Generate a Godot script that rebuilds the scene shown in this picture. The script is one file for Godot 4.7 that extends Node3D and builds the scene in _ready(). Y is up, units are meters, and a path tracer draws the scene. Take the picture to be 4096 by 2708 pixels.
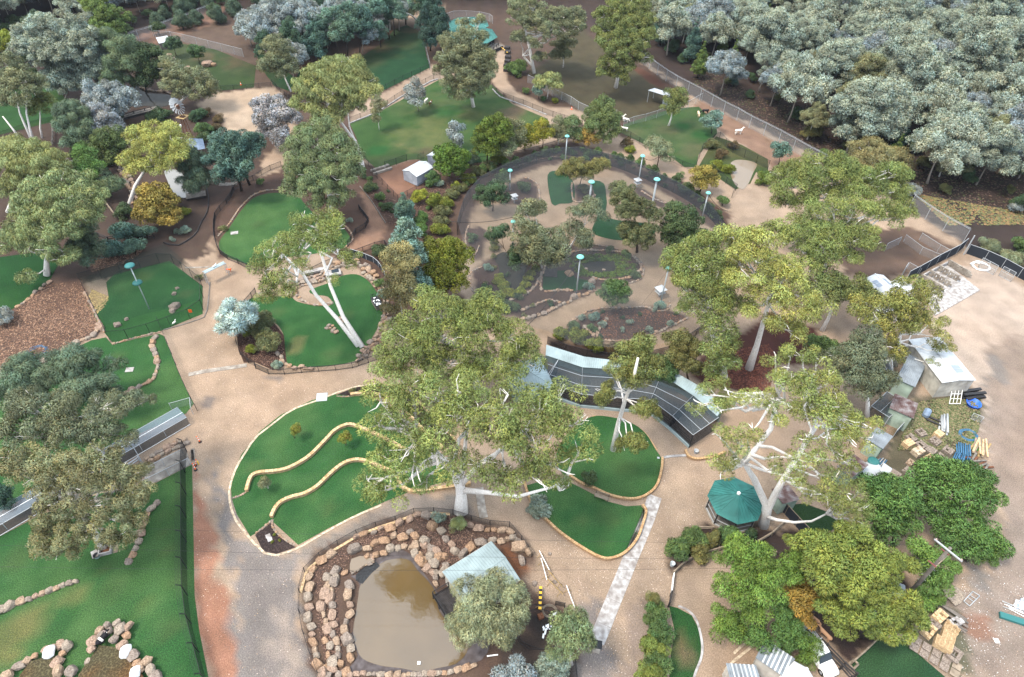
extends Node3D

var M:={}
var styles:={}
var clumps:={}
var rock_shapes:Array[ArrayMesh]=[]
var rock_mats:Array[Material]=[]
var used:={}
var shared:={}
var rng:=RandomNumberGenerator.new()
var soft:=FastNoiseLite.new()
var patchy:=FastNoiseLite.new()
var spots:=[]

func _ready()->void:
	# camera
	var cam:=Camera3D.new()
	cam.name="camera"
	add_child(cam)
	cam.fov=52.74
	cam.near=.5
	cam.far=3000.0
	var pitch:=deg_to_rad(-43.5)
	cam.transform=Transform3D(Basis(Vector3.RIGHT,pitch)*Basis(Vector3.BACK,deg_to_rad(1.75)),V(0,72,0))
	cam.current=true
	# sky, air and exposure
	var env:=Environment.new()
	var sky_mat:=ProceduralSkyMaterial.new()
	sky_mat.sky_top_color=C(.88,.92,.97)
	sky_mat.sky_horizon_color=C(.62,.66,.70)
	sky_mat.sky_curve=.6
	sky_mat.ground_bottom_color=C(.30,.27,.24)
	sky_mat.ground_horizon_color=C(.50,.50,.50)
	sky_mat.sun_angle_max=30.0
	sky_mat.energy_multiplier=1.0
	var sky:=Sky.new()
	sky.sky_material=sky_mat
	env.background_mode=Environment.BG_SKY
	env.sky=sky
	env.tonemap_mode=Environment.TONE_MAPPER_LINEAR
	env.tonemap_exposure=3.6
	env.fog_enabled=true
	env.fog_density=.00006
	env.fog_light_color=C(.80,.86,.94)
	env.sdfgi_enabled=true
	env.ssao_enabled=true
	env.ssil_enabled=true
	var we:=WorldEnvironment.new()
	we.name="environment"
	we.environment=env
	add_child(we)
	# the sun behind thin cloud
	var sun:=DirectionalLight3D.new()
	sun.name="sun"
	sun.light_energy=.5
	sun.light_angular_distance=14.0
	sun.light_color=C(1.0,.96,.9)
	sun.shadow_enabled=true
	add_child(sun)
	sun.look_at_from_position(V(-30,60,14),Vector3.ZERO)

	soft.seed=4
	soft.frequency=.09
	soft.fractal_octaves=4
	patchy.seed=8
	patchy.frequency=.035
	patchy.fractal_octaves=4
	make_materials()
	make_rocks()
	make_styles()
	ground([
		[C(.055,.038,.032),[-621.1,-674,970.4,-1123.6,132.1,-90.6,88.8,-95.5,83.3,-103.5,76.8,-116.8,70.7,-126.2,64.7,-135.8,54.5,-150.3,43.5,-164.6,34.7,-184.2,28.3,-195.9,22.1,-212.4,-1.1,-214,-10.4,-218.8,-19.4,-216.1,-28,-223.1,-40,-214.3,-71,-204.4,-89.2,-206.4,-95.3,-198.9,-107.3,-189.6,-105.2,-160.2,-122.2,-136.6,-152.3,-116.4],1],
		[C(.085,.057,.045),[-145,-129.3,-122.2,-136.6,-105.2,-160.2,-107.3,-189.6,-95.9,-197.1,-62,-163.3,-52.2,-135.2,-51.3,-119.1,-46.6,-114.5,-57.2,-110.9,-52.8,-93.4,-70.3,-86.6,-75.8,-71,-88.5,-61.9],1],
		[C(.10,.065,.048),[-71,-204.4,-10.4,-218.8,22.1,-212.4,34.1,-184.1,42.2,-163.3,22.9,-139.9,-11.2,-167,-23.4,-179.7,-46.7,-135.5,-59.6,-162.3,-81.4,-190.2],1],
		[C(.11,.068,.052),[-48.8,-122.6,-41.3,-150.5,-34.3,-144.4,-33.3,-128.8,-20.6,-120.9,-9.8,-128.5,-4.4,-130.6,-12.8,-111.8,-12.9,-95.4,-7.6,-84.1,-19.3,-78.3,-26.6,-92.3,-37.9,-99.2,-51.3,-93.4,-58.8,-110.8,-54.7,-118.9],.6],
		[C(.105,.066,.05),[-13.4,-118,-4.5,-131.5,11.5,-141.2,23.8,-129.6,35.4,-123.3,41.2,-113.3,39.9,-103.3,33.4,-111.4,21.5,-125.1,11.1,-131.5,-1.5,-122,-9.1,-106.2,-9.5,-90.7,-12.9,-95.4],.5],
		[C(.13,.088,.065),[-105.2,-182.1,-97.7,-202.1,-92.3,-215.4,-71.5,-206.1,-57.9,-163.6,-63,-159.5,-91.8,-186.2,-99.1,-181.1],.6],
		[C(.26,.15,.105),[-108.4,-189.5,-92.9,-217.2,-86.1,-208.4,-99.8,-188.7,-104.2,-185.2],.6],
		[C(.46,.35,.255),[-75.3,-151.3,-73.3,-158.5,-64.6,-162.4,-64.5,-162,-60.8,-162.7,-56.7,-156.5,-59.3,-150.9,-57.7,-138.9,-57.4,-137.6,-64.1,-138.5,-67.5,-146,-72.2,-149.3],.5],
		[C(.39,.285,.21),[-38.7,-145,-38,-155.5,-34.1,-160.9,-23.4,-176.5,-20.7,-177.7,-20.3,-171.3,-28.9,-158.5,-33,-152,-38.1,-145.4],.15],
		[C(.40,.295,.215),[-6.8,-198,-4.4,-193.3,-3.6,-183.3,-3.4,-171.2,-1.9,-167.8,-.8,-164.5,7.2,-157.1,12.7,-155.9,17.3,-153.9,21.9,-144.1,25.9,-139,32.2,-130.6,35.6,-127.2,38.1,-122.8,41.3,-118.7,40.7,-113,38.1,-116.9,34.9,-122.7,29.2,-130.4,25.1,-134.5,21,-140.7,14.4,-148.6,6.5,-152.4,-1.8,-159.6,-1.8,-160.4,-4.8,-164.3,-7.3,-170.9,-7.4,-183,-6.2,-193.2],.2],
		[C(.085,.072,.042),[2,-175.2,7.4,-187.1,16.2,-207.2,23.9,-198.8,29.9,-185.9,33.4,-173.9,40.3,-165.8,34.6,-155.8,24.3,-149.2,23.1,-149.9,15,-153.8,8.8,-163.6],.8],
		[C(.12,.055,.035),[28.6,-184.8,32.2,-182.2,36.9,-172.4,38.1,-170.8,35.7,-168.9,31.4,-175.6],.5],
		[C(.27,.165,.115),[41.7,-159.4,45.4,-162.9,56.4,-144.3,57.5,-141,63.4,-134.9,54.8,-126.1,53.6,-133.1,49.8,-141.2,45.3,-147.7],.5],
		[C(.135,.09,.068),[58.1,-100.6,63.7,-107.1,74.7,-110.5,80.2,-103.4,69.3,-95.7,64.8,-93.1,61.2,-94.1,56.5,-95.1],.8],
		[C(.28,.15,.10),[-28.9,-123.1,-27.2,-125.8,-22.5,-129.5,-20.6,-129.8,-18.4,-126.3,-16.7,-121.3,-20.2,-117,-22.9,-114],.2],
		[C(.30,.18,.125),[-30.9,-116.7,-29.4,-116.2,-23.7,-105.2,-21.8,-102.6,-21.6,-99.5,-23.4,-99.8,-27.2,-96.6,-29.5,-97.8,-26.6,-105.1,-26.9,-105.1],.3],
		[C(.11,.068,.052),[-23.9,-102.5,-21.8,-108.2,-13.2,-103,-12.5,-85.2,-15.3,-83.6,-16.7,-78.1,-19.4,-80,-22,-92.4,-25.5,-96.7],.6],
		[C(.15,.09,.066),[-79.8,-75.9,-78.2,-79.3,-76.4,-85.8,-71,-86.5,-66.4,-80.5,-62.1,-74.7,-65.2,-71.1,-67.5,-67.5,-73.2,-64.4],.4],
		[C(.36,.265,.185),[-8.7,-106.2,-6.5,-116.8,-.7,-123.7,6.5,-129.4,12.9,-130.7,21.7,-126.8,31,-117.4,35.4,-108.6,36.5,-97.9,32.5,-81.7,23.4,-75.4,16.6,-73.7,9.4,-73.8,5.6,-76.5,-3.9,-81.1,-7,-90.8],.4],
		[C(.085,.055,.045),[-1,-121.1,1.3,-123.5,3.4,-123,4.5,-118.7,4.4,-115,2,-112.9,-.8,-113.7,-3.1,-112.6,-2.7,-118.3],.15],
		[C(.085,.055,.045),[11.2,-121.3,15.3,-121.5,15.4,-116.7,11.5,-114.4],.15],
		[C(.085,.055,.045),[23.1,-121.4,25.3,-121,27.5,-117.9,29.7,-115.4,28.6,-113.3,24.5,-116.7],.15],
		[C(.085,.055,.045),[-9.4,-104.6,-6.6,-105.7,-4.4,-103.5,-6,-95.2,-8,-95.5],.15],
		[C(.085,.055,.045),[-7.3,-91.9,-5,-95.3,-1.1,-97.5,1,-99.8,5.9,-101.4,12.4,-100.8,17.5,-100.6,21,-97.4,22.5,-95,21.6,-91.8,19,-90.1,14.1,-88.7,10.4,-85.6,8.7,-84.4,1.3,-80.9,-2.9,-81.4,-5.4,-84.8],.15],
		[C(.085,.055,.045),[1.2,-83,5.4,-85.3,7.5,-84.7,8,-83.8,4.2,-81,2.2,-79.9,.8,-80.2],.15],
		[C(.085,.055,.045),[8.5,-78.9,12.8,-82.8,16.1,-83.7,19.1,-84.2,23.1,-84.4,24.9,-83.7,28,-82.8,28,-81.8,24.2,-78.9,21.3,-77.5,18.3,-76.1,12.3,-75.5,9.5,-77],.15],
		[C(.085,.055,.045),[5.9,-75.8,21.7,-73.4,24,-74.7,21.4,-71.6,10.8,-72,5.5,-74.2],.15],
		[C(.34,.24,.165),[21.2,-76.8,25,-80,29.6,-82.9,30.3,-80.2,24.5,-74.8,21.8,-74.6],.4],
		[C(.085,.033,.026),[26.4,-70.6,29.2,-74.3,31,-76.9,38.5,-80.6,41.3,-84.1,47.4,-81,48.1,-74.5,44.9,-72.6,39.7,-72.7,37.3,-68.2,36.1,-63.2,34.2,-62.6,32.2,-66.3,29.1,-67,27.1,-67.5],.5],
		[C(.33,.25,.19),[51.3,-83.9,57,-86.3,61.2,-83.7,63.9,-79.7,58.3,-74.1,55.5,-69.5,53.4,-68.8,50.1,-63.2,48,-60.6,42.9,-56.3,33.3,-55.9,36.1,-63.2,44.1,-69.9,49.8,-74.6],.5],
		[C(.47,.375,.305),[67.5,-84,77,-97.3,84.5,-101.5,85.3,-97.7,87.3,-92.6,93.9,-86.6,75.1,-54.5,62.8,-57.1,67.7,-69.4,66.9,-76.3],.6],
		[C(.31,.24,.195),[75.1,-78.9,79,-80.4,89.8,-79.6,58.8,-26.2,45.3,-27.7,43.5,-31.6,46.7,-35.6,57.3,-42.1,61,-48.1,62.3,-54.7,63.3,-57.1,66.5,-63.9],1],
		[C(.24,.21,.19),[53,-40.5,54.8,-40.4,54.7,-38.8,52.7,-37.3,51.8,-38.3,73.5,-75.6,74.7,-74.2,72.2,-69.6,71.2,-71],.8],
		[C(.30,.17,.12),[51.4,-35.3,53.7,-34.7,53.2,-32.5,50.9,-31,49.8,-32.5],.8],
		[C(.12,.105,.068),[57.8,-66.8,67.4,-67.4,66.3,-63.9,61.9,-57,62.4,-55.6,59.7,-53,45.2,-49.2,43.5,-51.7,50.7,-56.8],.6],
		[C(.14,.13,.085),[45.7,-35.1,50.4,-35.6,49.7,-31.7,48.2,-27.8,45.6,-27.7,43.5,-31.6],.7],
		[C(.05,.034,.03),[28.2,-44.9,31.5,-43.9,35.7,-44.4,43.2,-43.5,45.9,-41.7,45.1,-35.6,39.8,-31.4,35.8,-28.8,33.2,-33.1,30.1,-39.4,30.8,-41.2,28.5,-41.9],.4],
		[C(.055,.038,.032),[18.5,-39.2,21.3,-43.5,23.8,-44.6,27.6,-43.7,31.1,-43.9,31.2,-42.7,28.4,-41.3,25,-41,20.4,-39.6,19,-38.1],.2],
		[C(.125,.08,.06),[-22,-35.2,-21.9,-38.8,-20.6,-40.9,-15.6,-43.7,-11.1,-44.9,-5.9,-45.1,1.4,-43,3.4,-39.6,2,-36.7,5.8,-34.1,8.9,-31.8,7.9,-21.4,-17.9,-20.7,-20.9,-31.3],.2],
		[C(.22,.095,.05),[-.3,-41.3,1.8,-38.6,2.9,-38.5,1.8,-36.7,.3,-37.4,-.8,-40.2],.4],
		[C(.042,.034,.03),[2.5,-32.2,3.4,-33,5.6,-32.7,5.5,-30.9,4,-30.1,2.6,-30.8],.5],
		[C(.065,.048,.04),[1,-30.3,4,-30.1,7.4,-29,7.5,-26.6,-1.8,-25.9],.5],
		[C(.22,.19,.175),[7.8,-33.1,9.8,-35.3,10.3,-33.7,9.4,-30.1,11.5,-28.8,11.5,-26.2,7.6,-26.1],.8],
		[C(.30,.23,.185),[14,-34.6,15.8,-35.8,14.4,-30.7,13.6,-26.3,11.5,-26.2,12.2,-30.6],1.0],
		[C(.38,.19,.125),[-40,-51.1,-37.2,-46.7,-33.5,-40.9,-32.2,-38,-32.5,-36.5,-29.3,-32.4,-28.2,-30.1,-26.1,-24.6,-28.7,-24.5,-34.1,-35.6,-37.6,-44.6],.7],
		[C(.235,.205,.19),[-37.5,-51.9,-33.9,-46.8,-30,-40.3,-28.6,-39.4,-26.2,-38.7,-24,-39.6,-22.7,-37.6,-22.5,-35.1,-20.9,-30.4,-18.3,-24.8,-26.2,-24.6,-28.1,-29.4,-29.1,-32.4,-31.8,-39.1,-35.6,-46.7],1],
		[C(.36,.295,.25),[-26.1,-34.1,-24.3,-33.4,-21.5,-28.1,-19.7,-25.3,-21.5,-25.3,-24.1,-29.5],1.2],
		[C(.26,.22,.19),[-23.6,-39.6,-15.3,-45.6,-11.5,-47.6,-6.3,-47.6,-4.2,-47.9,-3.5,-44.2,-5.8,-45,-11.2,-45.2,-15.3,-43.6,-21.2,-39.7,-22.5,-37.7],.5],
		[C(.20,.165,.145),[-42.3,-62.7,-39.9,-62.8,-40.4,-60.7,-41.7,-61.1],.8],
		[C(.24,.20,.175),[-35.9,-66.5,-32.4,-66.4,-32.4,-65,-34.8,-64.9],.8]])
	spots=[[-50.93,-28.69,2.54,C(.23,.20,.085),.75],[-49.52,-30.54,1.98,C(.23,.20,.085),.75],[-46.62,-33.33,1.72,C(.23,.20,.085),.75],[-50.64,-27.38,1.77,C(.23,.20,.085),.75],[-39.6,-41.45,1.01,C(.13,.17,.06),.6],[-38.12,-38.91,.83,C(.13,.17,.06),.6],[-44.65,-36.58,.81,C(.13,.17,.06),.6],[-38.44,-32.46,.93,C(.13,.17,.06),.6],[-40.6,-43.15,1.03,C(.13,.17,.06),.6],[-32.18,-73.99,.76,C(.20,.185,.085),.9],[-32.75,-71.95,1.28,C(.20,.185,.085),.9],[-23.26,-133.96,1.85,C(.20,.185,.085),.9],[-25.67,-135.73,1.56,C(.20,.185,.085),.9],[-18.27,-139.48,4.75,C(.185,.185,.075),.7],[-24.82,-141.08,4.47,C(.185,.185,.075),.7],[-11.1,-151.23,4.02,C(.185,.185,.075),.7],[-18.97,-146.34,4.58,C(.185,.185,.075),.7],[-19.75,-132.92,1.84,C(.22,.145,.10),.85],[-1.61,-152.62,4.38,C(.22,.145,.10),.85],[.38,-155.04,3.75,C(.22,.145,.10),.85],[37.9,-137.16,3.45,C(.15,.14,.075),.8],[33.99,-147,2.96,C(.15,.14,.075),.8],[25.17,-144.33,2.59,C(.15,.14,.075),.8],[37.87,-148.67,2.32,C(.03,.135,.035),.8],[41.91,-145.42,2.61,C(.03,.135,.035),.8],[-16.89,-152.33,3.7,C(.03,.135,.035),.8],[-29.88,-132.92,2.76,C(.03,.135,.035),.8],[-83.56,-179.95,3.41,C(.15,.10,.062),.7],[-74.17,-177.79,4.5,C(.15,.10,.062),.7],[-38.91,-190.55,4.74,C(.15,.10,.062),.7],[-31.02,-203.22,3.31,C(.15,.10,.062),.7],[11.99,-44.97,1.57,C(.085,.135,.05),.6],[15.35,-52.27,1.67,C(.085,.135,.05),.6],[10.88,-41.66,1.35,C(.085,.135,.05),.6],[16.49,-46.13,.53,C(.085,.135,.05),.6],[-39.83,-46.59,1.24,C(.105,.155,.06),.6],[-35.85,-35.49,1.12,C(.105,.155,.06),.6],[-42.42,-34.45,1.74,C(.105,.155,.06),.6],[-35.12,-29.92,1.81,C(.105,.155,.06),.6],[-54.82,-38.36,1.97,C(.105,.155,.06),.6],[-48.83,-57.29,1.34,C(.105,.155,.06),.6],[-57.85,-69.95,1.48,C(.105,.155,.06),.6],[-26.83,-71.3,1.28,C(.105,.155,.06),.6],[-26.04,-80.34,1.36,C(.105,.155,.06),.6],[-37.2,-80.51,1.59,C(.105,.155,.06),.6],[-32.1,-50.91,1.2,C(.105,.155,.06),.6],[-27.48,-56.65,1.26,C(.105,.155,.06),.6],[-21.51,-44.99,1.25,C(.105,.155,.06),.6],[-42.36,-101.65,1.56,C(.105,.155,.06),.6],[-46.99,-104.15,1.27,C(.105,.155,.06),.6],[-61.69,-88.45,1.67,C(.105,.155,.06),.6],[-52.89,-84.01,1.39,C(.105,.155,.06),.6],[8.99,-44.28,1.04,C(.105,.155,.06),.6],[15.73,-57.36,1.15,C(.105,.155,.06),.6],[18.57,-29.3,1.65,C(.19,.135,.085),.95],[18.65,-30.8,.76,C(.17,.14,.07),.8],[40.62,-30.86,.61,C(.04,.035,.03),.9]]
	lawn("lawn",[-42.2,-83.4,-36.5,-84.1,-34.6,-82.9,-31.2,-82,-29,-82.5,-30.1,-84.4,-32.5,-84.8,-33.4,-85.7,-32.3,-86.8,-30.4,-88.1,-28.9,-89.9,-26.6,-90.4,-24.6,-89.1,-22.8,-86.6,-21.3,-83.4,-20.6,-80.6,-20.8,-77.6,-21.4,-74.6,-21.8,-73,-22.5,-70.9,-23,-70,-26.7,-68.8,-31.6,-68.4,-32.8,-69.3,-33.9,-72.5,-34.9,-75.3,-36.9,-77.8,-40.2,-79,-42.3,-81],C(.040,.132,.042),C(.088,.180,.062))
	lawn("lawn",[-52.3,-98.2,-52,-102.5,-51.6,-108.2,-50.4,-113.1,-46.8,-115,-42.2,-113.7,-40.4,-111.5,-37.1,-107.5,-33,-105.2,-30.7,-102.8,-29.5,-100.3,-30.2,-97.7,-34.8,-95.8,-39.7,-94.5,-43.3,-91.8,-47.1,-92.9,-50.5,-95],C(.040,.132,.042),C(.088,.180,.062),.034)
	lawn("lawn",[-33.4,-46,-34.5,-48.7,-34.3,-52.7,-33.1,-56.4,-31,-59.5,-27.5,-62.2,-24.6,-63.4,-20,-63.3,-16.6,-61.6,-13.2,-58.3,-10.1,-55,-7.5,-51.6,-6.8,-49.9,-9.4,-48.9,-12.5,-47.6,-14.9,-46.3,-17.8,-44.5,-21,-42.4,-23.9,-40.2,-27.5,-43,-29.7,-41.1,-32.2,-44],C(.040,.132,.042),C(.088,.180,.062),.03,1.0,false)
	lawn("lawn",[11.2,-60.7,14.1,-60.7,16.6,-59.8,18.3,-58.1,19.3,-55.4,19.9,-54,19.6,-52.2,18.7,-49.8,17.5,-48.5,15.9,-47.7,14.2,-47.7,12.4,-48.3,10.7,-49.2,8.9,-49.9,6.8,-51.4,6.3,-54.4,8.1,-58],C(.040,.132,.042),C(.088,.180,.062),.1)
	lawn("lawn",[4,-49.9,6.8,-50.5,9.1,-49.2,10.8,-48.2,12.3,-47.3,14.6,-46.7,16.5,-46.9,16.9,-46.1,16.4,-44.5,15.3,-42.2,13.8,-40.5,12.2,-39.7,10.8,-39.9,8.6,-41.1,6.5,-42.8,5.1,-44.1,3.6,-45.9,2.7,-47.7,2.2,-49.2],C(.040,.132,.042),C(.088,.180,.062),.05,1.0,false)
	lawn("lawn",[-63.8,-35.8,-58.3,-40.1,-55.1,-43.1,-52.8,-44.3,-49.4,-46.3,-44.5,-47.1,-40,-50.9,-36.9,-42.7,-33.6,-33.9,-31.7,-30,-29.2,-25.5,-27.3,-21.2,-54,-20.5],C(.040,.132,.042),C(.088,.180,.062),.03,1.2,false)
	lawn("lawn",[-75.2,-63,-72.2,-64.7,-67.5,-67.5,-65.1,-70.5,-62.9,-72.7,-61.1,-73.4,-59.4,-71.8,-56.5,-73.3,-53.5,-74.5,-52.7,-74.1,-50.4,-70.8,-46.6,-65.2,-43.4,-60.9,-43.8,-59.2,-49.2,-55.1,-53.9,-51.9,-56.9,-47,-60.1,-43.3,-62.6,-41.8],C(.040,.132,.042),C(.088,.180,.062),.03,1.2,false)
	lawn("lawn",[-67.5,-80.5,-65.3,-80.6,-64.9,-82.7,-66.9,-86.3,-66.5,-88.4,-58.9,-92.5,-51,-86.1,-48.6,-79.3,-53.7,-75,-59.4,-72.1,-62.1,-74.7],C(.040,.132,.042),C(.088,.180,.062),.032,1.0,false)
	lawn("lawn",[-94,-90.4,-87.7,-92.1,-78.1,-95.1,-77,-91.2,-76.2,-85.9,-78.2,-79.4,-79.3,-77.2,-83.4,-73.1],C(.018,.085,.02),C(.04,.115,.03),.03,1.0,false)
	lawn("lawn",[-127.8,-157.1,-120.4,-159.2,-111.3,-158.3,-105.9,-152.3,-103.1,-142.1,-107.5,-138.4,-111.8,-134.8,-114.1,-133.3],C(.035,.10,.025),C(.06,.125,.03),.03,1.0,false)
	lawn("lawn",[-99.5,-186.7,-94.3,-189.4,-82.4,-185.5,-68.4,-175.4,-66.2,-166.6,-65.1,-162.4,-72.4,-160.1,-78.1,-162.3,-85.8,-168.6,-92.8,-177.3],C(.055,.09,.03),C(.085,.10,.045),.03,1.0,false)
	lawn("lawn",[-72.5,-187.8,-55.3,-167.4,-34.8,-160.9,-23.5,-177.9,-25.2,-184.5,-28.4,-202.3,-33.8,-208.2,-36.9,-203.9,-38.6,-193.7,-41.9,-185.2,-45.7,-181,-51.5,-179.6,-56.6,-172.6,-55.4,-160.6,-60.4,-163.6,-66.5,-173.7],C(.022,.075,.032),C(.06,.085,.038),.03,1.4,false)
	lawn("lawn",[-38.2,-144.9,-32.8,-150.9,-28.7,-157.3,-20.2,-170.7,-15.7,-166.8,-7.1,-168.3,-1.7,-157.6,6.8,-150.2,5.1,-146.5,-1.2,-134.1,-6.7,-129.4,-18.5,-126.9,-20.6,-129.7,-22.7,-129.4,-27.2,-125.8,-29.1,-125.6,-32.6,-130,-35.5,-138.4],C(.060,.125,.036),C(.115,.150,.060),.03,1.4,false)
	lawn("lawn",[24.1,-148.5,34.6,-156.2,40.1,-158.5,43.4,-159.2,45.9,-150.6,45.2,-145.6,39.1,-135.3,37.6,-130,35.2,-129.9,32.8,-134.3,28.1,-139.1,23.2,-144.5],C(.055,.115,.035),C(.095,.13,.055),.03,1.4,false)
	lawn("lawn",[38.3,-130.4,44.6,-144.2,49.6,-140.5,53.9,-134.4,52,-126.5,50,-128.7,47.7,-124,44.2,-121.5,41.8,-125.3],C(.07,.10,.035),C(.12,.11,.045),.03,1.0,false)
	lawn("lawn",[6.3,-124.9,8.7,-126.5,11.3,-123,11.2,-115.4,8.4,-114.2,6.9,-114.1],C(.012,.075,.022),C(.02,.095,.028),.04)
	lawn("lawn",[15.3,-122.4,17.6,-122.2,17.7,-115.8,17.8,-109.8,25.7,-107.9,24.6,-103.7,20.3,-102.6,16.4,-103.2,14.2,-105.4,15.8,-112.1],C(.012,.075,.022),C(.02,.095,.028),.04)
	lawn("artificial_turf",[5.1,-92.3,7.3,-93.1,9.5,-93.2,10.4,-91.2,12.8,-90.5,11.4,-88.2,10,-87.7,4.8,-87.9],C(.010,.075,.020),C(.014,.085,.024),.05,1.0,false)
	lawn("lawn",[18,-34.3,18.9,-34.1,20.3,-33.3,20.8,-31.9,20.8,-30.3,20.4,-28.8,19.4,-26.9,18.9,-25.9,16.7,-25.8,17.5,-29.3,18.2,-31.5],C(.03,.10,.03),C(.06,.115,.04),.03,1.0,false)
	lawn("lawn",[36,-28.7,39.8,-31.6,42.1,-31.5,45.2,-27.7,45.5,-25.9,36.2,-25.6],C(.03,.085,.04),C(.045,.105,.045),.03,1.0,false)
	lawn("lawn",[34.6,-47.6,36.7,-47.9,39.4,-46.7,40.2,-45,38.7,-44.1,35.7,-44,34.9,-45.8],C(.03,.07,.025),C(.05,.08,.03),.03,1.0,false)
	var g1:=random_tree("gum_grey","gum_tree",5.2,13.5,3.0,11,"grey green gum tree in the dense woods behind the boundary fence",15)
	var g2:=random_tree("gum_grey","gum_tree",6.0,16.0,3.6,12,"grey green gum tree in the dense woods behind the boundary fence",17)
	var g3:=random_tree("gum_grey","gum_tree",4.2,12.5,3.4,13,"grey green gum tree in the dense woods behind the boundary fence",12)
	var g4:=random_tree("gum_grey","gum_tree",5.6,12.0,2.4,14,"grey green gum tree in the dense woods behind the boundary fence",15)
	var g5:=random_tree("gum_silver","gum_tree",4.9,13.0,3.0,15,"bluish silver gum tree among the grey green gums of the woods",15)
	var g7:=random_tree("gum_grey","gum_tree",3.6,15.0,5.0,17,"tall narrow grey gum with bare limbs in the dense woods",7,.55)
	var g6:=random_tree("gum_olive","gum_tree",5.0,13.5,3.0,16,"olive gum tree among the grey green gums of the woods",15)
	var p1:=cone_tree("lime_cypress","cypress",0,0,1.7,8.0,"bright green young cypress between the grey gums of the woods")
	var p2:=cone_tree("cypress_teal","cypress",0,0,1.9,10.0,"dark teal native cypress between the grey gums of the woods")
	woods([g1,g2,g3,g4,g5,g6,p1,p2,g7],[.20,.16,.14,.14,.10,.06,.06,.05,.09],[36.9,-189.4,44.3,-174.7,51.3,-164.1,56.6,-156.6,60.6,-150.2,64.6,-143.5,68,-139.7,72.3,-137.4,77,-131.5,82.5,-127.7,86.3,-123.4,101.9,-120.5,106.8,-118.2,197.6,-281.5,126.9,-277.8,40.9,-257.3,38.1,-211.4],6.1,21,"gums of the dense woods behind the boundary fence")
	var h1:=random_tree("gum_grey","gum_tree",5.2,13.0,2.8,31,"grey green gum tree in the woods behind the red track",15)
	var h2:=random_tree("gum_silver","gum_tree",4.8,12.0,2.6,32,"bluish gum tree in the woods behind the red track",14)
	var h3:=random_tree("she_oak","sheoak",4.0,11.0,2.0,33,"dark green sheoak in the woods behind the red track",13)
	woods([h1,h2,h3],[.5,.25,.25],[-151.5,-184.5,-143.3,-190.5,-142.1,-198.3,-139.9,-206.8,-132.1,-206.3,-119.5,-193.5,-112.9,-198.6,-111.1,-208.1,-99.1,-221.9,-82.5,-223.5,-64.8,-223.8,-43,-227.1,-25.7,-234.3,-3.4,-236.4,20.2,-241.5,40.3,-252.5,44.5,-265.9,-144.8,-243.6,-182.5,-235.2],6.2,22,"trees of the woods behind the red track")
	tree("gum_grey","gum_tree",-109.02,-155.19,.25,[[27,115,-20]],[-10,68,-8,13,10,75,-7,14,24,71,-6,15,42,74,-5,14,54,64,-2,15,-7,59,6,14,16,58,11,16,35,57,10,14,49,53,7,15,-22,50,4,10,-1,44,12,10],"large pale grey green gum with round crown in the upper left corner")
	tree("gum_grey","gum_tree",-106.74,-152.99,.15,[[42,55,-27]],[4,29,1,15,25,33,0,13,40,36,-6,13,44,45,-14,12,54,34,-8,12,45,25,4,12,-4,17,3,10,17,20,9,12],"grey gum with dark forked trunk beside the green strip at far left")
	tree("gum_silver","gum_tree",-91.9,-142.89,.11,[[18,48,-10]],[2,31,-1,13,16,29,3,13,32,27,-1,9,26,20,6,9,8,20,7,9,-9,24,2,8],"silvery blue gum leaning over the dark pond at upper left")
	tree("mauve","tree",-86.9,-132.27,.12,[[0,45,0]],[2,30,4,13,15,25,8,12,-9,34,0,9,5,21,17,10,17,15,11,7],"mauve grey bushy tree below the silvery blue gum")
	tree("she_oak","sheoak",-94.8,-156.2,.21,[[14,85,-10]],[2,58,-11,12,19,55,-4,13,16,45,10,13,27,42,10,10,10,30,17,10,21,26,19,8,-9,61,-24,8],"olive sheoak between the large grey gum and the dark conifer")
	tree("wattle_dark","conifer",-89.46,-157.38,.16,[[20,62,-9]],[9,46,-8,12,21,40,0,13,8,37,5,12,17,27,10,12,11,21,16,10,26,33,7,8],"very dark green conifer beside the pond below the small white roofed shelter")
	tree("gum_olive","gum_tree",-79.61,-150.44,.32,[[0,0,0,16,15,-5,49,40,11,64,60,18]],[0,41,-13,10,9,36,-7,11,5,28,2,10,24,34,4,11,35,38,-4,10,45,30,4,10,48,21,1,7,34,24,9,10,17,23,8,8],"spreading grey gum with curved white trunk above the windmill")
	tree("gum_yellow","gum_tree",-73.03,-109.66,.36,[[0,0,0,14,30,-18,49,70,-29,71,100,-28]],[30,63,-27,7,47,62,-29,7,20,58,-20,8,37,59,-16,9,53,61,-16,9,59,55,-16,7,29,54,-7,9,44,52,-6,10,57,50,-8,8,13,42,-4,8,21,38,1,8,39,42,2,9,52,43,-1,8],"yellow green gum with leaning white trunk between the windmill and the left pond")
	tree("she_oak","tree",-61.76,-113.86,.12,[[5,48,-2]],[4,34,-3,9,13,32,1,8,0,26,5,9,11,23,10,8,7,18,14,7,14,24,6,7],"dark round tree between the blue grey hip roof and the pale pond")
	tree("autumn","tree",-64.83,-103.02,.11,[[5,38,-5]],[1,30,-3,8,8,32,-6,6,14,27,1,8,-1,24,7,8,8,20,9,9,18,17,9,8,-6,17,8,6,11,13,13,6],"yellow autumn leaved tree in the bed left of the curving path")
	tree("cypress_teal","cypress",-53.61,-115.38,.22,[[0,0,0,0,30,-3,0,60,-9],[9,0,-22,6,35,-21,11,65,-23]],[-4,54,-3,8,11,54,1,9,19,49,-4,8,-8,47,6,8,5,45,9,11,17,43,7,9,-12,37,11,7,3,36,17,9,17,36,18,8,-4,28,18,7,6,28,17,7],"broad teal cypress with two dark trunks above the curving path")
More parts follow.
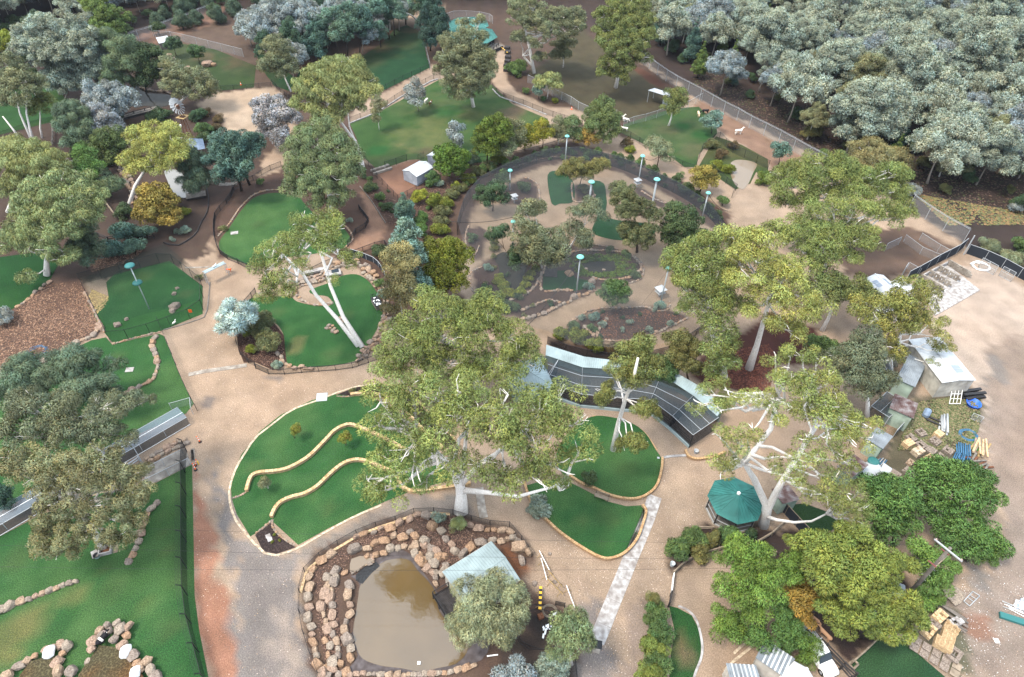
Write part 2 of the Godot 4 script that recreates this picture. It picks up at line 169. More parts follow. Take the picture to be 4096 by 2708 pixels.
	tree("gum_olive","gum_tree",-104.68,-131.04,.27,[[0,0,0,-6,30,-1,-17,60,-4],[24,0,2,22,40,-2,26,70,1,13,100,-33],[26,0,3,37,40,9,39,70,0,36,100,-35]],[13,80,-19,9,20,67,-5,9,14,59,3,7,34,69,-2,9,37,59,3,7,12,49,8,7,28,53,10,7,39,64,-6,7,25,76,-11,7,7,68,-8,7],"gum with four slanting white trunks at the far left edge")
	tree("gum_green","gum_tree",-102.15,-133.96,.2,[[19,70,-11]],[13,35,4,7,20,39,-2,6,5,38,-3,6,16,41,-6,6],"thin tree with black trunk in the mulch bed at far left")
	tree("gum_lime","gum_tree",-93.71,-105.58,.4,[[51,70,-41]],[10,50,-26,9,24,53,-24,9,37,51,-23,9,49,49,-22,8,58,46,-18,6,13,44,-13,10,29,44,-12,10,46,45,-10,10,55,40,-13,8,14,33,-8,9,33,36,-4,10,49,36,-5,8,2,21,-5,8],"yellow green spreading gum with twisted white limbs at the left edge")
	tree("gum_lime","gum_tree",-77.32,-87.68,.45,[[31,80,-28]],[19,73,-21,9,30,74,-25,9,41,72,-30,9,48,65,-31,8,7,65,-14,9,24,66,-10,10,40,68,-10,10,47,63,-17,9,53,57,-26,7,0,55,-9,8,17,56,-5,10,34,57,-4,10,50,59,-4,9,54,53,-14,7,11,48,4,9,29,49,10,9,40,47,4,9,-5,42,0,8,-15,33,2,7,6,37,8,8,26,39,17,7,31,29,16,6,39,31,14,6,-2,12,17,5],"huge drooping gum with pale crown left of the netted pentagon lawn")
	tree("she_oak","sheoak",-71.7,-89.9,.1,[[9,42,-9]],[8,31,-7,8,11,23,1,7,6,17,6,7,12,17,3,5,4,25,0,6],"dark drooping sheoak beside the huge gum above the leaf litter")
	tree("she_oak","sheoak",-92.59,-128.38,.15,[[15,58,-10]],[8,43,-9,9,17,36,-2,10,10,32,5,9,21,25,9,10,12,21,14,7,-1,38,-7,7],"bushy dark green tree beside the mulch bed of the far left path")
	tree("wattle_dark","wattle",-83.23,-123.59,.1,[[12,40,-6]],[11,30,-1,10,20,25,1,7,6,22,7,9,16,16,8,9,-1,26,-2,7],"dark wattle below the mauve grey tree at left")
	tree("pine_green","conifer",-83.21,-113.67,.13,[[15,50,-8]],[7,38,-10,5,11,32,-2,8,8,26,5,8,19,25,4,7,14,18,9,7,2,20,7,5],"feathery green conifer left of the rocky bank at left")
	tree("she_oak","tree",-77.44,-111.94,.1,[[6,22,-2]],[6,13,3,7,1,15,1,5,11,12,3,4],"small dark bush tree below the rocky bank at left")
	tree("lime_cypress","pine",-110.86,-186.8,.17,[[1,72,-5]],[-10,51,-7,11,3,47,2,13,13,41,10,11,6,34,17,11,21,32,16,11,16,27,21,9,18,21,10,8],"bright green pine rising above the grey woods at upper left")
	tree("bright_leaf","tree",-129.4,-173.14,.11,[[0,50,0]],[3,30,3,9,10,27,6,7,-1,24,8,9,11,31,-1,5],"bright green bushy tree at the left edge beside the large grey gum")
	tree("shrub_dark","tree",-90.91,-180.35,.1,[[3,32,2]],[2,20,3,6,6,17,6,7,0,15,7,6],"small round tree beside the white roofed shelter at upper left")
	tree("shrub_green","tree",-83.27,-176.14,.1,[[0,25,0]],[-2,16,2,6,6,16,2,6,2,12,6,6],"small round topped tree on the upper left lawn beside boulders")
	tree("gum_lime","gum_tree",-31.73,-125.25,.42,[[0,0,0,-6,20,-20,-14,50,-23,-21,70,-14,-30,95,-6,-37,120,-2],[-14,50,-23,-21,80,-24,-20,110,-25]],[-19,104,0,8,-7,107,0,8,3,106,-3,8,-30,99,12,9,-17,99,12,9,-4,98,14,11,9,99,10,9,17,97,10,8,-41,89,15,8,-28,89,21,9,-11,89,24,10,4,88,21,11,19,89,19,8,-44,78,20,7,-31,78,25,8,-4,79,27,9,8,78,24,8,-23,71,29,7,-12,69,29,7,23,88,9,5],"lime green weeping gum with curved mottled trunk beside the paddock fence")
	tree("gum_lime","gum_tree",-34.7,-108.1,.42,[[6,105,0]],[-12,77,-15,8,2,81,-13,9,14,78,-7,7,-13,73,0,7,2,75,5,10,17,73,6,10,27,68,1,7,-21,70,0,6,-14,64,12,9,1,64,15,10,18,64,17,10,30,62,12,9,-18,51,16,9,-2,54,25,10,15,57,27,10,28,54,22,9,33,54,10,6,-23,39,19,8,-4,45,32,9,12,45,34,9,25,41,29,7,17,33,33,6,1,34,30,6],"large weeping gum with soft green crown above the upper kidney shaped lawn")
	tree("mauve","tree",-50.47,-134.16,.15,[[-1,55,-1]],[-11,42,-2,9,-1,44,-5,9,9,39,3,7,-12,33,8,9,2,33,8,9,16,38,7,7,-6,25,15,7,7,25,20,7,19,34,7,7,8,17,22,6],"mauve silver tree at the edge of the sandy clearing")
	tree("gum_olive","gum_tree",-55.54,-160.62,.2,[[0,0,0,-9,30,-4,-15,65,-11]],[-9,60,0,8,-12,53,11,8,2,53,8,10,-7,45,18,10,6,43,17,10,-16,39,20,8,-1,34,23,8,10,37,20,7],"grey weeping tree with thin leaning trunk behind the sandy clearing")
	tree("cypress_teal","cypress",-51.5,-181.29,.16,[[-23,62,9]],[-9,47,-2,9,-3,39,9,11,-9,32,17,9,1,27,18,9,-19,24,20,9,-4,21,26,9],"dark cypress behind the upper lawn, leftmost of the row, with the lowest hanging crown")
	tree("cypress_teal","cypress",-47.92,-179.64,.16,[[8,90,0]],[2,54,-1,11,11,45,8,9,6,38,16,7],"dark cypress behind the upper lawn, second trunk from the left")
	tree("cypress_teal","cypress",-45.87,-181.73,.16,[[12,90,-2]],[6,56,-3,11,12,46,8,9,5,36,16,7],"dark cypress behind the upper lawn, third trunk from the left")
	tree("cypress_teal","cypress",-43.18,-184.1,.16,[[14,85,-1]],[7,52,1,11,14,42,9,9,3,36,12,9],"dark cypress behind the upper lawn, beside the silver gum")
	tree("cypress_teal","cypress",-38.49,-190.38,.16,[[1,70,1]],[-1,49,-6,10,4,29,15,9,7,22,18,7],"dark cypress behind the upper lawn, in front of the white roofed shed")
	tree("cypress_teal","cypress",-36.05,-199.41,.16,[[3,72,3]],[0,42,5,12,8,34,14,10],"dark cypress behind the upper lawn, right of the white roofed shed")
	tree("cypress_teal","cypress",-34.01,-208.56,.16,[[-2,50,-2]],[-4,28,7,12,6,25,7,10],"dark cypress behind the upper lawn, last trunk at the right end of the row")
	tree("gum_silver","gum_tree",-42.62,-185.95,.13,[[4,62,0]],[-3,39,3,11,11,31,12,9,5,27,15,8,16,28,13,6],"silver gum among dark cypresses in front of the white roofed shed")
	tree("gum_silver","gum_tree",-60.87,-183.7,.2,[[-9,95,5]],[12,58,8,13,26,52,12,11,3,47,20,11,20,42,18,11,-18,51,13,13,-30,40,17,11,-7,60,6,11],"pale silver gum above the weeping tree behind the sandy clearing")
	tree("gum_olive","gum_tree",-29.65,-209.18,.25,[[0,0,0,-16,40,50,-38,80,128,-65,90,127]],[-28,31,7,10,-3,30,6,12,-15,21,16,8,-49,32,5,10],"gum with long slanting white branch behind the dark cypress")
	tree("pine_dark","cypress",-24.73,-189.1,.19,[[10,72,-3]],[5,56,-12,9,0,49,-3,11,13,46,0,9,-4,39,6,9,10,37,11,11,1,29,19,9,16,31,14,9,7,21,23,9],"big dark cypress left of the green double roofed gazebo")
	tree("gum_olive","gum_tree",-10.86,-155.41,.4,[[-18,112,-1]],[-12,87,-20,6,5,88,-28,6,-14,78,-5,8,0,79,-7,10,13,79,-5,6,-26,73,4,10,-12,72,12,11,2,69,7,10,14,65,8,8,-29,64,16,10,-13,61,19,13,5,60,24,11,17,55,21,8,-33,49,16,8,-17,50,28,11,-1,48,31,13,14,46,24,10,-24,38,31,10,-8,37,35,11,7,37,31,10,-16,27,33,6],"tall brownish weeping gum in front of the green double roofed gazebo")
	tree("gum_silver","gum_tree",-23.45,-152.26,.08,[[-5,45,0]],[-2,31,-2,5,-5,25,5,6,1,24,4,6,-5,19,10,5,0,18,10,5],"young silver gum alone on the paddock lawn")
	tree("gum_olive","gum_tree",-31.1,-142.38,.08,[[5,45,0]],[3,30,-3,5,8,29,-2,4,0,24,5,4,-2,17,8,4],"young thin gum at the lower left of the paddock lawn")
	tree("gum_silver","gum_tree",-13.13,-134.73,.08,[[0,30,1]],[0,23,-4,5,-1,19,1,5,2,15,6,5,0,10,9,4],"columnar silver sapling behind the white sheds")
	tree("bright_leaf","tree",-13.68,-123.17,.1,[[5,38,-2]],[-5,27,0,7,3,30,0,6,-5,22,8,7,4,24,8,8,13,23,3,6,-1,17,13,7,9,17,10,7],"dense glossy yellow green bush tree hiding the rear white shed")
	tree("wattle_gold","wattle",-6.38,-129.45,.15,[[10,58,-3]],[5,42,1,7,12,43,-3,7,-1,36,7,7,-7,28,13,7,-2,22,17,7,8,34,9,7,16,35,5,9,5,23,15,7],"golden green wattle nearest the white sheds in the hedge above the aviary")
	tree("gum_olive","wattle",-2.8,-130.88,.13,[[7,50,-2]],[4,37,-3,7,4,29,9,7,-4,18,12,7,2,21,14,7,12,35,1,7,11,26,8,6],"olive wattle second from the sheds in the hedge above the aviary")
	tree("wattle_gold","wattle",1.55,-135.2,.1,[[2,30,0]],[-1,22,2,7,-3,14,9,7,5,18,7,7],"bushy wattle in the hedge above the aviary, with pale lime tips")
	tree("wattle_gold","wattle",5.29,-136.4,.1,[[0,38,-2]],[-1,25,0,7,-4,17,8,7,4,18,8,7],"bushy wattle in the hedge above the aviary, in the middle")
	tree("gum_olive","wattle",8.76,-137.91,.1,[[-2,35,-1]],[-2,24,2,8,-6,17,7,7,3,16,8,8],"bushy wattle in the hedge above the aviary, left of the amber one")
	tree("gum_green","wattle",12.27,-138.79,.1,[[-3,35,1]],[-4,24,4,8,-6,16,9,7,3,17,10,7],"bushy wattle in the hedge above the aviary, next to the tall round tree")
	tree("amber","wattle",15.36,-137.68,.1,[[-2,22,1]],[-5,16,2,6,3,12,7,6,-6,10,7,6],"bushy wattle in the hedge above the aviary, low and amber, below the tall round tree")
	tree("gum_green","tree",18.98,-139.87,.14,[[-10,50,0]],[-10,38,0,8,-3,40,-2,8,-16,32,6,9,-4,31,10,11,5,33,3,8,-12,25,14,9,3,23,12,9,-3,18,18,8],"tall round dark green tree beside the path behind the aviary")
	tree("gum_olive","gum_tree",3.67,-176.07,.4,[[0,0,0,-6,15,-11,-31,50,15],[0,0,0,-15,60,-16,-28,100,-33,-33,130,-67]],[-20,73,-19,13,-4,76,-4,12,-20,65,4,12,0,67,13,12,17,73,5,10,31,71,7,11,47,72,-1,11,14,62,27,12,35,62,23,10,-19,52,20,9,-3,51,33,7,3,34,35,7,49,65,12,9],"large gum with white limbs right of the gazebo path")
	tree("gum_olive","gum_tree",11.28,-180.56,.14,[[-5,48,-2]],[-7,28,4,9,2,32,1,9,-10,19,11,7,1,20,12,7],"slim grey gum in the brown paddock beside the large white limbed gum")
	tree("gum_green","gum_tree",24.16,-168.71,.4,[[8,120,3]],[-24,83,-4,10,-11,91,-8,12,2,94,-11,12,17,90,-14,12,-22,72,8,10,-8,80,7,12,10,78,4,14,25,82,0,10,-17,65,20,12,-1,68,21,13,16,65,22,12,28,71,13,8,-10,57,32,12,8,56,33,12,23,49,28,8,-15,46,39,10,1,44,38,10,-20,34,34,9,-1,32,42,8],"tall dense green gum with pale trunk in the brown paddock")
	tree("gum_lime","tree",6.71,-160.98,.12,[[2,40,0]],[-5,22,6,7,3,25,4,8,10,19,6,7,-10,23,2,5],"small flat topped tree beside the fence of the brown paddock")
	tree("blue_conifer","tree",4.79,-160.85,.06,[[-4,32,2]],[-2,18,4,5,-3,12,8,4,-1,22,-2,4],"blue green sapling left of the small flat topped tree")
	tree("gum_green","tree",34.55,-148.6,.2,[[4,60,1]],[-4,37,6,7,6,38,1,7,9,31,7,6,-9,30,11,6,1,26,13,6],"small dark trunked tree beside the open white roofed shelter")
	tree("blue_conifer","tree",43.89,-145.54,.1,[[-8,28,-3]],[-9,16,3,6,-1,19,0,6,-3,13,6,6],"blue green bush tree beside the black alpaca")
	tree("willow","tree",29.42,-129.94,.12,[[-2,40,2]],[-3,27,2,7,3,23,6,7,-9,25,4,6,6,17,10,5,-5,22,10,5],"pale weeping tree beside the path right of the aviary")
	tree("amber","tree",36.8,-120.47,.14,[[3,30,-1]],[-6,19,1,6,2,21,2,6,7,15,5,6,-7,14,7,5,0,14,7,6],"amber leaved tree on the path corner right of the aviary")
	tree("cypress_teal","tree",55.49,-132,.08,[[-4,32,0]],[-5,19,2,6,0,16,4,5,-8,16,6,4],"small teal tree beside the boundary fence above the yellow gums")
	tree("gum_grey","gum_tree",78.11,-142.3,.2,[[-20,80,-7]],[-29,54,1,14,-13,59,-4,15,2,55,-1,14,-42,47,14,12,-23,44,12,15,-5,44,14,15,11,44,11,12,-42,28,14,11,-33,29,23,12,-16,33,23,14,5,31,17,12],"massive pale grey gum in front of the woods at upper right")
	tree("gum_grey","gum_tree",94.31,-163.88,.16,[[14,75,11]],[-18,42,13,12,-2,46,9,12,-23,29,16,9,19,44,14,10,33,38,15,8,-11,38,18,10],"gum with bare forking white branches in the woods at right")
	tree("gum_olive","gum_tree",74.47,-129.56,.1,[[-1,45,1]],[-23,28,2,9,-12,30,1,9,-3,26,9,9,-25,20,8,9,-12,21,11,9,5,25,9,7,22,19,9,7],"round olive gum just behind the yellow crowned gums")
	tree("gum_olive","gum_tree",88.52,-129.22,.13,[[-2,55,1]],[-6,39,-3,9,-14,31,6,9,-2,32,10,9,-5,21,14,9,7,21,13,7],"yellowish gum with slanting trunk at the edge of the woods at right")
	tree("shrub_olive","tree",12.54,-119.18,.12,[[3,48,0]],[-15,25,3,7,-3,29,3,7,10,27,4,7,18,30,1,6,-8,24,8,6,4,22,8,6],"grey green tree under the far peak of the aviary net")
	tree("shrub_dark","tree",-4.4,-111,.12,[[0,35,1]],[-7,22,4,7,4,24,3,7,10,18,5,5,-9,17,7,5,0,17,10,6],"dark round tree in the left stone edged bed of the aviary")
	tree("shrub_dark","tree",-3.03,-119.36,.1,[[0,22,1]],[-1,14,2,5,4,12,4,4,-4,11,5,4],"small dark tree beside the leftmost far pole of the aviary")
	tree("gum_olive","tree",4.69,-93.7,.22,[[-7,70,1]],[-9,54,-10,7,-15,52,-3,7,-16,42,8,9,-5,41,13,9,-11,34,17,9,0,33,20,9,9,29,18,8,-8,26,21,7,4,21,20,6,12,34,12,6],"large grey green tree over the walkway in the middle of the aviary")
	tree("gum_olive","tree",9.33,-98.71,.2,[[25,60,3]],[16,44,-5,7,8,41,1,7,23,41,2,6,1,32,11,7,9,29,17,7,11,23,19,6],"grey tree with crooked dark trunk beside the thick middle pole of the aviary")
	tree("shrub_olive","tree",21.74,-99.13,.2,[[-14,75,-4]],[-22,53,-14,7,-14,55,-4,7,-21,51,2,7,-9,51,6,7,1,47,2,6,-16,46,9,7,6,42,5,6,-15,33,15,7,-5,32,17,7,0,26,19,6,-11,28,21,6,4,34,16,5],"broad grey tree on the aviary lawn at right of the middle")
	tree("wattle_dark","tree",29.91,-99.12,.2,[[-8,55,-1]],[-16,40,-3,7,-7,41,2,7,-18,32,8,7,-6,32,9,9,4,29,11,7,-15,25,15,7,-4,24,16,7,9,21,12,6],"darkest dense tree at the right end of the aviary")
	tree("shrub_green","tree",16.09,-83.86,.1,[[-3,32,0]],[-4,22,0,5,3,22,2,5,-8,19,6,5,0,16,6,6,4,18,5,5],"round bush tree on the gravel bend in front of the lily pond")
	tree("shrub_dark","tree",.13,-93.07,.1,[[-19,45,0]],[0,23,8,5,1,16,11,5,-20,33,-4,5,-13,35,-5,5],"dark small tree beside the left pole of the aviary")
	tree("gum_yellow","gum_tree",31.17,-69.05,.42,[[-51,118,-17]],[-49,85,-30,6,-40,90,-30,7,-31,95,-28,7,-48,79,-23,6,-40,87,-17,8,-29,88,-21,8,-45,76,-10,6,-35,79,-10,8,-25,83,-9,8,-39,71,-2,6,-29,74,-2,8,-19,74,-5,8,-43,65,3,4,-22,66,3,7,-27,61,12,6,-16,58,11,7,-24,51,20,6,-12,45,15,6,-18,38,24,6,-8,33,18,6,-17,28,24,5,-18,94,-36,6,-16,89,-24,7,-15,83,-14,7,-8,67,-2,7],"large yellow crowned gum nearest the aviary in the right cluster, drooping low")
	tree("gum_yellow","gum_tree",35.17,-70.97,.5,[[-6,158,-4]],[-30,98,-25,7,-23,103,-17,8,-16,107,-9,7,-33,99,-6,6,-25,102,1,7,-16,100,2,6,-30,94,10,7,-19,91,10,7,-22,85,18,6,-26,75,23,5,-8,93,5,6,0,96,1,6,2,90,10,6,-8,87,14,6,7,82,15,6,-3,80,21,6,11,75,21,6,23,74,13,6,-4,70,27,6,8,60,24,6],"gum with thick white trunk rising from red mulch in the right cluster")
	tree("gum_yellow","gum_tree",54.68,-101.57,.45,[[0,130,0]],[-51,74,-1,8,-41,78,-7,7,-30,82,-8,7,-20,84,-5,7,-11,85,-3,7,-2,82,0,7,-54,68,11,8,-41,74,11,8,-29,76,10,8,-16,78,9,8,-2,74,8,8,9,78,8,7,19,72,8,7,32,80,0,7,41,76,0,7,44,68,5,6,-50,57,17,8,-35,60,17,8,-24,67,20,8,-10,67,20,8,4,68,20,8,19,65,17,7,34,67,11,7,45,58,13,6,53,50,14,6],"widest yellow gum at the back of the right cluster, beside the boundary fence")
	tree("gum_yellow","gum_tree",48.98,-87.29,.45,[[0,120,0]],[-21,82,-3,8,-8,85,-4,7,11,81,-11,8,21,79,-8,7,39,78,-17,7,47,72,-16,7,-48,67,4,8,-37,67,12,9,-23,72,7,9,-11,70,9,9,-2,69,16,9,-29,59,18,9,-17,63,21,9,-3,60,21,7,8,72,14,7,19,71,7,6,23,66,13,5,9,58,20,5,-24,53,26,7,-10,47,24,6],"yellow gum in the middle of the right cluster beside the bare pen")
	tree("gum_mid","gum_tree",48.75,-79.91,.3,[[0,80,0]],[-11,47,2,6,-1,46,2,6,-19,45,2,6,-8,41,8,6,3,41,8,5,11,39,8,5,-22,36,6,5,14,47,-2,5,20,39,4,5],"olive gum low in the right cluster left of the grey roofed shed")
	tree("gum_mid","gum_tree",57.31,-72.5,.36,[[-15,78,-13]],[-3,62,-19,6,6,59,-18,6,-17,64,-11,6,-22,61,-7,6,-11,61,-5,6,5,58,-8,5,-27,55,-4,6,-16,54,-3,7,-5,55,-1,7,-43,49,1,6,-36,50,5,6,-21,48,3,7,-9,49,5,7,5,47,1,5,-32,43,7,5,-23,45,11,6,-9,42,10,6,12,38,8,5,25,27,3,5,22,24,7,4,-18,33,16,6,-18,26,19,5,17,16,11,3],"green gum overhanging the white roofed shed of the yard","tree","",.6)
	tree("gum_olive","gum_tree",49.64,-62.44,.3,[[-28,80,-21]],[-22,57,-11,6,-12,56,-18,6,-5,52,-15,6,-30,50,-4,6,-21,49,-4,7,-9,48,-7,6,-33,41,-3,6,-26,44,3,6,-16,43,3,7,-5,38,2,6,-20,36,7,6,-8,32,5,5,2,35,0,4],"grey olive gum left of the grey corrugated sheds")
	tree("gum_yellow","gum_tree",30.81,-44.54,.5,[[0,0,0,-1,30,-6,-1,65,-6,-1,90,-5,35,130,-49,13,180,-47],[0,0,0,-5,35,-6,-30,80,-11,-49,110,-10,-17,130,-43,-19,170,-54],[-1,15,-4,3,35,13,15,50,25,30,60,29,45,70,25]],[-18,115,-20,4,-20,117,-24,4,-14,120,-23,4,-5,117,-28,4,4,113,-31,4,-21,113,-13,4,-17,117,-9,4,-1,114,-14,5,8,111,-18,4,-10,112,-5,6,1,108,-10,6,7,110,-8,4,-23,108,-2,4,-15,108,1,4,-5,105,-1,6,1,109,0,5,12,101,-6,4,-25,106,10,4,5,102,4,5,17,95,0,5,26,93,-5,4,33,88,-5,4,29,87,2,4,13,96,10,4,3,98,11,4,-7,95,10,4,-52,101,-13,4,-45,103,-15,4,-41,110,-3,4,-35,111,-3,4,-57,93,-12,4,-49,102,-2,4,-40,103,-6,3,-35,100,9,4,-43,96,11,4,-50,94,8,4,-38,97,16,4,-48,79,15,4,-40,85,15,4,-47,77,18,4,-42,85,19,3,-24,90,23,4,-15,92,19,4,-3,88,18,5,10,86,14,5,-12,83,25,4,1,79,21,5,11,78,19,4,19,78,11,4,-2,72,26,4,9,66,23,5,17,70,24,4,32,59,13,4,15,54,23,5,26,50,20,5,31,55,23,4,31,44,23,4],"spreading yellow gum with forked white trunk beside the green octagonal gazebo","tree","",.62)
	tree("shrub_green","tree",47.05,-72.67,.1,[[-8,22,-6]],[-2,15,-1,5,-9,16,-2,5,-5,11,2,5,2,11,2,4,-13,16,-4,4],"dark green bushy tree at the bend of the gravel lane")
	tree("gum_yellow","gum_tree",-5.5,-45.2,.75,[[0,0,0,0,20,-9,-1,40,-10,-8,70,-10,-30,110,-9,-47,140,-9],[-1,40,-10,5,90,-14,9,140,-11,19,180,-8],[0,30,-11,33,55,8,67,70,22,110,80,13],[-1,40,-10,22,80,-13,56,130,-3,74,150,-12]],[-40,91,-7,8,-30,89,-2,8,-22,97,-11,9,-13,95,-6,9,0,99,-9,9,12,99,4,9,27,98,0,10,41,94,0,9,54,96,-8,8,61,85,0,8,65,71,7,7,53,70,16,8,41,82,15,9,28,88,15,9,17,92,7,10,1,93,6,9,-9,91,13,9,-22,82,15,9,-34,70,16,8,-47,54,21,7,-36,51,20,8,-21,72,22,8,-2,78,22,8,15,78,21,8,27,68,22,8,41,68,22,8,-15,58,23,5,-41,85,4,7,50,87,6,8,59,52,16,4],"giant spreading gum with thick white forked trunk beside the pond fence","tree","",.62)
	tree("gum_yellow","gum_tree",-4.63,-65.49,.5,[[-25,88,2]],[-42,56,12,11,-23,67,-1,11,-3,61,12,12,7,69,-4,11,24,58,8,11,-40,40,20,11,-17,43,22,12,14,47,24,12,1,68,-5,10,-28,57,13,11,-54,41,18,10,30,45,14,10,-3,37,27,11,-36,67,-14,7,-12,69,-1,8],"tall domed gum behind the giant gum, between aviary and amphitheatre lawn")
	tree("gum_mid","gum_tree",13.68,-55.2,.33,[[0,0,0,1,50,-4,3,100,-1,6,145,5,5,180,9]],[5,82,-14,5,11,80,-19,4,1,80,-11,5,8,78,-11,5,-4,76,-5,5,3,74,-4,5,12,74,-7,5,18,70,-9,4,-1,70,1,5,6,70,0,5,-6,74,1,3,-14,63,5,4,-10,65,4,3,-15,59,8,3,12,58,11,4,15,55,14,4,8,57,15,4,4,39,24,4,-2,38,26,3,10,41,24,3],"slender gum with long bare white trunk on the round lawn beside the cages","tree","",1.3)
	tree("shrub_green","tree",22.73,-67.28,.15,[[-9,30,-4]],[-10,22,0,4,-4,21,-1,5,1,18,1,5,-5,16,5,5,-11,15,4,5,2,21,-4,4],"leafy dark green tree growing behind the cage roof")
	tree("shrub_olive","wattle",25.75,-67.97,.15,[[-16,52,-5]],[-16,35,-6,6,-10,36,-1,7,-2,34,-2,6,-14,30,1,6,-6,30,5,7,-7,24,7,6,1,19,5,4],"olive golden wattle between the aviary and the red mulch")
	tree("gum_yellow","gum_tree",-22.41,-73.02,.36,[[0,0,0,-28,38,-24,-44,80,-43,-53,120,-59,-62,155,-69],[-6,0,-2,-38,36,-23,-65,70,-34,-80,100,-43,-108,130,-53]],[-12,111,4,5,-17,109,10,5,-5,111,13,5,-1,111,6,5,-25,107,14,5,-14,108,19,5,-7,105,19,5,1,101,14,5,-38,101,16,5,-46,97,19,5,-28,103,23,4,-22,100,25,4,-39,93,24,5,-32,91,30,5,-48,85,23,6,-45,76,26,6,-33,82,32,5,-50,70,25,5,-19,98,29,4,6,95,19,4,9,94,15,4,-3,85,27,3,-22,114,0,5,-13,115,-2,5,-6,111,-2,5,-25,112,5,5],"gum with twin leaning smooth white trunks on the heart shaped lawn","tree","",.7)
	tree("blue_conifer","cypress",-15.84,-82.2,.2,[[6,90,0]],[-2,66,-16,5,-5,61,-10,6,4,63,-9,5,0,57,-2,7,6,56,3,6,3,49,8,6,8,50,5,5,5,41,13,6,9,37,17,5,3,35,19,5,13,36,15,5,6,29,22,5],"tall blue green cypress left of the golden dark wattle")
	tree("gum_olive","gum_tree",-16.98,-77.89,.16,[[1,90,0]],[-4,61,-8,5,3,63,-10,6,-2,57,-2,6,7,58,-3,6,2,51,4,6,-4,45,8,6,6,47,10,6,-1,40,15,5,7,40,15,5,-6,29,16,5],"slim olive gum in front of the tall blue green cypress")
	tree("wattle_gold","wattle",-10.46,-83.68,.2,[[-5,72,2]],[-6,52,-4,7,4,53,-3,7,-11,47,3,7,-1,47,4,8,10,47,0,7,-13,39,9,7,-2,38,11,8,9,39,9,7,-9,31,16,5,1,30,18,7,10,32,15,5],"dense dark gold wattle outside the left edge of the aviary")
	tree("blue_cedar","cedar",-41.66,-74.52,.14,[[7,38,-2]],[5,27,-1,5,1,22,3,5,11,25,1,5,7,21,4,6,-3,18,6,5,5,16,7,4,14,22,2,4],"silver blue cedar at the left tip of the heart shaped lawn")
	tree("she_oak","sheoak",-58.45,-58.16,.2,[[23,58,-22]],[2,42,-16,6,12,42,-13,6,0,38,-10,6,10,37,-8,6,18,41,-11,5,5,31,-3,6,18,34,-1,5,24,33,-1,6,31,32,-2,5,26,25,2,6,18,23,2,6,30,21,-3,4],"dark green feathery sheoak on the left lawn above the olive tree")
	tree("she_oak","sheoak",-65.08,-58.65,.2,[[15,52,-18]],[6,38,-12,5,12,36,-8,6,2,31,-5,6,17,32,-5,6,9,27,0,6,-3,21,0,6,19,23,-1,5,25,30,-4,5],"feathery sheoak at the left edge beside the blue hose")
	tree("gum_olive","gum_tree",-49.21,-48.97,.4,[[0,110,0]],[-30,64,-4,5,-24,65,-7,5,-33,61,1,5,-23,64,2,5,-16,65,1,5,-4,66,-3,4,3,68,1,4,-3,64,4,5,13,63,4,4,26,68,-2,4,31,66,-3,4,35,64,-7,4,40,62,-9,3,31,65,2,3,-32,55,5,5,-20,58,8,5,-11,57,7,5,1,59,9,5,10,57,8,5,21,61,7,5,-41,47,6,5,-27,49,11,5,-15,50,12,5,-4,52,13,5,8,52,13,5,18,54,11,5,28,55,9,4,33,51,10,4],"olive gum with curved white limbs spreading over the mesh tunnel at left")
	tree("gum_olive","gum_tree",-45.94,-39.23,.45,[[3,85,-2]],[-33,60,-16,5,-23,62,-17,5,-10,65,-13,5,2,69,-12,4,10,67,-11,4,16,65,-14,5,21,61,-18,4,-30,56,-11,5,-18,59,-7,5,-4,64,-4,4,6,65,-5,4,16,66,-3,4,22,63,-6,4,28,61,-11,4,33,58,-9,4,-13,56,-1,4,-1,60,1,4,8,58,0,4,19,60,0,4,27,59,-2,4,34,55,-4,5,40,54,-2,4,-4,55,8,4,6,55,9,4,15,54,7,4,25,54,7,4,34,54,5,4,39,51,4,4,-7,47,12,4,2,46,12,4,12,47,12,4,23,48,12,4,32,48,12,4,36,42,9,4,-8,39,17,4,5,42,19,4,13,38,17,4,24,41,17,4,30,38,15,4,-13,27,18,5,-2,29,20,4,7,31,18,4],"dense olive grey gum in front, above the broken concrete box on the big lawn")
	tree("pine_dark","tree",-59.37,-43.87,.2,[[0,22,1]],[4,15,1,3,5,11,4,3,0,15,0,4],"dark tree at the left edge behind the mesh tunnel")
	tree("pepper","pepper_tree",45.52,-42.45,.25,[[-15,52,-14]],[-18,38,-14,5,-11,39,-14,5,-2,37,-14,5,-20,35,-7,6,-11,36,-7,6,-1,33,-8,5,-18,28,-1,6,-10,29,-1,5,-4,27,1,5,-11,22,5,5,-16,19,5,4],"bright green pepper tree nearest the yellow gum, beside the dark pen")
	tree("pepper","pepper_tree",53.31,-45.41,.28,[[-10,52,-13]],[-29,34,-7,5,-23,39,-10,5,-15,41,-11,5,-7,39,-9,5,1,38,-9,5,9,33,-7,5,14,28,-3,5,-25,32,-1,6,-15,34,-2,6,-5,32,-2,6,4,30,1,5,-25,18,2,5,-17,23,3,5,-7,22,4,5,3,20,4,4],"bright green pepper tree beside the stacked pavers and the yard road")
	tree("pepper","pepper_tree",53.49,-40.87,.25,[[-7,22,-11]],[-21,17,-11,5,-15,21,-8,5,-4,21,-6,5,3,18,-5,5,10,14,-3,5,13,10,-1,4,-11,17,-1,5,-2,13,1,5,10,6,2,3,-19,16,-1,5],"green pepper tree behind the crossarm of the power pole")
	tree("pepper","pepper_tree",47.76,-36.49,.16,[[-7,28,-10]],[-12,23,-12,5,-5,19,-8,5,4,18,-8,4,-8,13,-2,5,0,12,-1,4,-9,5,4,4,-1,5,3,3],"small green pepper tree at the foot of the power pole")
